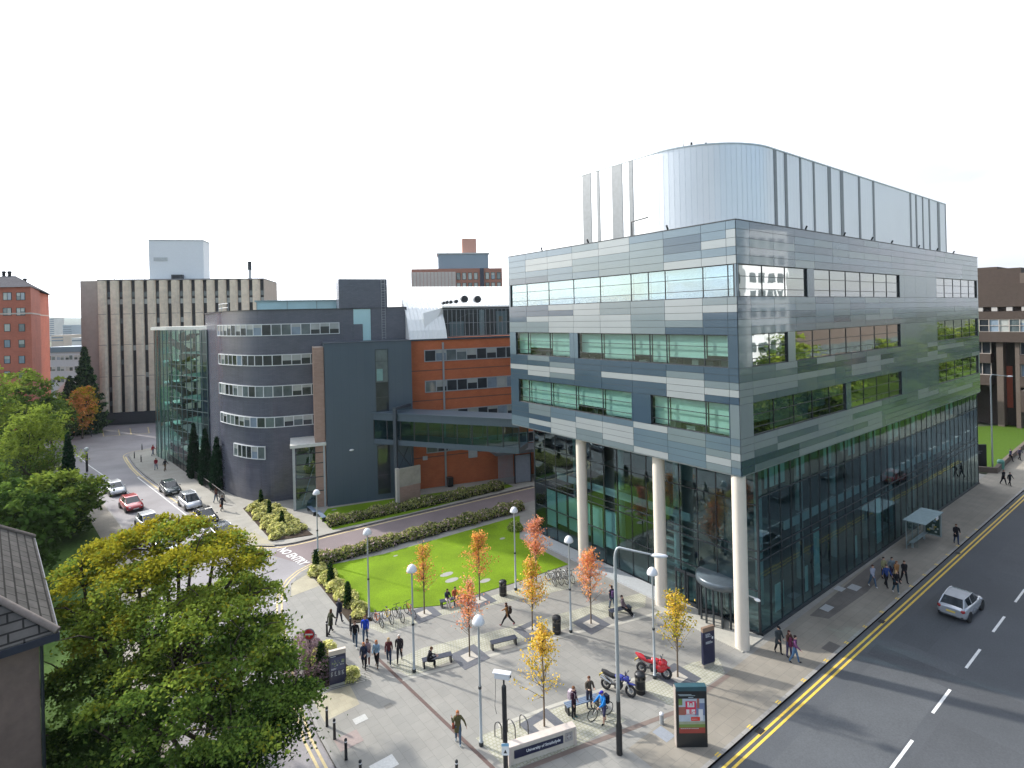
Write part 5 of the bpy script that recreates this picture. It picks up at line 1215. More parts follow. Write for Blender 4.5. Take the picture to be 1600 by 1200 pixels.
# ---------------------------------------------------------------- street furniture
M_POST = mat('lamp_grey', (.36,.39,.40), .45, .35, var=.05); M_BLK = mat('black_paint', (.012,.013,.016), .4, var=.1); M_CAPW = mat('lamp_white', (.66,.67,.69), .35, var=.02)
def lamp_post(label, p):
    t = thing('lamp_post', label, 'street lamp', p, 0, 'domed lamp posts on the plaza')
    MB().lathe([(.11,0),(.11,.22),(.075,.24),(.07,2.9),(.055,2.95),(.05,6.1)], 10).build('pole', M_POST, t)
    mb = MB(); mb.lathe([(.115,0),(.12,.02),(.12,.2)], 10); mb.lathe([(.085,2.86),(.085,2.98)], 10); mb.build('collar', M_DARK, t)
    MB().lathe([(.06,6.12),(.31,6.14),(.32,6.18),(.29,6.3),(.225,6.43),(.13,6.52),(.001,6.56)], 18).build('lamp_shade', M_CAPW, t)
    return t
LP = [((497,880),'domed lamp post by the NO ENTRY road marking'), ((577,968),'domed lamp post at the bed corner beside the parked bicycles'), ((647,1050),'domed lamp post beside the bench with the hunched seated person'),
      ((752,1165),'domed lamp post nearest the cycle hoops'), ((806,922),'domed lamp post at the lawn corner beside the first black bin'), ((892,988),'domed lamp post between the black bin and the red-orange tree'), ((1023,1060),'domed lamp post in front of the revolving door by the red motorbike')]
l0 = lamp_post(LP[0][1], G(*LP[0][0]))
for px, lab in LP[1:]: dup(l0, G(*px), 0, lab)
def street_light(label, p, h, arm, yaw, base=True):
    t = thing('street_light', label, 'street lamp', p, yaw)
    mb = MB(); pts = [(0,0,2.6 if base else 0),(0,0,h-.5)]+[(arm*.12*(1-math.cos(a)), 0, h-.5+.5*math.sin(a)) for a in (PI/8,PI/4,3*PI/8,PI/2)]+[(arm,0,h-.25)]
    mb.tube(pts, [.1,.075]+[.06]*4+[.045], 9); mb.build('pole', M_POST, t)
    if base: mb = MB(); mb.lathe([(.15,0),(.15,1.4),(.105,1.55),(.095,3.2),(.09,3.3)], 12); mb.build('base', M_BLK, t)
    mb = MB(); mb.ball((arm+.35,0,h-.28), (.42,.14,.1), 12); mb.build('lamp_head', M_CAPW, t); return t
street_light('tall hooked street light with a black lower pole beside the digital kiosk', G(968,1178), 10.1, 1.75, R(-37.3)-.2)
street_light('tall street light standing on the far lawn at the right', G(1551,733), 12.4, 2.2, R(-37), False)
p = G(791,1230)
t = thing('camera_pole', 'black surveillance camera pole at the end of the low name wall', 'camera pole', p, 0)
MB().lathe([(.11,0),(.11,4.6),(.085,4.65),(.04,4.7),(.04,4.95)], 12).build('pole', M_BLK, t)
mb = MB(); mb.box(-.42,.3,-.13,.13,4.98,5.22); mb.box(-.5,.34,-.15,.15,5.22,5.26); mb.xf(Matrix.Rotation(R(-52),4,'Z')); ch = mb.build('camera_head', M_CAPW, t, bevel=.015)
mb = MB(); mb.lathe([(.05,.0),(.05,.03)], 10, (0,0,0), 0, 'X'); mb.xf(Matrix.Translation((.19,-.25,5.1)) @ Matrix.Rotation(R(-52),4,'Z')); mb.build('lens', M_BLK, ch)
mb = MB(); mb.tube([(-.25,.3,5.0),(-.26,.3,4.3),(-.3,.32,3.7),(-.24,.3,3.3)], .012, 4); mb.build('cable', M_DARK, t)
mb = MB(); a_ = math.atan2(-FW[1], -FW[0]); c_, s_ = math.cos(a_), math.sin(a_)
def cf(u, z, d): return (c_*d-s_*u, s_*d+c_*u, z)
mb.obox(cf,-.17,.17,1.55,2.1,.115,.13); sg = mb.build('notice', mat('notice_white', (.72,.74,.74), .5), t)
mb = MB(); mb.obox(cf,-.17,.17,1.97,2.1,.13,.135,0); mb.build('notice_band', mat('notice_blue', (.20,.42,.60), .5), sg, fix=False); MB().add([cf(-.08,1.65,.134),cf(.08,1.65,.134),cf(0,1.82,.134)], [(0,1,2)]).build('notice_mark', M_BLK, sg, fix=False)
def bollard(label, p):
    t = thing('bollard', label, 'bollard', p, 0, 'black bollards')
    MB().lathe([(.085,0),(.075,.05),(.07,.86)], 10).build('post', M_BLK, t); MB().lathe([(.072,.86),(.074,.92)], 10).build('band', M_CAPW, t)
    MB().lathe([(.074,.92),(.07,1.0),(.03,1.04),(.001,1.05)], 10).build('cap', M_BLK, t); return t
BO = [((511,1134.6),'first black bollard of the kerb row, just below the tactile patch'), ((522.8,1154.5),'second black bollard down the kerb row by the pinkish manhole'), ((540.8,1186.6),'third black bollard down the kerb row'), ((563.5,1222),'black bollard at the bottom of the kerb row, cut by the photo edge'),
      ((714,1222),'lone black bollard at the bottom edge below the walker with raised arms'), ((511,994),'black bollard beside the woman in the olive coat'), ((547.7,985),'black bollard at the tip of the golden shrub bed'),
      ((210,716),'black bollard on the rounded corner by the stair tower'), ((220.5,722),'black bollard behind the faded yellow kerb line near the stair tower'), ((222,703),'farthest black bollard at the stair tower corner'), ((143,682),'black bollard by the striped tower entrance')]
b0 = bollard(BO[0][1], G(*BO[0][0]))
for px, lab in BO[1:]: dup(b0, G(*px), 0, lab)
sb = thing('steel_bollard', 'short silver bollard beside the digital kiosk', 'bollard', G(1034,1131))
MB().lathe([(.11,0),(.11,.5)], 14).build('post', M_STEEL, sb); MB().lathe([(.115,.5),(.11,.56),(.001,.58)], 14).build('cap', M_CAPW, sb)
def bin_(label, p):
    t = thing('litter_bin', label, 'bin', p, 0, 'black litter bins')
    MB().lathe([(.27,0),(.29,.04),(.29,.78)], 16).build('body', M_BLK, t); mb = MB(); mb.lathe([(.3,.76),(.3,.8)], 16); mb.build('band', mat('bin_gold', (.10,.095,.08), .4), t); MB().lathe([(.295,.25),(.3,.27),(.295,.29)], 16).build('band', mat('bin_gold', (.10,.095,.08), .4), t)
    mb = MB()
    for k in range(4): a = k*PI/2+.4; mb.box(.25*math.cos(a)-.05,.25*math.cos(a)+.05,.25*math.sin(a)-.05,.25*math.sin(a)+.05,.8,1.0)
    mb.build('post', M_BLK, t); MB().lathe([(.3,1.0),(.31,1.03),(.26,1.12),(.1,1.17),(.001,1.18)], 16).build('hood', M_BLK, t); return t
n0 = bin_('black litter bin on the lawn edge by the lamp post', G(786,930))
dup(n0, G(870,989), 0, 'black litter bin in the middle of the plaza behind the yellow tree'); dup(n0, G(1000.7,1082), 0, 'black litter bin between the two motorbikes')
M_SEAT = mat('bench_slate', (.04,.047,.07), .45, var=.1, scale=6.); M_SEATB = mat('bench_blue_grey', (.16,.21,.29), .4, var=.1, scale=6.)
def bench(label, a, b, m=None):
    L = math.hypot(b[0]-a[0], b[1]-a[1]); L = max(L, 1.6)
    t = thing('bench', label, 'bench', ((a[0]+b[0])/2,(a[1]+b[1])/2,0), math.atan2(b[1]-a[1], b[0]-a[0]), 'backless plaza benches')
    mb = MB()
    for k in range(4): mb.box(-L/2,L/2,-.23+.118*k,-.23+.118*k+.105,.42,.47)
    mb.build('seat', m or M_SEAT, t, bevel=.008)
    for s in (-1,1): mb = MB(); mb.box(s*(L/2-.09)-.045,s*(L/2-.09)+.045,-.22,.22,0,.42); mb.build('leg', M_BLK, t, bevel=.006)
    return t
bench('slate bench with one hunched person in a black coat', G(660,1043), G(706,1032)); bench('empty slate bench in the middle of the plaza', G(767,1015), G(807,1005))
bench('slate bench on the lawn edge with two people sitting', G(688,949), G(722,941)); bench('slate bench by the round columns with a person stretching their legs', G(953,965), G(985,956))
bench('blue-grey bench behind the three people with a bicycle', G(884,1115), G(934,1100), M_SEATB)
for (lab, a, b) in (('far slate bench on the path by the glass porch, nearer the porch', (483,797), (493,806)), ('far slate bench on the path by the glass porch, nearer the road', (496,804), (507,815))):
    bench(lab, G(*a), G(*b), M_SEATB)
def hoop(label, a, b):
    c = ((a[0]+b[0])/2, (a[1]+b[1])/2); L = math.hypot(b[0]-a[0], b[1]-a[1])/2
    t = tag(MB().tube([(-L,0,0),(-L,0,.5)]+[(-L*math.cos(k*PI/8),0,.5+.3*math.sin(k*PI/8)) for k in range(1,8)]+[(L,0,.5),(L,0,0)], .03, 8).build('cycle_hoop', mat('hoop_steel', (.11,.11,.11), .4, .6), None, loc=(c[0],c[1],0), rotz=math.atan2(b[1]-a[1], b[0]-a[0])), label, 'cycle stand', 'cycle hoops by the name wall'); return t
cr = lambda x, y: G(760+x/7.056, 1030+y/7.056)
hoop('cycle hoop half hidden by the camera pole', cr(95,850), cr(172,880)); hoop('middle cycle hoop of the three by the name wall', cr(232,800), cr(320,885)); hoop('cycle hoop nearest the yellow tree grille', cr(370,752), cr(462,838))
# black railing by the walkway
rl = [G(x,y) for x,y in ((262,718),(275,727),(300,745),(325,764),(345,779),(352,785))]
t = thing('railing', 'black metal railing along the walkway below the curved wall', 'railing', (0,0,0)); mb = MB()
rs = smooth_poly(rl, 2)
mb.tube([(p[0],p[1],1.05) for p in rs], .03, 5); mb.tube([(p[0],p[1],.2) for p in rs], .025, 5)
mb.build('rail', M_BLK, t)
fnr, cr_ = along(rs, 1); mb = MB(); u = 0
while u < cr_[-1]: q = fnr(u,0,0); mb.tube([(q[0],q[1],0),(q[0],q[1],1.05)], .02 if int(u/.28) % 7 else .035, 4, caps=False); u += .28
mb.build('baluster', M_BLK, t)
# map totems, kiosk, name wall, signs
M_NAVY = mat('navy_panel', (.010,.014,.048), .3, var=.08, spec=.6); M_TXT = mat('sign_white', (.62,.66,.70), .5)
def rows(mb, u0, u1, z0, z1, n, d, mi=0, seed=1):
    r_ = random.Random(seed)
    for k in range(n):
        z = z1-(z1-z0)*(k+.5)/n; u = u0
        e = u0+(u1-u0)*r_.uniform(.5,1)
        while u < e-.02: w_ = min(r_.uniform(.03,.09), e-u); mb.box(u, u+w_, -d-.004, -d, z-.012, z+.012, mi); u += w_+.018
a, b = G(515,1074), G(541,1067); t = thing('map_totem', 'navy map sign with a cream cap beside the purple shrub', 'sign', ((a[0]+b[0])/2,(a[1]+b[1])/2,0), math.atan2(b[1]-a[1], b[0]-a[0]))
w2 = math.hypot(b[0]-a[0], b[1]-a[1])/2
MB().box(-w2,w2,-.1,.1,.16,1.85).build('panel', M_NAVY, t, bevel=.01); MB().box(-w2*.92,w2*.92,-.08,.08,0,.16).build('foot', M_STRIP, t); MB().box(-w2-.01,w2+.01,-.11,.11,1.85,2.12).build('cap', mat('cream_cap', (.58,.50,.42), .6), t, bevel=.01)
mb = MB(); mb.box(-w2*.85,w2*.85,-.106,-.1,.95,1.7,0); rg_ = random.Random(4)
for k in range(16): x = rg_.uniform(-w2*.7,w2*.55); z = rg_.uniform(1.15,1.5); mb.box(x,x+rg_.uniform(.04,.16),-.112,-.106,z,z+rg_.uniform(.03,.1),rg_.choice((1,1,2)))
mp_ = mb.build('map', [mat('map_blue', (.06,.065,.13), .5), mat('map_green', (.22,.28,.12), .6), mat('map_pale', (.35,.38,.36), .6)], t)
mb = MB(); mb.box(-w2*.85,-.1,-.105,-.1,1.76,1.79); rows(mb, -w2*.75, w2*.2, 1.0, 1.1, 2, .106, 0, 3)
for k in range(4): rows(mb, -w2*.8+.2*k, -w2*.8+.2*k+.15, .62, .9, 4, .1, 0, 7+k)
mb.build('lettering', M_TXT, t)
a, b = G(1098,1044), G(1116,1038); t = thing('direction_totem', 'slim navy sign with a brown cap near the corner column', 'sign', ((a[0]+b[0])/2,(a[1]+b[1])/2,0), math.atan2(b[1]-a[1], b[0]-a[0]))
w2 = math.hypot(b[0]-a[0], b[1]-a[1])/2
MB().box(-w2,w2,-.09,.09,.22,2.15).build('panel', M_NAVY, t, bevel=.008); MB().box(-w2*.9,w2*.9,-.07,.07,0,.22).build('foot', mat('stone_foot', (.32,.29,.24), .8), t); MB().box(-w2,w2,-.095,.095,2.15,2.42).build('cap', mat('brown_cap', (.22,.15,.105), .7), t, bevel=.008)
mb = MB(); rows(mb, -w2*.55, w2*.5, 1.82, 2.05, 4, .092, 0, 11); rows(mb, -w2*.55, w2*.75, 1.42, 1.58, 3, .092, 0, 12); mb.box(w2*.5,w2*.72,-.097,-.092,1.66,1.8); mb.build('lettering', M_TXT, t)
a, b = G(1058,1168), G(1106,1167.5); t = thing('digital_kiosk', 'tall black digital advertising kiosk showing a red poster', 'kiosk', ((a[0]+b[0])/2,(a[1]+b[1])/2,0), math.atan2(b[1]-a[1], b[0]-a[0]))
w2 = math.hypot(b[0]-a[0], b[1]-a[1])/2
MB().box(-w2,w2,-.02,.3,0,2.98).build('casing', mat('kiosk_black', (.014,.016,.018), .3, spec=.6), t, bevel=.02); MB().box(-w2-.03,-w2+.02,.0,.34,0,2.9).build('edge_trim', mat('kiosk_side', (.40,.35,.31), .5, .3), t); MB().box(-w2,w2,-.03,.31,2.78,3.0).build('header', mat('kiosk_teal', (.035,.085,.105), .3), t, bevel=.015)
def kq(mb, x0, x1, z0, z1, d, mi): mb.box(-w2+2*w2*x0, -w2+2*w2*x1, -.02-d, -.02-d+.002, z0, z1, mi)
mb = MB(); kq(mb,.08,.92,.72,2.42,.004,0); kq(mb,.08,.92,.72,1.0,.007,1); kq(mb,.08,.92,1.0,1.16,.007,2); kq(mb,.08,.92,1.16,1.3,.007,3); kq(mb,.08,.2,2.1,2.42,.007,2); kq(mb,.08,.3,1.62,2.02,.008,4); kq(mb,.6,.92,1.6,2.2,.007,5); kq(mb,.72,.86,1.35,1.9,.009,6); kq(mb,.67,.75,1.95,2.42,.008,4)
kq(mb,.30,.64,1.66,2.30,.011,7); kq(mb,.47,.76,1.33,1.52,.011,8)
for (x0,x1,z0,z1) in ((.36,.42,2.04,2.26),(.45,.50,2.04,2.20),(.53,.585,2.04,2.26),(.36,.585,2.01,2.09),(.32,.45,1.68,1.90),(.49,.61,1.68,1.90)): kq(mb,x0,x1,z0,z1,.014,6)
kq(mb,.42,.44,1.70,1.9,.016,7); kq(mb,.51,.53,1.7,1.78,.016,7); kq(mb,.55,.6,1.76,1.80,.016,7)
mb.build('screen', [mat('poster_sky', (.42,.48,.55), .4), mat('poster_red', (.30,.05,.04), .4), mat('poster_grass', (.16,.24,.06), .4), mat('poster_path', (.30,.33,.24), .4), mat('poster_brick', (.33,.12,.09), .4), mat('poster_blue', (.16,.20,.33), .4), M_CAPW, mat('poster_pink', (.60,.03,.08), .4), mat('poster_scarlet', (.65,.04,.02), .4)], t)
mb = MB(); kq(mb,.06,.5,2.62,2.64,.013,0); kq(mb,.10,.62,2.57,2.59,.013,0); kq(mb,.4,.56,2.47,2.5,.004,0); rows(mb,-w2*.75,w2*.75,.93,.98,1,.028,0,5); rows(mb, 0.0, w2*.45, 1.38,1.46,1,.034,0,6); mb.build('lettering', mat('kiosk_text', (.45,.55,.58), .5), t)
# low name wall
wr = G(901.7,1165); 
hw = .92
def wall_h(px, py, ty): return None
wl_top = G(794.7,1168,hw); wr_top = G(899.6,1134.5,hw)
wv = Vector((wr_top[0]-wl_top[0], wr_top[1]-wl_top[1])); wl_len = wv.length
t = thing('name_wall', 'low cream stone wall carrying a navy university name board', 'wall', (wl_top[0],wl_top[1],0), math.atan2(wv.y, wv.x))
M_CRM = mat('cream_stone', (.56,.51,.44), .75, var=.08, scale=3., var2=.06, scale2=.9)
MB().box(.05,wl_len-.05,.02,.34,0,.8).build('wall', M_CRM, t); mb = MB(); mb.box(0,wl_len,-.04,.4,.8,hw); mb.box(-.02,.1,-.04,.4,0,.8); mb.box(wl_len-.08,wl_len+.02,-.04,.4,0,.8); mb.build('coping', mat('pink_cream_coping', (.54,.47,.42), .65), t, bevel=.01)
x0, x1 = .28, wl_len*.80
MB().box(x0,x1,-.03,.02,.30,.66).build('name_board', M_NAVY, t)
tv, tf, ta = text_mesh('University of Strathclyde', True)
tl = (x1-x0)*.70; tx = x0+(x1-x0)*.24; tz = .40; thh = .19
MB().add([(tx+u*tl, -.034, tz+v*thh) for u, v in tv], tf).build('lettering', mat('letter_white', (.8,.82,.84), .5), t, fix=False)
cx_ = wl_len*.80+.12; cw_ = min(.5, wl_len-.2-cx_)
MB().box(cx_,cx_+cw_,-.02,.02,.30,.70).build('crest_plate', mat('crest_grey', (.40,.38,.37), .5, .3), t)
mb = MB(); m_ = cx_+cw_/2; mb.add([(m_-.13,-.024,.66),(m_+.13,-.024,.66),(m_+.13,-.024,.48),(m_,-.024,.36),(m_-.13,-.024,.48)], [(0,1,2,3,4)], 0); mb.add([(m_-.03,-.028,.64),(m_+.03,-.028,.64),(m_+.03,-.028,.40),(m_-.03,-.028,.40)], [(0,1,2,3)], 1); mb.add([(m_-.11,-.028,.57),(m_+.11,-.028,.57),(m_+.11,-.028,.52),(m_-.11,-.028,.52)], [(0,1,2,3)], 1); mb.build('crest', [mat('crest_dark', (.25,.22,.22), .5), mat('crest_pale', (.5,.48,.46), .5)], t, fix=False)
# no entry sign
p = G(485,1050); t = thing('no_entry_sign', 'round red no entry sign with a white bar on a dark pole', 'sign', p, math.atan2(-FW[1],-FW[0])+PI/2)
MB().lathe([(.045,0),(.045,2.35)], 8).build('pole', M_BLK, t)
def disc(name, r0, r1, y, m, z=2.35):
    mb = MB(); mb.lathe([(r0,y),(r1,y+.012),(.001,y+.012)], 26, (0,0,z), 0, 'Y'); return mb
dk = MB().lathe([(.001,-.05),(.36,-.05),(.36,-.075),(.001,-.075)], 26, (0,0,2.35), 0, 'Y').build('backing', mat('sign_grey', (.22,.22,.23), .5), t)
MB().lathe([(.30,-.076),(.30,-.085),(.001,-.085)], 26, (0,0,2.35), 0, 'Y').build('face', mat('sign_red', (.50,.015,.02), .4), t); MB().box(-.23,.23,-.09,-.086,2.305,2.395).build('bar', M_CAPW, t)
# far signs
p = AT(147,655,118); t = thing('entrance_sign', 'navy entrance sign at the foot of the striped tower', 'sign', (p[0],p[1],0), R(-37)); MB().box(-.9,.9,-.15,.15,.2,3.3).build('panel', M_NAVY, t); MB().box(-.7,.7,-.12,.12,0,.2).build('foot', M_STRIP, t); mb = MB(); rows(mb,-.6,.4,2.2,2.8,4,.155,0,2); mb.build('lettering', M_TXT, t)
p = G(1531,731); t = thing('roadside_sign', 'black roadside sign board at the edge of the far lawn', 'sign', p, R(-37)); MB().box(-.85,.85,-.12,.12,.15,3.1).build('panel', M_BLK, t); MB().box(-.7,.7,-.1,.1,0,.15).build('foot', M_STEEL, t); mb = MB(); rows(mb,-.5,.3,1.9,2.3,3,.125,0,2); mb.build('lettering', M_TXT, t)
p = AT(137,738,84); t = thing('lantern_post', 'black post with a pale globe lantern left of the street', 'street lamp', G(136,737)); MB().lathe([(.16,0),(.16,2.6),(.12,2.7),(.1,3.0)], 10).build('post', M_BLK, t); mb = MB(); mb.ball((0,0,3.3), .33, 12); mb.build('lantern', mat('lantern_pale', (.62,.64,.60), .3), t)
for i, (x, y) in enumerate(((1563,722),(1570,718))):
    p = G(x, y); 
    if i == 0: t = thing('low_boundary_wall', 'low stone wall edging the path by the far lawn', 'wall', (0,0,0)); mb = MB(); ribbon(mb, [G(1524,737), G(1556,739), G(1570,725), G(1606,694)], -.2, .2, 0, 0, .7); mb.build('wall', M_BRL, t)
p = G(1564,732); t = thing('litter_bin', 'green litter bin where the far lawn wall meets the path', 'bin', p); MB().lathe([(.35,0),(.4,.9)], 12).build('body', mat('bin_green', (.08,.22,.18), .5), t); MB().lathe([(.42,.9),(.3,1.15),(.001,1.2)], 12).build('hood', mat('bin_green', (.08,.22,.18), .5), t)
p = G(699,757); t = thing('wheeled_bin', 'black bin against the orange wall', 'bin', L2(14.9,1.3), A2); MB().box(-.35,.35,-.35,.35,.1,1.1).build('body', M_BLK, t, bevel=.03); MB().box(-.38,.38,-.4,.38,1.1,1.2).build('lid', M_DARK, t)
# bus shelter
t = thing('bus_shelter', 'glass bus shelter with an advertising panel on the pavement', 'bus shelter', (25.2,-2.15,0), 0)
MB().box(-.1,4.7,-.1,1.6,2.5,2.58).build('roof', mat('shelter_roof', (.36,.45,.47), .25, .3), t, bevel=.01)
mb = MB()
for x in (0,1.5,3.0,4.45):
    mb.box(x,x+.07,1.35,1.42,0,2.5)
mb.box(0,4.5,1.35,1.42,.25,.31); mb.box(0,4.5,1.35,1.42,2.42,2.5); mb.build('frame', mat('shelter_frame', (.28,.34,.35), .4, .4), t)
MB().quad((.07,1.385,.3),(4.45,1.385,.3),(4.45,1.385,2.4),(.07,1.385,2.4)).build('rear_glass', mat_glass('shelter_glass', (.8,.86,.85), .05, 1.45), t, fix=False)
MB().quad((.02,.5,.3),(.02,1.35,.3),(.02,1.35,2.4),(.02,.5,2.4)).build('end_glass', mat_glass('shelter_glass', (.8,.86,.85), .05, 1.45), t, fix=False)
ad = MB().box(4.36,4.54,.0,1.3,.3,2.4).build('advert_panel', mat('shelter_frame2', (.30,.36,.37), .4, .4), t)
mb = MB(); mb.box(4.35,4.358,.1,1.2,.42,2.3,0); rg_ = random.Random(8)
for k in range(14): y = rg_.uniform(.15,.85); z = rg_.uniform(.6,2.0); mb.box(4.342,4.349-.0002*k,y,y+rg_.uniform(.1,.3),z,z+rg_.uniform(.08,.3),rg_.choice((1,2,3,4)))
mb.build('poster', [mat('ad_dark', (.03,.06,.05), .3), mat('ad_yellow', (.45,.38,.10), .3), mat('ad_blue', (.16,.25,.34), .3), mat('ad_red', (.35,.09,.06), .3), mat('ad_pale', (.4,.45,.45), .3)], ad)
mb = MB(); mb.box(.3,4.1,.95,1.28,.5,.55); mb.box(.6,.68,1.05,1.2,0,.5); mb.box(3.6,3.68,1.05,1.2,0,.5); mb.build('seat', mat('shelter_seat', (.42,.48,.49), .4, .4), t)
MB().box(2.6,3.2,-.14,-.11,2.3,2.55).build('stop_plate', M_CAPW, t)

# ---------------------------------------------------------------- vehicles
M_TYRE = mat('tyre', (.018,.018,.02), .8); M_RIM = mat('alloy', (.45,.46,.48), .35, .7); M_CARG = mat('car_glass', (.018,.024,.03), .06, spec=.9, var=.2)
M_TAIL = mat('tail_light', (.30,.012,.015), .25); M_HEAD = mat('headlight', (.62,.64,.66), .15, .3); M_PLT = mat('number_plate_yellow', (.62,.48,.08), .5); M_PLW = mat('number_plate_white', (.7,.7,.68), .5); M_TRIM = mat('car_trim', (.02,.021,.023), .6)
def paint(name, c, met=.4): return mat('car_paint_'+name, c, .26, met, var=.02, coat=.9, spec=.5)
def car(label, pos, yaw, pm, kind='hatch', group=None, scale=1., name='parked_car'):
    """front towards +x; side profile lofted across the width, glasshouse on top"""
    t = thing(name, label, 'car', pos, yaw, group); t.scale = (scale,)*3
    L = 4.15; W = .86
    # station: x, floor z, deck z, half width low, half width deck
    S = [(-2.06,.42,.86,.62,.60),(-2.02,.32,.96,.74,.70),(-1.8,.24,1.0,.83,.76),(-1.2,.2,.99,.87,.79),(-.4,.18,.96,.87,.81),(.5,.18,.93,.87,.81),(1.0,.19,.90,.87,.79),(1.5,.22,.84,.86,.74),(1.85,.28,.74,.8,.66),(2.05,.34,.62,.68,.56),(2.1,.42,.54,.58,.50)]
    if kind == 'mpv': S = [(x,a,b+.06,c,d) for (x,a,b,c,d) in S]
    V = []; Fc = []
    for (x, a, b, c, d) in S:
        m = (a+b)/2
        half = [(0,a),(c*.85,a),(c,a+.1),(c+.02,m),(c-.01,b-.1),(d,b-.015),(d*.75,b+.015),(0,b+.03)]
        ring = half+[(-y,z) for (y,z) in reversed(half[1:-1])]
        V += [(x,y,z) for (y,z) in ring]
    n = 14
    for i in range(len(S)-1):
        for k in range(n): Fc.append((i*n+k,(i+1)*n+k,(i+1)*n+(k+1)%n,i*n+(k+1)%n))
    mb = MB().add(V, Fc, 0, True); mb.add(V[:n], [tuple(range(n))], 0, True); mb.add(V[-n:], [tuple(range(n-1,-1,-1))], 0, True)
    body = mb.build('body', pm, t)
    top = 1.48 if kind != 'mpv' else 1.62
    if kind == 'van': top = 2.2
    xs = {'hatch':(-1.95,-1.45,.28,1.12),'mpv':(-2.0,-1.7,.35,1.45),'saloon':(-1.55,-.85,.2,1.05),'van':(-2.02,-1.95,.9,1.5)}[kind]
    zb = .93 if kind != 'mpv' else .98
    b_ = [(xs[0],.70,zb),(-.5,.795,zb),(.4,.795,zb-.01),(xs[3],.70,zb-.07)]; tp_ = [(xs[1],.56,top-.05),(-.6,.62,top),(xs[2]-.3,.62,top),(xs[2],.58,top-.05)]
    mb = MB(); v = [p for p in b_]+[p for p in tp_]+[(p[0],-p[1],p[2]) for p in b_]+[(p[0],-p[1],p[2]) for p in tp_]
    mb.add(v, [(0,1,5,4),(1,2,6,5),(2,3,7,6),(8,12,13,9),(9,13,14,10),(10,14,15,11),(0,4,12,8),(3,11,15,7),(4,5,13,12),(5,6,14,13),(6,7,15,14)])
    mb.build('window_glass', M_CARG if kind != 'van' else pm, t)
    mb = MB(); e = .012     # roof skin and pillars, proud of the glass
    r_ = [(p[0],p[1],p[2]+e) for p in tp_]; rr = [(p[0],-p[1],p[2]) for p in r_]
    for i in range(3): mb.add([r_[i],r_[i+1],rr[i+1],rr[i]], [(0,1,2,3)], 0, True)
    for s in (1,-1):
        mb.tube([(p[0],s*p[1],p[2]) for p in tp_], .03, 6); mb.tube([(xs[3],s*.70,zb-.07),(xs[2],s*.58,top-.04)], .032, 5); mb.tube([(xs[0],s*.70,zb),(xs[1],s*.56,top-.04)], .055, 5)
        mb.tube([(-.55,s*.79,zb),(-.6,s*.62,top)], .035, 5)
        if kind != 'hatch': mb.tube([(-1.25,s*.76,zb),(-1.2,s*.6,top)], .04, 5)
        else: mb.add([(-1.75,s*.735,zb-.01),(-1.18,s*.775,zb-.01),(-1.35,s*.6,top-.02),(-1.5,s*.565,top-.05)], [(0,1,2,3)])
    mb.build('roof', pm, t)
    for (x, s) in ((-1.28,1),(1.3,1),(-1.28,-1),(1.3,-1)):
        w = MB().lathe([(.18,-.1),(.3,-.1),(.32,-.07),(.32,.07),(.3,.1),(.18,.1)], 20, (x,s*.8,.32), 0, 'Y').build('wheel', M_TYRE, t)
        mb = MB().lathe([(.2,-.104),(.2,.104)], 16, (x,s*.8,.32), 0, 'Y'); mb.build('rim', M_RIM, w)
        MB().lathe([(.375,-.11),(.375,.055)], 20, (x,s*.8,.34), 0, 'Y').build('wheel_arch', M_TRIM, t)
    for s in (1,-1):
        mb = MB(); mb.ball((-1.95,s*.64,.82), (.15,.16,.14), 8); mb.build('tail_light', M_TAIL, t)
        mb = MB(); mb.ball((1.88,s*.56,.62), (.16,.14,.09), 8); mb.build('headlight', M_HEAD, t)
        mb = MB(); mb.ball((.82,s*.92,.98), (.09,.1,.07), 8); mb.build('wing_mirror', pm if kind != 'van' else M_TRIM, t)
    mb = MB(); mb.box(-2.075,-2.05,-.26,.26,.60,.71); mb.build('number_plate', M_PLT, t); mb = MB(); mb.box(2.09,2.115,-.26,.26,.40,.50); mb.build('number_plate', M_PLW, t)
    MB().box(-2.05,-1.9,-.7,.7,.36,.46).build('bumper_trim', M_TRIM, t); MB().box(2.0,2.112,-.5,.5,.34,.39).build('bumper_trim', M_TRIM, t)
    return t
SILV = paint('silver', (.50,.52,.56), .5); BLACK = paint('black', (.012,.014,.018), .2); GREY = paint('grey', (.10,.12,.14), .4); REDP = paint('red', (.42,.02,.025), .1); WHITE = paint('white', (.62,.64,.65), .1); TEAL = paint('dark_teal', (.02,.035,.04), .3)
cp = G(1512,962); car('silver hatchback driving away along the main road', (cp[0]+.7,cp[1]+.55,RZ), R(-1.5), SILV, 'hatch', None, 1., 'car')
def ln_yaw(a, b): A, B = G(*a), G(*b); return math.atan2(B[1]-A[1], B[0]-A[0])
sy_ = ln_yaw((250,773),(345,850))
PK = [((266,768),TEAL,'hatch','dark hatchback at the far end of the parking bay row'), ((297,790),SILV,'mpv','silver people carrier second in the parking bay row'), ((321,814),BLACK,'saloon','black car third in the row with a pale windscreen'), ((350,841),GREY,'hatch','grey car nearest the porch in the row, half hidden by maple leaves')]
for px, pm, kd, lab in PK:
    p = G(*px); car(lab, (p[0],p[1],RZ), sy_, pm, kd, 'cars parked along the right side of the street')
for px, pm, kd, lab in (((180,769),WHITE,'hatch','white car with a dark roof parked on the left side of the street'), ((205,793),REDP,'hatch','red car parked behind the maple on the left side'), ((232,822),WHITE,'hatch','pale car glimpsed through the maple crown'), ((262,862),SILV,'saloon','silver car deep behind the maple foliage')):
    p = G(*px); car(lab, (p[0],p[1],RZ), ln_yaw((140,728),(225,790)), pm, kd, 'cars parked along the left side of the street')
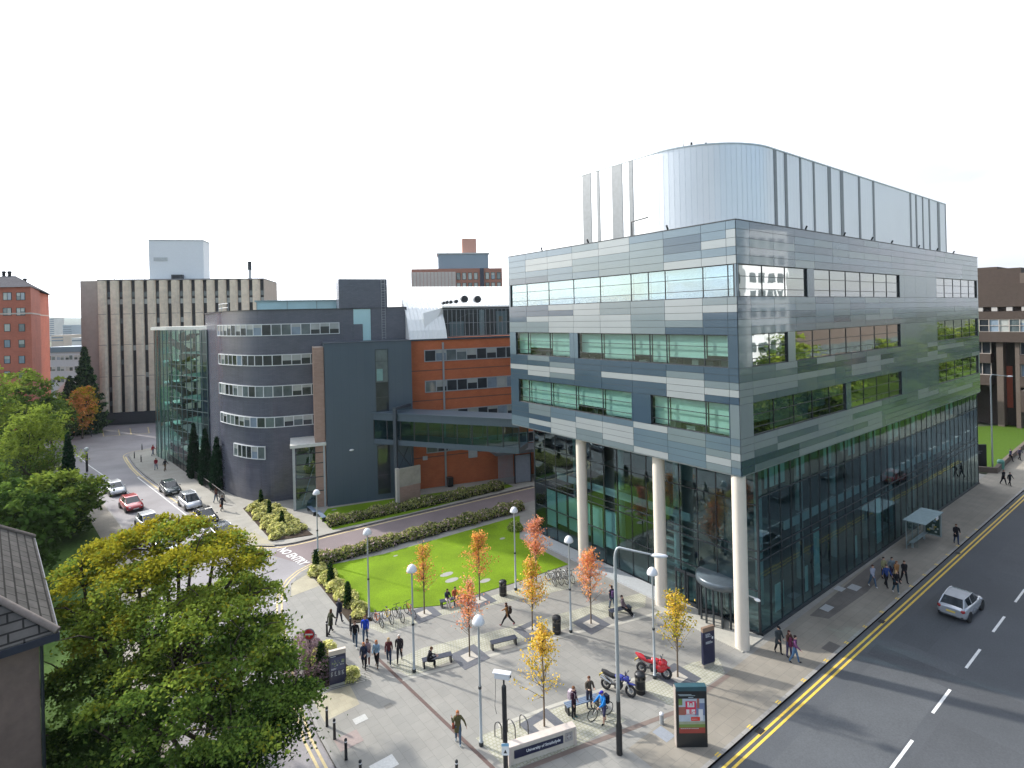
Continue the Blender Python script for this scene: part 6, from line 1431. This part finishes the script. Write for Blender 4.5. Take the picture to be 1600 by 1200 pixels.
for (x, y, pm, kd, lab, yw) in ((31,-12.1,BLACK,'saloon','black car in the far lane of the main road',PI), (43,-11.9,TEAL,'hatch','dark car behind another in the far lane',PI), (47,-6.4,REDP,'hatch','dark red car far along the main road',0), (21.5,-12.0,WHITE,'mpv','white van-like car in the far lane across from the bus shelter',PI)):
    car(lab, (x,y,RZ), yw, pm, kd, None, 1.15 if kd == 'mpv' else 1., 'car')
# two-wheelers
def wheel_mb(mb, c, r, tr, n=22, mi=0):
    v = []; k2 = 6
    for i in range(n):
        a = 2*PI*i/n
        for j in range(k2): b = 2*PI*j/k2; rr = r-tr+tr*math.cos(b); v.append((c[0]+rr*math.cos(a), c[1]+tr*math.sin(b), c[2]+rr*math.sin(a)))
    mb.add(v, [(i*k2+j, ((i+1)%n)*k2+j, ((i+1)%n)*k2+(j+1)%k2, i*k2+(j+1)%k2) for i in range(n) for j in range(k2)], mi, True); return mb
def bicycle(label, back, front, fm, group=None, lean=.0, sc_=1.):
    L = math.hypot(front[0]-back[0], front[1]-back[1]); yaw = math.atan2(front[1]-back[1], front[0]-back[0])
    t = thing('bicycle', label, 'bicycle', ((front[0]+back[0])/2,(front[1]+back[1])/2,0), yaw, group); t.rotation_euler = (lean,0,yaw)
    B = (-.5,0,.34); Fw = (.52,0,.34); bb_ = (-.06,0,.30); st_ = (-.2,0,.82); hd = (.36,0,.86); hb = (.38,0,.74)
    mb = MB()
    for a, b in ((bb_,st_),(bb_,hb),(st_,hd),(B,bb_),(B,st_)): mb.tube([a,b], .022, 6)
    mb.build('frame', fm, t)
    mb = MB(); mb.tube([(.34,0,.92),hb,(.46,0,.5),Fw], .02, 6); mb.tube([(.34,0,.9),(.33,0,1.0)], .02, 6); mb.tube([(.3,-.28,1.02),(.36,-.1,1.0),(.36,.1,1.0),(.3,.28,1.02)], .018, 6); mb.build('handlebars', M_BLK, t)
    for c in (B, Fw):
        w = wheel_mb(MB(), c, .345, .024).build('wheel', M_TYRE, t)
        mb = MB()
        for k in range(10): a = PI*2*k/10; mb.tube([(c[0],0,c[2]),(c[0]+.32*math.cos(a),0,c[2]+.32*math.sin(a))], .006, 3, caps=False)
        wheel_mb(mb, c, .325, .012, 18); mb.build('rim', M_RIM, w)
    mb = MB(); mb.tube([st_,(-.23,0,.93)], .016, 6); mb.ball((-.24,0,.95), (.14,.07,.035), 8); mb.build('saddle', M_BLK, t)
    mb = MB(); mb.tube([(-.06,.05,.30),(.06,.09,.18)], .015, 4); mb.tube([(-.06,-.05,.30),(-.18,-.09,.42)], .015, 4); mb.lathe([(.1,.03),(.1,.04)], 12, bb_, 0, 'Y'); mb.build('crank', M_STEEL, t)
    return t
FO = mat('bike_orange', (.60,.16,.05), .4); FY = mat('bike_yellow', (.62,.42,.04), .4); FB = mat('bike_black', (.02,.022,.025), .4); FRd = mat('bike_red', (.50,.07,.04), .4); FG = mat('bike_grey', (.25,.27,.28), .4)
grp = 'bicycles parked at the lawn edge'
bicycle('orange bicycle nearest the lamp post in the lawn rack', G(584,971), G(598,982), FO, grp, .08); bicycle('yellow bicycle second in the lawn rack', G(600,967), G(611.5,976), FY, grp, -.06); bicycle('black bicycle with tall handlebars in the lawn rack', G(628.5,973), G(616.5,964), FB, grp, .05); bicycle('red bicycle behind the lamp post in the lawn rack', G(648,968), G(634,958), FRd, grp, -.05)
grp2 = 'bicycles parked by the plinth'
for i, (x, nm) in enumerate(((858,'first grey bicycle of the far rack, by the amber tree'), (867,'second dark bicycle of the far rack'), (876,'third grey bicycle of the far rack'), (885,'fourth dark bicycle of the far rack, next to the lamp post'))):
    bicycle(nm, G(x,909-i*1.2), G(x+7,914-i*1.2), (FG,FB)[i % 2], grp2, (.08,-.06)[i % 2])
bicycle('black mountain bicycle held by the man in the blue jacket', G(953,1115), G(924,1128), FB)
for x, y in ((593,976),(606,971),(622,969),(641,963),(862,911),(880,907)):
    p = G(x,y)
    tag(MB().tube([(-.35,0,0),(-.35,0,.5)]+[(-.35*math.cos(k*PI/6),0,.5+.3*math.sin(k*PI/6)) for k in range(1,6)]+[(.35,0,.5),(.35,0,0)], .028, 6).build('cycle_hoop', M_STEEL, None, loc=(p[0]+.12,p[1],0), rotz=R(-100)), 'steel cycle hoop among the parked bicycles at the ' + {593:'lamp post end of the lawn rack',606:'yellow bicycle',622:'black bicycle in the lawn rack',641:'red bicycle',862:'amber tree end of the far rack',880:'lamp post end of the far rack'}[x], 'cycle stand', 'cycle hoops in the bicycle racks')
def motorbike(label, back, front, pm, sport):
    yaw = math.atan2(front[1]-back[1], front[0]-back[0]); t = thing('motorbike', label, 'motorbike', ((front[0]+back[0])/2,(front[1]+back[1])/2,0), yaw); t.rotation_euler = (-.14,0,yaw)
    B = (-.72,0,.31); Fw = (.74,0,.32)
    for c, r in ((B,.31),(Fw,.33)):
        w = wheel_mb(MB(), c, r, .075).build('wheel', M_TYRE, t); mb = MB(); wheel_mb(mb, c, r-.08, .03, 18)
        for k in range(5): a = 2*PI*k/5; mb.tube([(c[0],0,c[2]),(c[0]+(r-.1)*math.cos(a),0,c[2]+(r-.1)*math.sin(a))], .02, 4)
        mb.lathe([(.13,.05),(.13,.06)], 14, c, 0, 'Y'); mb.build('rim', M_RIM, w)
    mb = MB(); mb.tube([(.42,.09,.98),Fw[:1]+(.09,)+Fw[2:]], .03, 6); mb.tube([(.42,-.09,.98),Fw[:1]+(-.09,)+Fw[2:]], .03, 6); mb.build('fork', M_STEEL, t)
    mb = MB(); mb.tube([(.4,0,.9),(-.3,0,.72),(-.9,0,.82)], .04, 6); mb.tube([(.38,0,.85),(.1,0,.36),(-.3,0,.4)], .04, 6); mb.tube([B,(-.2,0,.42)], .05, 6); mb.ball((.02,0,.48), (.3,.2,.22), 10); mb.box(-.15,.22,-.17,.17,.28,.5); mb.build('engine', mat('engine_dark', (.04,.042,.045), .45, .4), t)
    mb = MB(); mb.ball((.12,0,.88), (.34,.17,.17), 12); 
    if sport:
        mb.ball((.52,0,.82), (.32,.2,.26), 12); mb.ball((.34,0,.55), (.4,.19,.28), 12); mb.tube([(.0,0,.8),(-.45,0,.84),(-.8,0,.97),(-1.08,0,1.1)], [.15,.15,.16,.05], 8); mb.ball((.62,0,.62), (.2,.17,.2), 10); mb.ball((.74,0,.66), (.26,.075,.06), 8)
    else: mb.ball((.5,0,.9), (.24,.17,.17), 10); mb.ball((.76,0,.70), (.3,.08,.06), 8)
    mb.build('tank', pm, t)
    mb = MB(); mb.tube([(-.12,0,.9),(-.4,0,.9),(-.62,0,.97)], [.1,.13,.08], 8) if sport else mb.tube([(-.12,0,.86),(-.4,0,.83),(-.75,0,.92),(-.98,0,.98)], [.1,.14,.13,.07], 8); mb.build('seat', mat('seat_black', (.015,.015,.017), .55), t)
    mb = MB(); mb.tube([(.34,-.34,1.06),(.42,-.1,1.03),(.42,.1,1.03),(.34,.34,1.06)], .022, 6); mb.ball((.5,.24,1.2), (.03,.07,.05), 6); mb.ball((.5,-.24,1.2), (.03,.07,.05), 6); mb.tube([(.42,.2,1.04),(.5,.24,1.2)], .01, 4); mb.tube([(.42,-.2,1.04),(.5,-.24,1.2)], .01, 4); mb.build('handlebars', M_BLK, t)
    mb = MB(); mb.tube([(.1,.2,.3),(-.35,.2,.36),(-.9,.22,.66)], [.04,.05,.085], 8); 
    if not sport: mb.tube([(-.35,-.2,.5),(-.95,-.22,.72)], [.05,.085], 8)
    mb.build('exhaust', mat('chrome', (.6,.6,.58), .2, .9), t)
    mb = MB(); mb.ball((.8 if sport else .68,0,.84 if sport else .95), (.05,.1,.07), 8); mb.build('headlight', M_HEAD, t)
    mb = MB(); mb.add([(.5,-.16,1.0),(.5,.16,1.0),(.4,.13,1.22),(.4,-.13,1.22)], [(0,1,2,3)]); mb.build('windscreen', mat('smoke_screen', (.25,.27,.3), .1), t, fix=False)
    mb = MB(); mb.box(-1.1,-1.08,-.1,.1,.62,.76); mb.tube([(-.9,0,.85),(-1.09,0,.7)], .03, 4); mb.build('number_plate', M_PLT, t)
    return t
motorbike('blue touring motorbike parked behind the three standing people', G(944,1076), G(987,1090), mat('moto_blue', (.02,.035,.30), .25, .2, coat=.8), False)
motorbike('red sports motorbike parked beside the golden tree', G(998,1051), G(1045,1062), mat('moto_red', (.55,.015,.025), .25, .1, coat=.8), True)
# ---------------------------------------------------------------- people
SK = [mat('skin_light', (.52,.32,.24), .55, var=.05), mat('skin_tan', (.36,.20,.13), .55, var=.05)]
def cloth(c): return mat('cloth_%02x%02x%02x' % tuple(int(min(.999,v)*255) for v in c), c, .85, var=.18, scale=9., spec=.15)
M_EYE = mat('eye_dark', (.02,.015,.012), .3)
POSES = {  # legs: (thigh forward, knee bend) left/right; arms: (forward, out, elbow bend) left/right; torso lean
 'stand': dict(l=((2,3),(-3,2)), a=((5,9,12),(2,9,15)), lean=1),
 'stand2': dict(l=((8,6),(-4,3)), a=((18,12,55),(12,10,70)), lean=3),
 'hands': dict(l=((4,4),(-2,4)), a=((25,8,85),(25,8,85)), lean=3),
 'walkA': dict(l=((18,6),(-14,15)), a=((-22,8,12),(24,8,24)), lean=4),
 'walkB': dict(l=((-12,18),(16,5)), a=((22,8,26),(-20,8,10)), lean=4),
 'walkC': dict(l=((11,7),(-8,16)), a=((10,9,62),(14,9,48)), lean=4),
 'stride': dict(l=((36,12),(-30,16)), a=((-20,8,14),(26,8,40)), lean=6),
 'raise': dict(l=((16,8),(-12,14)), a=((10,38,5),(70,20,120)), lean=3),
 'sit': dict(l=((82,82),(80,74)), a=((30,8,60),(32,8,55)), lean=10),
 'sithunch': dict(l=((80,88),(78,80)), a=((12,5,62),(14,5,66)), lean=20),
 'stretch': dict(l=((70,28),(66,20)), a=((10,14,30),(20,10,50)), lean=-8),
 'grip': dict(l=((10,6),(-8,10)), a=((38,10,30),(42,12,22)), lean=9),
}
def person(label, pos, heading, pose, h=1.74, top=(.02,.02,.025), legs=(.03,.04,.07), shoe=(.03,.03,.03), hair=(.05,.03,.02), long_=False, skin=0, coat=False, hat=None, group=None, female=None, shorts=False, bag=None, skirt=None, z=0.):
    if len(pos) == 2 and pos[0] > 100: pos = G(*pos)
    P = POSES[pose]; female = long_ if female is None else female
    V = []; Rr = []; E = []; seg = []
    def v(p, r): V.append(Vector(p)); Rr.append(tuple(q*1.22 for q in r) if isinstance(r, tuple) else (r*1.24, r*1.24)); return len(V)-1
    def e(a, b, slot): E.append((a,b)); seg.append((V[a].copy(), V[b].copy(), slot, (Rr[a][0]+Rr[b][0])/2))
    ln = R(P['lean']); sl_, cl_ = math.sin(ln), math.cos(ln)
    up = lambda q, x=0., y=0.: Vector((x, q*sl_+y*cl_, .94+q*cl_-y*sl_))
    sw = .165 if female else .19; tb = 1.12 if coat else 1.
    pel = v(up(0), (.135*tb,.105*tb)); wst = v(up(.17), (.12*tb if not female else .105*tb,.09*tb)); ch = v(up(.36), (.145*tb,.108*tb)); sh_ = v(up(.47), (.095,.075)); nk = v(up(.545), .052); 
    hb = v(up(.60,0,.012), (.062,.07)); hm = v(up(.69,0,.015), (.074,.092)); ht = v(up(.77,0,.0), (.052,.062))
    for a, b, s in ((pel,wst,1),(wst,ch,1),(ch,sh_,1),(sh_,nk,1),(nk,hb,0),(hb,hm,0),(hm,ht,0)): e(a,b,s)
    hands = []
    for side, (f, o, bd) in zip((-1,1), P['a']):
        f, o, bd = R(f)+ln*.5, R(o), R(bd)
        s0 = v(up(.455, side*sw), .060); d = Vector((side*math.sin(o), math.sin(f)*math.cos(o), -math.cos(f)*math.cos(o)))
        el = v(V[s0]+d*.285, .045); f2_ = f+bd; ins = -.35*side*min(1, bd/1.2) if pose != 'raise' else 0
        d2 = Vector((side*math.sin(o)*.6+ins, math.sin(f2_), -math.cos(f2_))); d2.normalize()
        wr_ = v(V[el]+d2*.245, .031); hd_ = v(V[wr_]+d2*.075, (.040,.020)); e(sh_,s0,1); e(s0,el,1); e(el,wr_,1); e(wr_,hd_,0); hands.append((V[hd_].copy(), d2, side))
    feet = []
    lslot = 2
    for side, (a, b) in zip((-1,1), P['l']):
        a, b = R(a), R(b); hp = v(Vector((side*.088, V[pel].y, .90)), .092*(1.04 if female else 1)); kn = v(V[hp]+Vector((side*.012, math.sin(a)*.435, -math.cos(a)*.435)), .060)
        md = v(V[kn]+Vector((0, math.sin(a-b)*.17, -math.cos(a-b)*.17)), .053)
        an = v(V[kn]+Vector((0, math.sin(a-b)*.41, -math.cos(a-b)*.41)), .040); fa_ = max(-.5, min(.5, a-b)) if pose not in ('sit','sithunch') else 0
        hl_ = v(V[an]+Vector((0,.015,-.035)), (.040,.034)); to = v(V[an]+Vector((side*.02, .165*math.cos(fa_), -.045+.12*math.sin(fa_))), (.040,.026))
        e(pel,hp,2); e(hp,kn,2); e(kn,md,0 if shorts else 2); e(md,an,0 if shorts else 2); e(an,hl_,3); e(hl_,to,3); feet += [V[hl_].z-.034, V[to].z-.026]
    lift = -min(feet)+.012
    if pose in ('sit','sithunch','stretch'): lift = .53-V[pel].z
    me = bpy.data.meshes.new('body'); me.from_pydata([tuple(p) for p in V], E, []); ob = bpy.data.objects.new('body', me); col.objects.link(ob)
    md_ = ob.modifiers.new('skin', 'SKIN'); sk = me.skin_vertices[0].data
    for i, r in enumerate(Rr): sk[i].radius = r; sk[i].use_root = (i == 0)
    ss = ob.modifiers.new('sub', 'SUBSURF'); ss.levels = 1; ss.render_levels = 1
    dg = bpy.context.evaluated_depsgraph_get(); dg.update()
    bm = bpy.data.meshes.new_from_object(ob.evaluated_get(dg)); bpy.data.objects.remove(ob); bpy.data.meshes.remove(me)
    mb = MB(); mb.v = [tuple(q.co) for q in bm.vertices]
    for p in bm.polygons:
        c = p.center; best = (1e9, 0)
        for (a, b, s, r) in seg:
            ab = b-a; t_ = max(0, min(1, (c-a).dot(ab)/max(ab.length_squared,1e-9))); dd = (c-a-ab*t_).length-r
            if dd < best[0]: best = (dd, s)
        mb.f.append(tuple(p.vertices)); mb.m.append(best[1]); mb.sm.append(True)
    bpy.data.meshes.remove(bm)
    for (p, d, side) in hands:              # five fingers, unequal and curled
        n_ = d.cross(Vector((0,0,1))); n_ = n_.normalized() if n_.length > .05 else Vector((1,0,0))
        w_ = Vector((0,1,0)) if abs(d.y) < .7 else Vector((1,0,0)); w_ = (w_-d*w_.dot(d)).normalized(); cu = d.cross(w_)*(-side)
        for k, (o, L_) in enumerate(((.026,.065),(.009,.075),(-.009,.07),(-.025,.055))): q = p+w_*o+d*.015; mb.tube([q, q+d*L_*.5+cu*.004, q+d*L_*.85+cu*.022], [.009,.008,.006], 4, 0)
        q = p+w_*.035-d*.03; mb.tube([q, q+w_*.02+d*.03, q+w_*.022+d*.055+cu*.01], [.011,.009,.007], 4, 0)
    hc = V[hm]                             # face: eyes, nose, mouth, ears
    for s in (-1,1): mb.ball(tuple(hc+Vector((s*.031,.083,.0))), (.012,.009,.008), 6, 4); mb.ball(tuple(hc+Vector((s*.077,-.005,-.01))), (.012,.02,.032), 6, 0)
    q = hc+Vector((0,.09,0)); mb.add([tuple(q+Vector((0,-.004,.012))), tuple(q+Vector((-.014,-.004,-.038))), tuple(q+Vector((.014,-.004,-.038))), tuple(q+Vector((0,.026,-.034)))], [(0,1,3),(0,3,2),(1,2,3)], 0)
    mb.box(hc.x-.022, hc.x+.022, hc.y+.07, hc.y+.082, hc.z-.068, hc.z-.06, 4)
    s_ = h/1.77; t = thing('person', label, 'person', (pos[0],pos[1],z), face_dir(heading), group); t.scale = (s_,)*3
    mats = [SK[skin], cloth(top), cloth(legs), cloth(shoe), M_EYE]
    o = mb.build('body', mats, t, fix=False); o.location = (0,0,lift)
    if hat:
        hb_ = MB(); hb_.ball((0,hc.y-.01,hc.z+.045), (.094,.105,.075), 12); hb_.tube([(0,hc.y+.06,hc.z+.045),(0,hc.y+.16,hc.z+.03)], [.06,.05], 8); hb_.build('cap', cloth(hat), t).location = (0,0,lift)
    else:
        hb_ = MB(); hb_.ball((0,hc.y-.022,hc.z+.028), (.088,.098,.088), 14)
        if long_: hb_.ball((0,hc.y-.055,hc.z-.10), (.092,.06,.17), 12); hb_.ball((-.062,hc.y-.005,hc.z-.09), (.03,.05,.13), 8); hb_.ball((.062,hc.y-.005,hc.z-.09), (.03,.05,.13), 8)
        else: hb_.ball((0,hc.y-.045,hc.z-.02), (.08,.06,.07), 10)
        hb_.build('hair', cloth(hair), t).location = (0,0,lift)
    if coat or skirt:
        c_ = cloth(skirt or top); hem = .62 if coat else .58; cb_ = MB(); prof = [(.17,1.36),(.175,1.2),(.155,1.1),(.175,.95),(.2,.78),(.21,hem)] if coat else [(.13,1.02),(.17,.9),(.21,.75),(.23,hem)]
        cb_.lathe([(r*(1 if not female else .95),zz) for r, zz in prof], 16); cb_.v = [(x, y*.74+(zz-.94)*sl_, zz) for x, y, zz in cb_.v]
        if pose not in ('sit','sithunch'): cb_.build('coat' if coat else 'skirt', c_, t, fix=False).location = (0,0,lift)
    if bag:
        kind, bc = bag; M_ = t.matrix_world if False else Matrix.Translation((pos[0],pos[1],z)) @ Matrix.Rotation(face_dir(heading),4,'Z') @ Matrix.Scale(s_,4)
        loc = {'pack':(0,-.21,1.22+lift),'shoulder':(.24,-.02,.98+lift),'carrier':(-.28,.1,.5+lift)}[kind]; w = M_ @ Vector(loc)
        b = thing({'pack':'backpack','shoulder':'shoulder_bag','carrier':'carrier_bag'}[kind], bc[1], 'bag', tuple(w), face_dir(heading))
        mb = MB()
        if kind == 'pack': mb.box(-.15,.15,-.09,.09,-.22,.22); mb.box(-.11,.11,-.13,-.09,-.18,.05)
        elif kind == 'shoulder': mb.box(-.06,.06,-.16,.16,-.14,.12)
        else: mb.box(-.05,.05,-.14,.14,-.17,.15)
        mb.build('pouch', cloth(bc[0]), b, bevel=.03)
        mb = MB()
        if kind == 'pack': mb.tube([(-.1,.09,.18),(-.11,.2,.24),(-.11,.33,.15),(-.1,.3,-.08)], .018, 5); mb.tube([(.1,.09,.18),(.11,.2,.24),(.11,.33,.15),(.1,.3,-.08)], .018, 5)
        elif kind == 'shoulder': mb.tube([(0,-.12,.1),(-.04,-.05,.36),(-.08,.02,.46),(-.04,.08,.36),(0,.12,.1)], .012, 5)
        else: mb.tube([(0,-.08,.14),(0,-.04,.22),(0,.04,.22),(0,.08,.14)], .01, 5)
        mb.build('strap', cloth(tuple(v*.6 for v in bc[0])), b)
    return t
JN = (.07,.11,.17); DJ = (.035,.05,.085); BK = (.014,.014,.018); BR = (.10,.05,.025); BL = (.45,.30,.14); GI = (.36,.13,.05)
person('woman in an olive coat walking away at the top of the plaza path', (517,990), 150, 'walkA', 1.68, (.07,.075,.045), BK, BK, BR, True, coat=True)
person('man in a dark suit beside the golden shrubs walking away', (530,975), 165, 'walkB', 1.80, (.028,.03,.045), (.03,.033,.05), BK, (.35,.3,.26))
person('man in a black jacket and jeans beside the man in bright blue', (555,1011), 12, 'walkA', 1.76, BK, JN, (.7,.7,.68), (.06,.035,.02), coat=False)
person('man in a bright blue jacket walking behind the women', (571,1003), 10, 'walkB', 1.80, (.02,.07,.50), JN, (.3,.3,.3), (.16,.08,.04))
person('woman in a navy coat with fair hair at the left of the walking group', (569,1045), 5, 'walkC', 1.66, (.03,.035,.065), BK, BK, GI, True, coat=True)
person('dark-haired woman in a patterned top and white skirt', (574.5,1040), 0, 'stand', 1.68, (.33,.24,.25), (.16,.05,.05), (.5,.5,.5), (.03,.018,.015), True, skirt=(.66,.64,.64))
person('woman in a pale blue jacket carrying a white bag', (589,1042), -5, 'walkC', 1.68, (.22,.32,.42), BK, (.12,.06,.03), GI, True, bag=('shoulder',((.62,.60,.55),'white shoulder bag on the woman in the pale blue jacket')))
person('woman in a maroon jacket and jeans in the walking group', (608,1038), 8, 'walkA', 1.70, (.10,.028,.03), DJ, (.4,.4,.4), BL, True)
person('man in a dark jacket with white hair at the right of the group', (624.5,1034), 4, 'walkB', 1.76, (.03,.025,.03), BK, BK, (.60,.55,.50))
p = G(669,1043); person('hunched person in a black coat sitting on the left plaza bench', p, 105, 'sithunch', 1.72, BK, BK, BK, BR, coat=False)
person('red-haired woman in an olive coat with one arm raised to her face', (716,1162), 8, 'raise', 1.70, (.095,.085,.04), JN, (.2,.25,.3), GI, True, coat=True, bag=('shoulder',((.22,.06,.035),'reddish brown shoulder bag on the red-haired woman')))
person('woman in a brown jacket striding past the pink tree', (793,977), 262, 'stride', 1.70, (.20,.10,.04), BK, (.25,.06,.08), (.05,.025,.02), True, bag=('pack',((.05,.035,.03),'dark backpack on the woman in the brown jacket')))
p = G(699,945); person('person in a pale skirt sitting at the left of the lawn bench', p, 20, 'sit', 1.68, (.04,.045,.06), (.58,.50,.45), (.1,.1,.1), (.05,.03,.02), True)
p = G(711,942); person('person in an orange top sitting at the right of the lawn bench', p, 15, 'sit', 1.72, (.42,.12,.05), (.10,.09,.11), (.3,.3,.3), (.06,.04,.03))
person('person with a purple backpack walking past the bench by the columns', (957,953), 200, 'walkA', 1.78, (.03,.03,.05), JN, BK, (.03,.02,.02), bag=('pack',((.09,.05,.13),'purple backpack on the person passing the columns')))
p = G(974,959); person('person in a striped top stretching their legs from the bench by the columns', p, 62, 'stretch', 1.76, (.16,.12,.14), BK, (.6,.6,.6), (.03,.02,.018))
person('young man in black with a pale backpack beside the blue-grey bench', (897,1122), 60, 'stand', 1.70, (.035,.012,.025), BK, (.06,.12,.12), (.16,.075,.04), bag=('pack',((.62,.52,.58),'pale pink-white backpack on the young man in black')))
person('man in an olive and maroon top standing behind the bicycle', (921,1106), 15, 'hands', 1.75, (.09,.075,.06), (.04,.045,.075), BK, (.11,.05,.03))
person('man in a blue jacket, cap and shorts holding the bicycle', (944,1130), 300, 'grip', 1.74, (.02,.19,.52), (.05,.05,.10), BK, BR, hat=(.035,.03,.30), shorts=True, bag=('pack',((.015,.02,.04),'black backpack on the man in the blue jacket')))
person('person in a grey-black coat and dark cap near the glass corner', (1216.5,1021), 10, 'walkC', 1.74, (.045,.055,.06), BK, BK, BK, hat=BK, coat=True)
person('woman in a brown jacket leaning towards her companion near the kerb', (1233,1027), 20, 'stand2', 1.68, (.09,.045,.035), (.06,.055,.11), BK, (.06,.025,.02), True)
person('person in a purple jacket and bright jeans near the kerb', (1242,1036), 60, 'walkA', 1.72, (.13,.05,.13), (.07,.14,.25), BK, (.03,.02,.02), bag=('pack',((.10,.02,.05),'maroon backpack on the person near the kerb')))
person('person in a pale grey hooded top and jeans at left of the pavement group', (1363.5,917), 10, 'walkA', 1.74, (.30,.32,.40), JN, (.65,.65,.65), (.07,.035,.025))
person('man with a dark jacket over a blue shirt in the pavement group', (1385,917), 5, 'walkB', 1.76, (.03,.06,.20), BK, BK, (.10,.06,.045), coat=False)
person('fair-haired woman in a short black coat leading the pavement group', (1400,926.5), 2, 'walkC', 1.72, BK, (.03,.07,.10), (.5,.5,.5), BL, True, coat=True)
person('person in all black at the right of the pavement group', (1413,910), -5, 'walkA', 1.74, BK, BK, BK, (.05,.03,.02))
person('person with a yellow scarf at the back left of the pavement group', (1381,904), 15, 'stand', 1.72, (.25,.24,.13), BK, BK, (.03,.02,.02))
person('person in a grey-blue top at the back of the pavement group', (1393.5,904), 5, 'walkB', 1.74, (.16,.20,.23), (.04,.03,.06), BK, (.03,.02,.02))
person('person in a tan hooded top in the middle of the pavement group', (1401,910), 0, 'walkA', 1.70, (.28,.14,.06), (.05,.03,.03), BK, (.20,.09,.04), True)
person('person in a long black jacket walking alone past the bus shelter', (1494.5,850), -20, 'walkC', 1.82, BK, (.03,.05,.10), BK, BR, coat=True)
person('tall person in black far along the pavement', (1568,757), 10, 'walkA', 1.80, BK, BK, BK, BK, coat=True); person('shorter person in black far along the pavement', (1578,759), 5, 'walkB', 1.62, (.02,.025,.03), BK, BK, BK)
person('distant person in navy on the path by the brown building, left one', (1579,721), 10, 'walkA', 1.75, (.03,.035,.08), BK, BK, BK); person('distant person in grey on the path by the brown building, right one', (1593.5,719), 5, 'walkB', 1.75, (.08,.07,.10), BK, BK, BK)
person('person in a red jacket nearest the stair tower corner', (239,712), 160, 'walkA', 1.8, (.32,.015,.025), JN, BK, (.2,.06,.04)); person('person in a red top and pale trousers on the walkway', (244,734), 15, 'walkB', 1.78, (.25,.02,.03), (.24,.27,.33), BK, BR)
person('person in a black top and brown trousers on the walkway', (258,736), 170, 'walkA', 1.8, BK, (.16,.10,.06), BK, BK); person('person in brown walking ahead beside the parked black car', (337.5,785), 170, 'walkB', 1.72, (.10,.045,.035), JN, BK, BR, True)
person('person in a dark suit with an orange bag beside the parked cars', (347,798), 165, 'walkA', 1.76, (.03,.03,.038), BK, BK, BR, bag=('carrier',((.65,.17,.04),'orange carrier bag beside the parked black car'))); person('person in navy standing by the small round doorway', (426.5,780), 30, 'stand', 1.74, (.015,.02,.05), BK, BK, BK)
person('person with white hair in navy by the curved grey wall', (376,763), 20, 'stand', 1.80, (.015,.03,.12), (.015,.025,.08), BK, (.65,.55,.48))
# ---------------------------------------------------------------- the air: thin even haze
hz = MB().box(-9400,9400,-9400,9400,-1.2,260)
hm, hnt, hout = nodes_of('haze')
pv = hnt.nodes.new('ShaderNodeVolumePrincipled'); pv.inputs['Color'].default_value = (.86,.92,1,1); pv.inputs['Density'].default_value = HAZE; pv.inputs['Anisotropy'].default_value = .2
hnt.links.new(pv.outputs[0], hout.inputs['Volume'])
ho = hz.build('haze', hm); ho['kind'] = 'stuff'
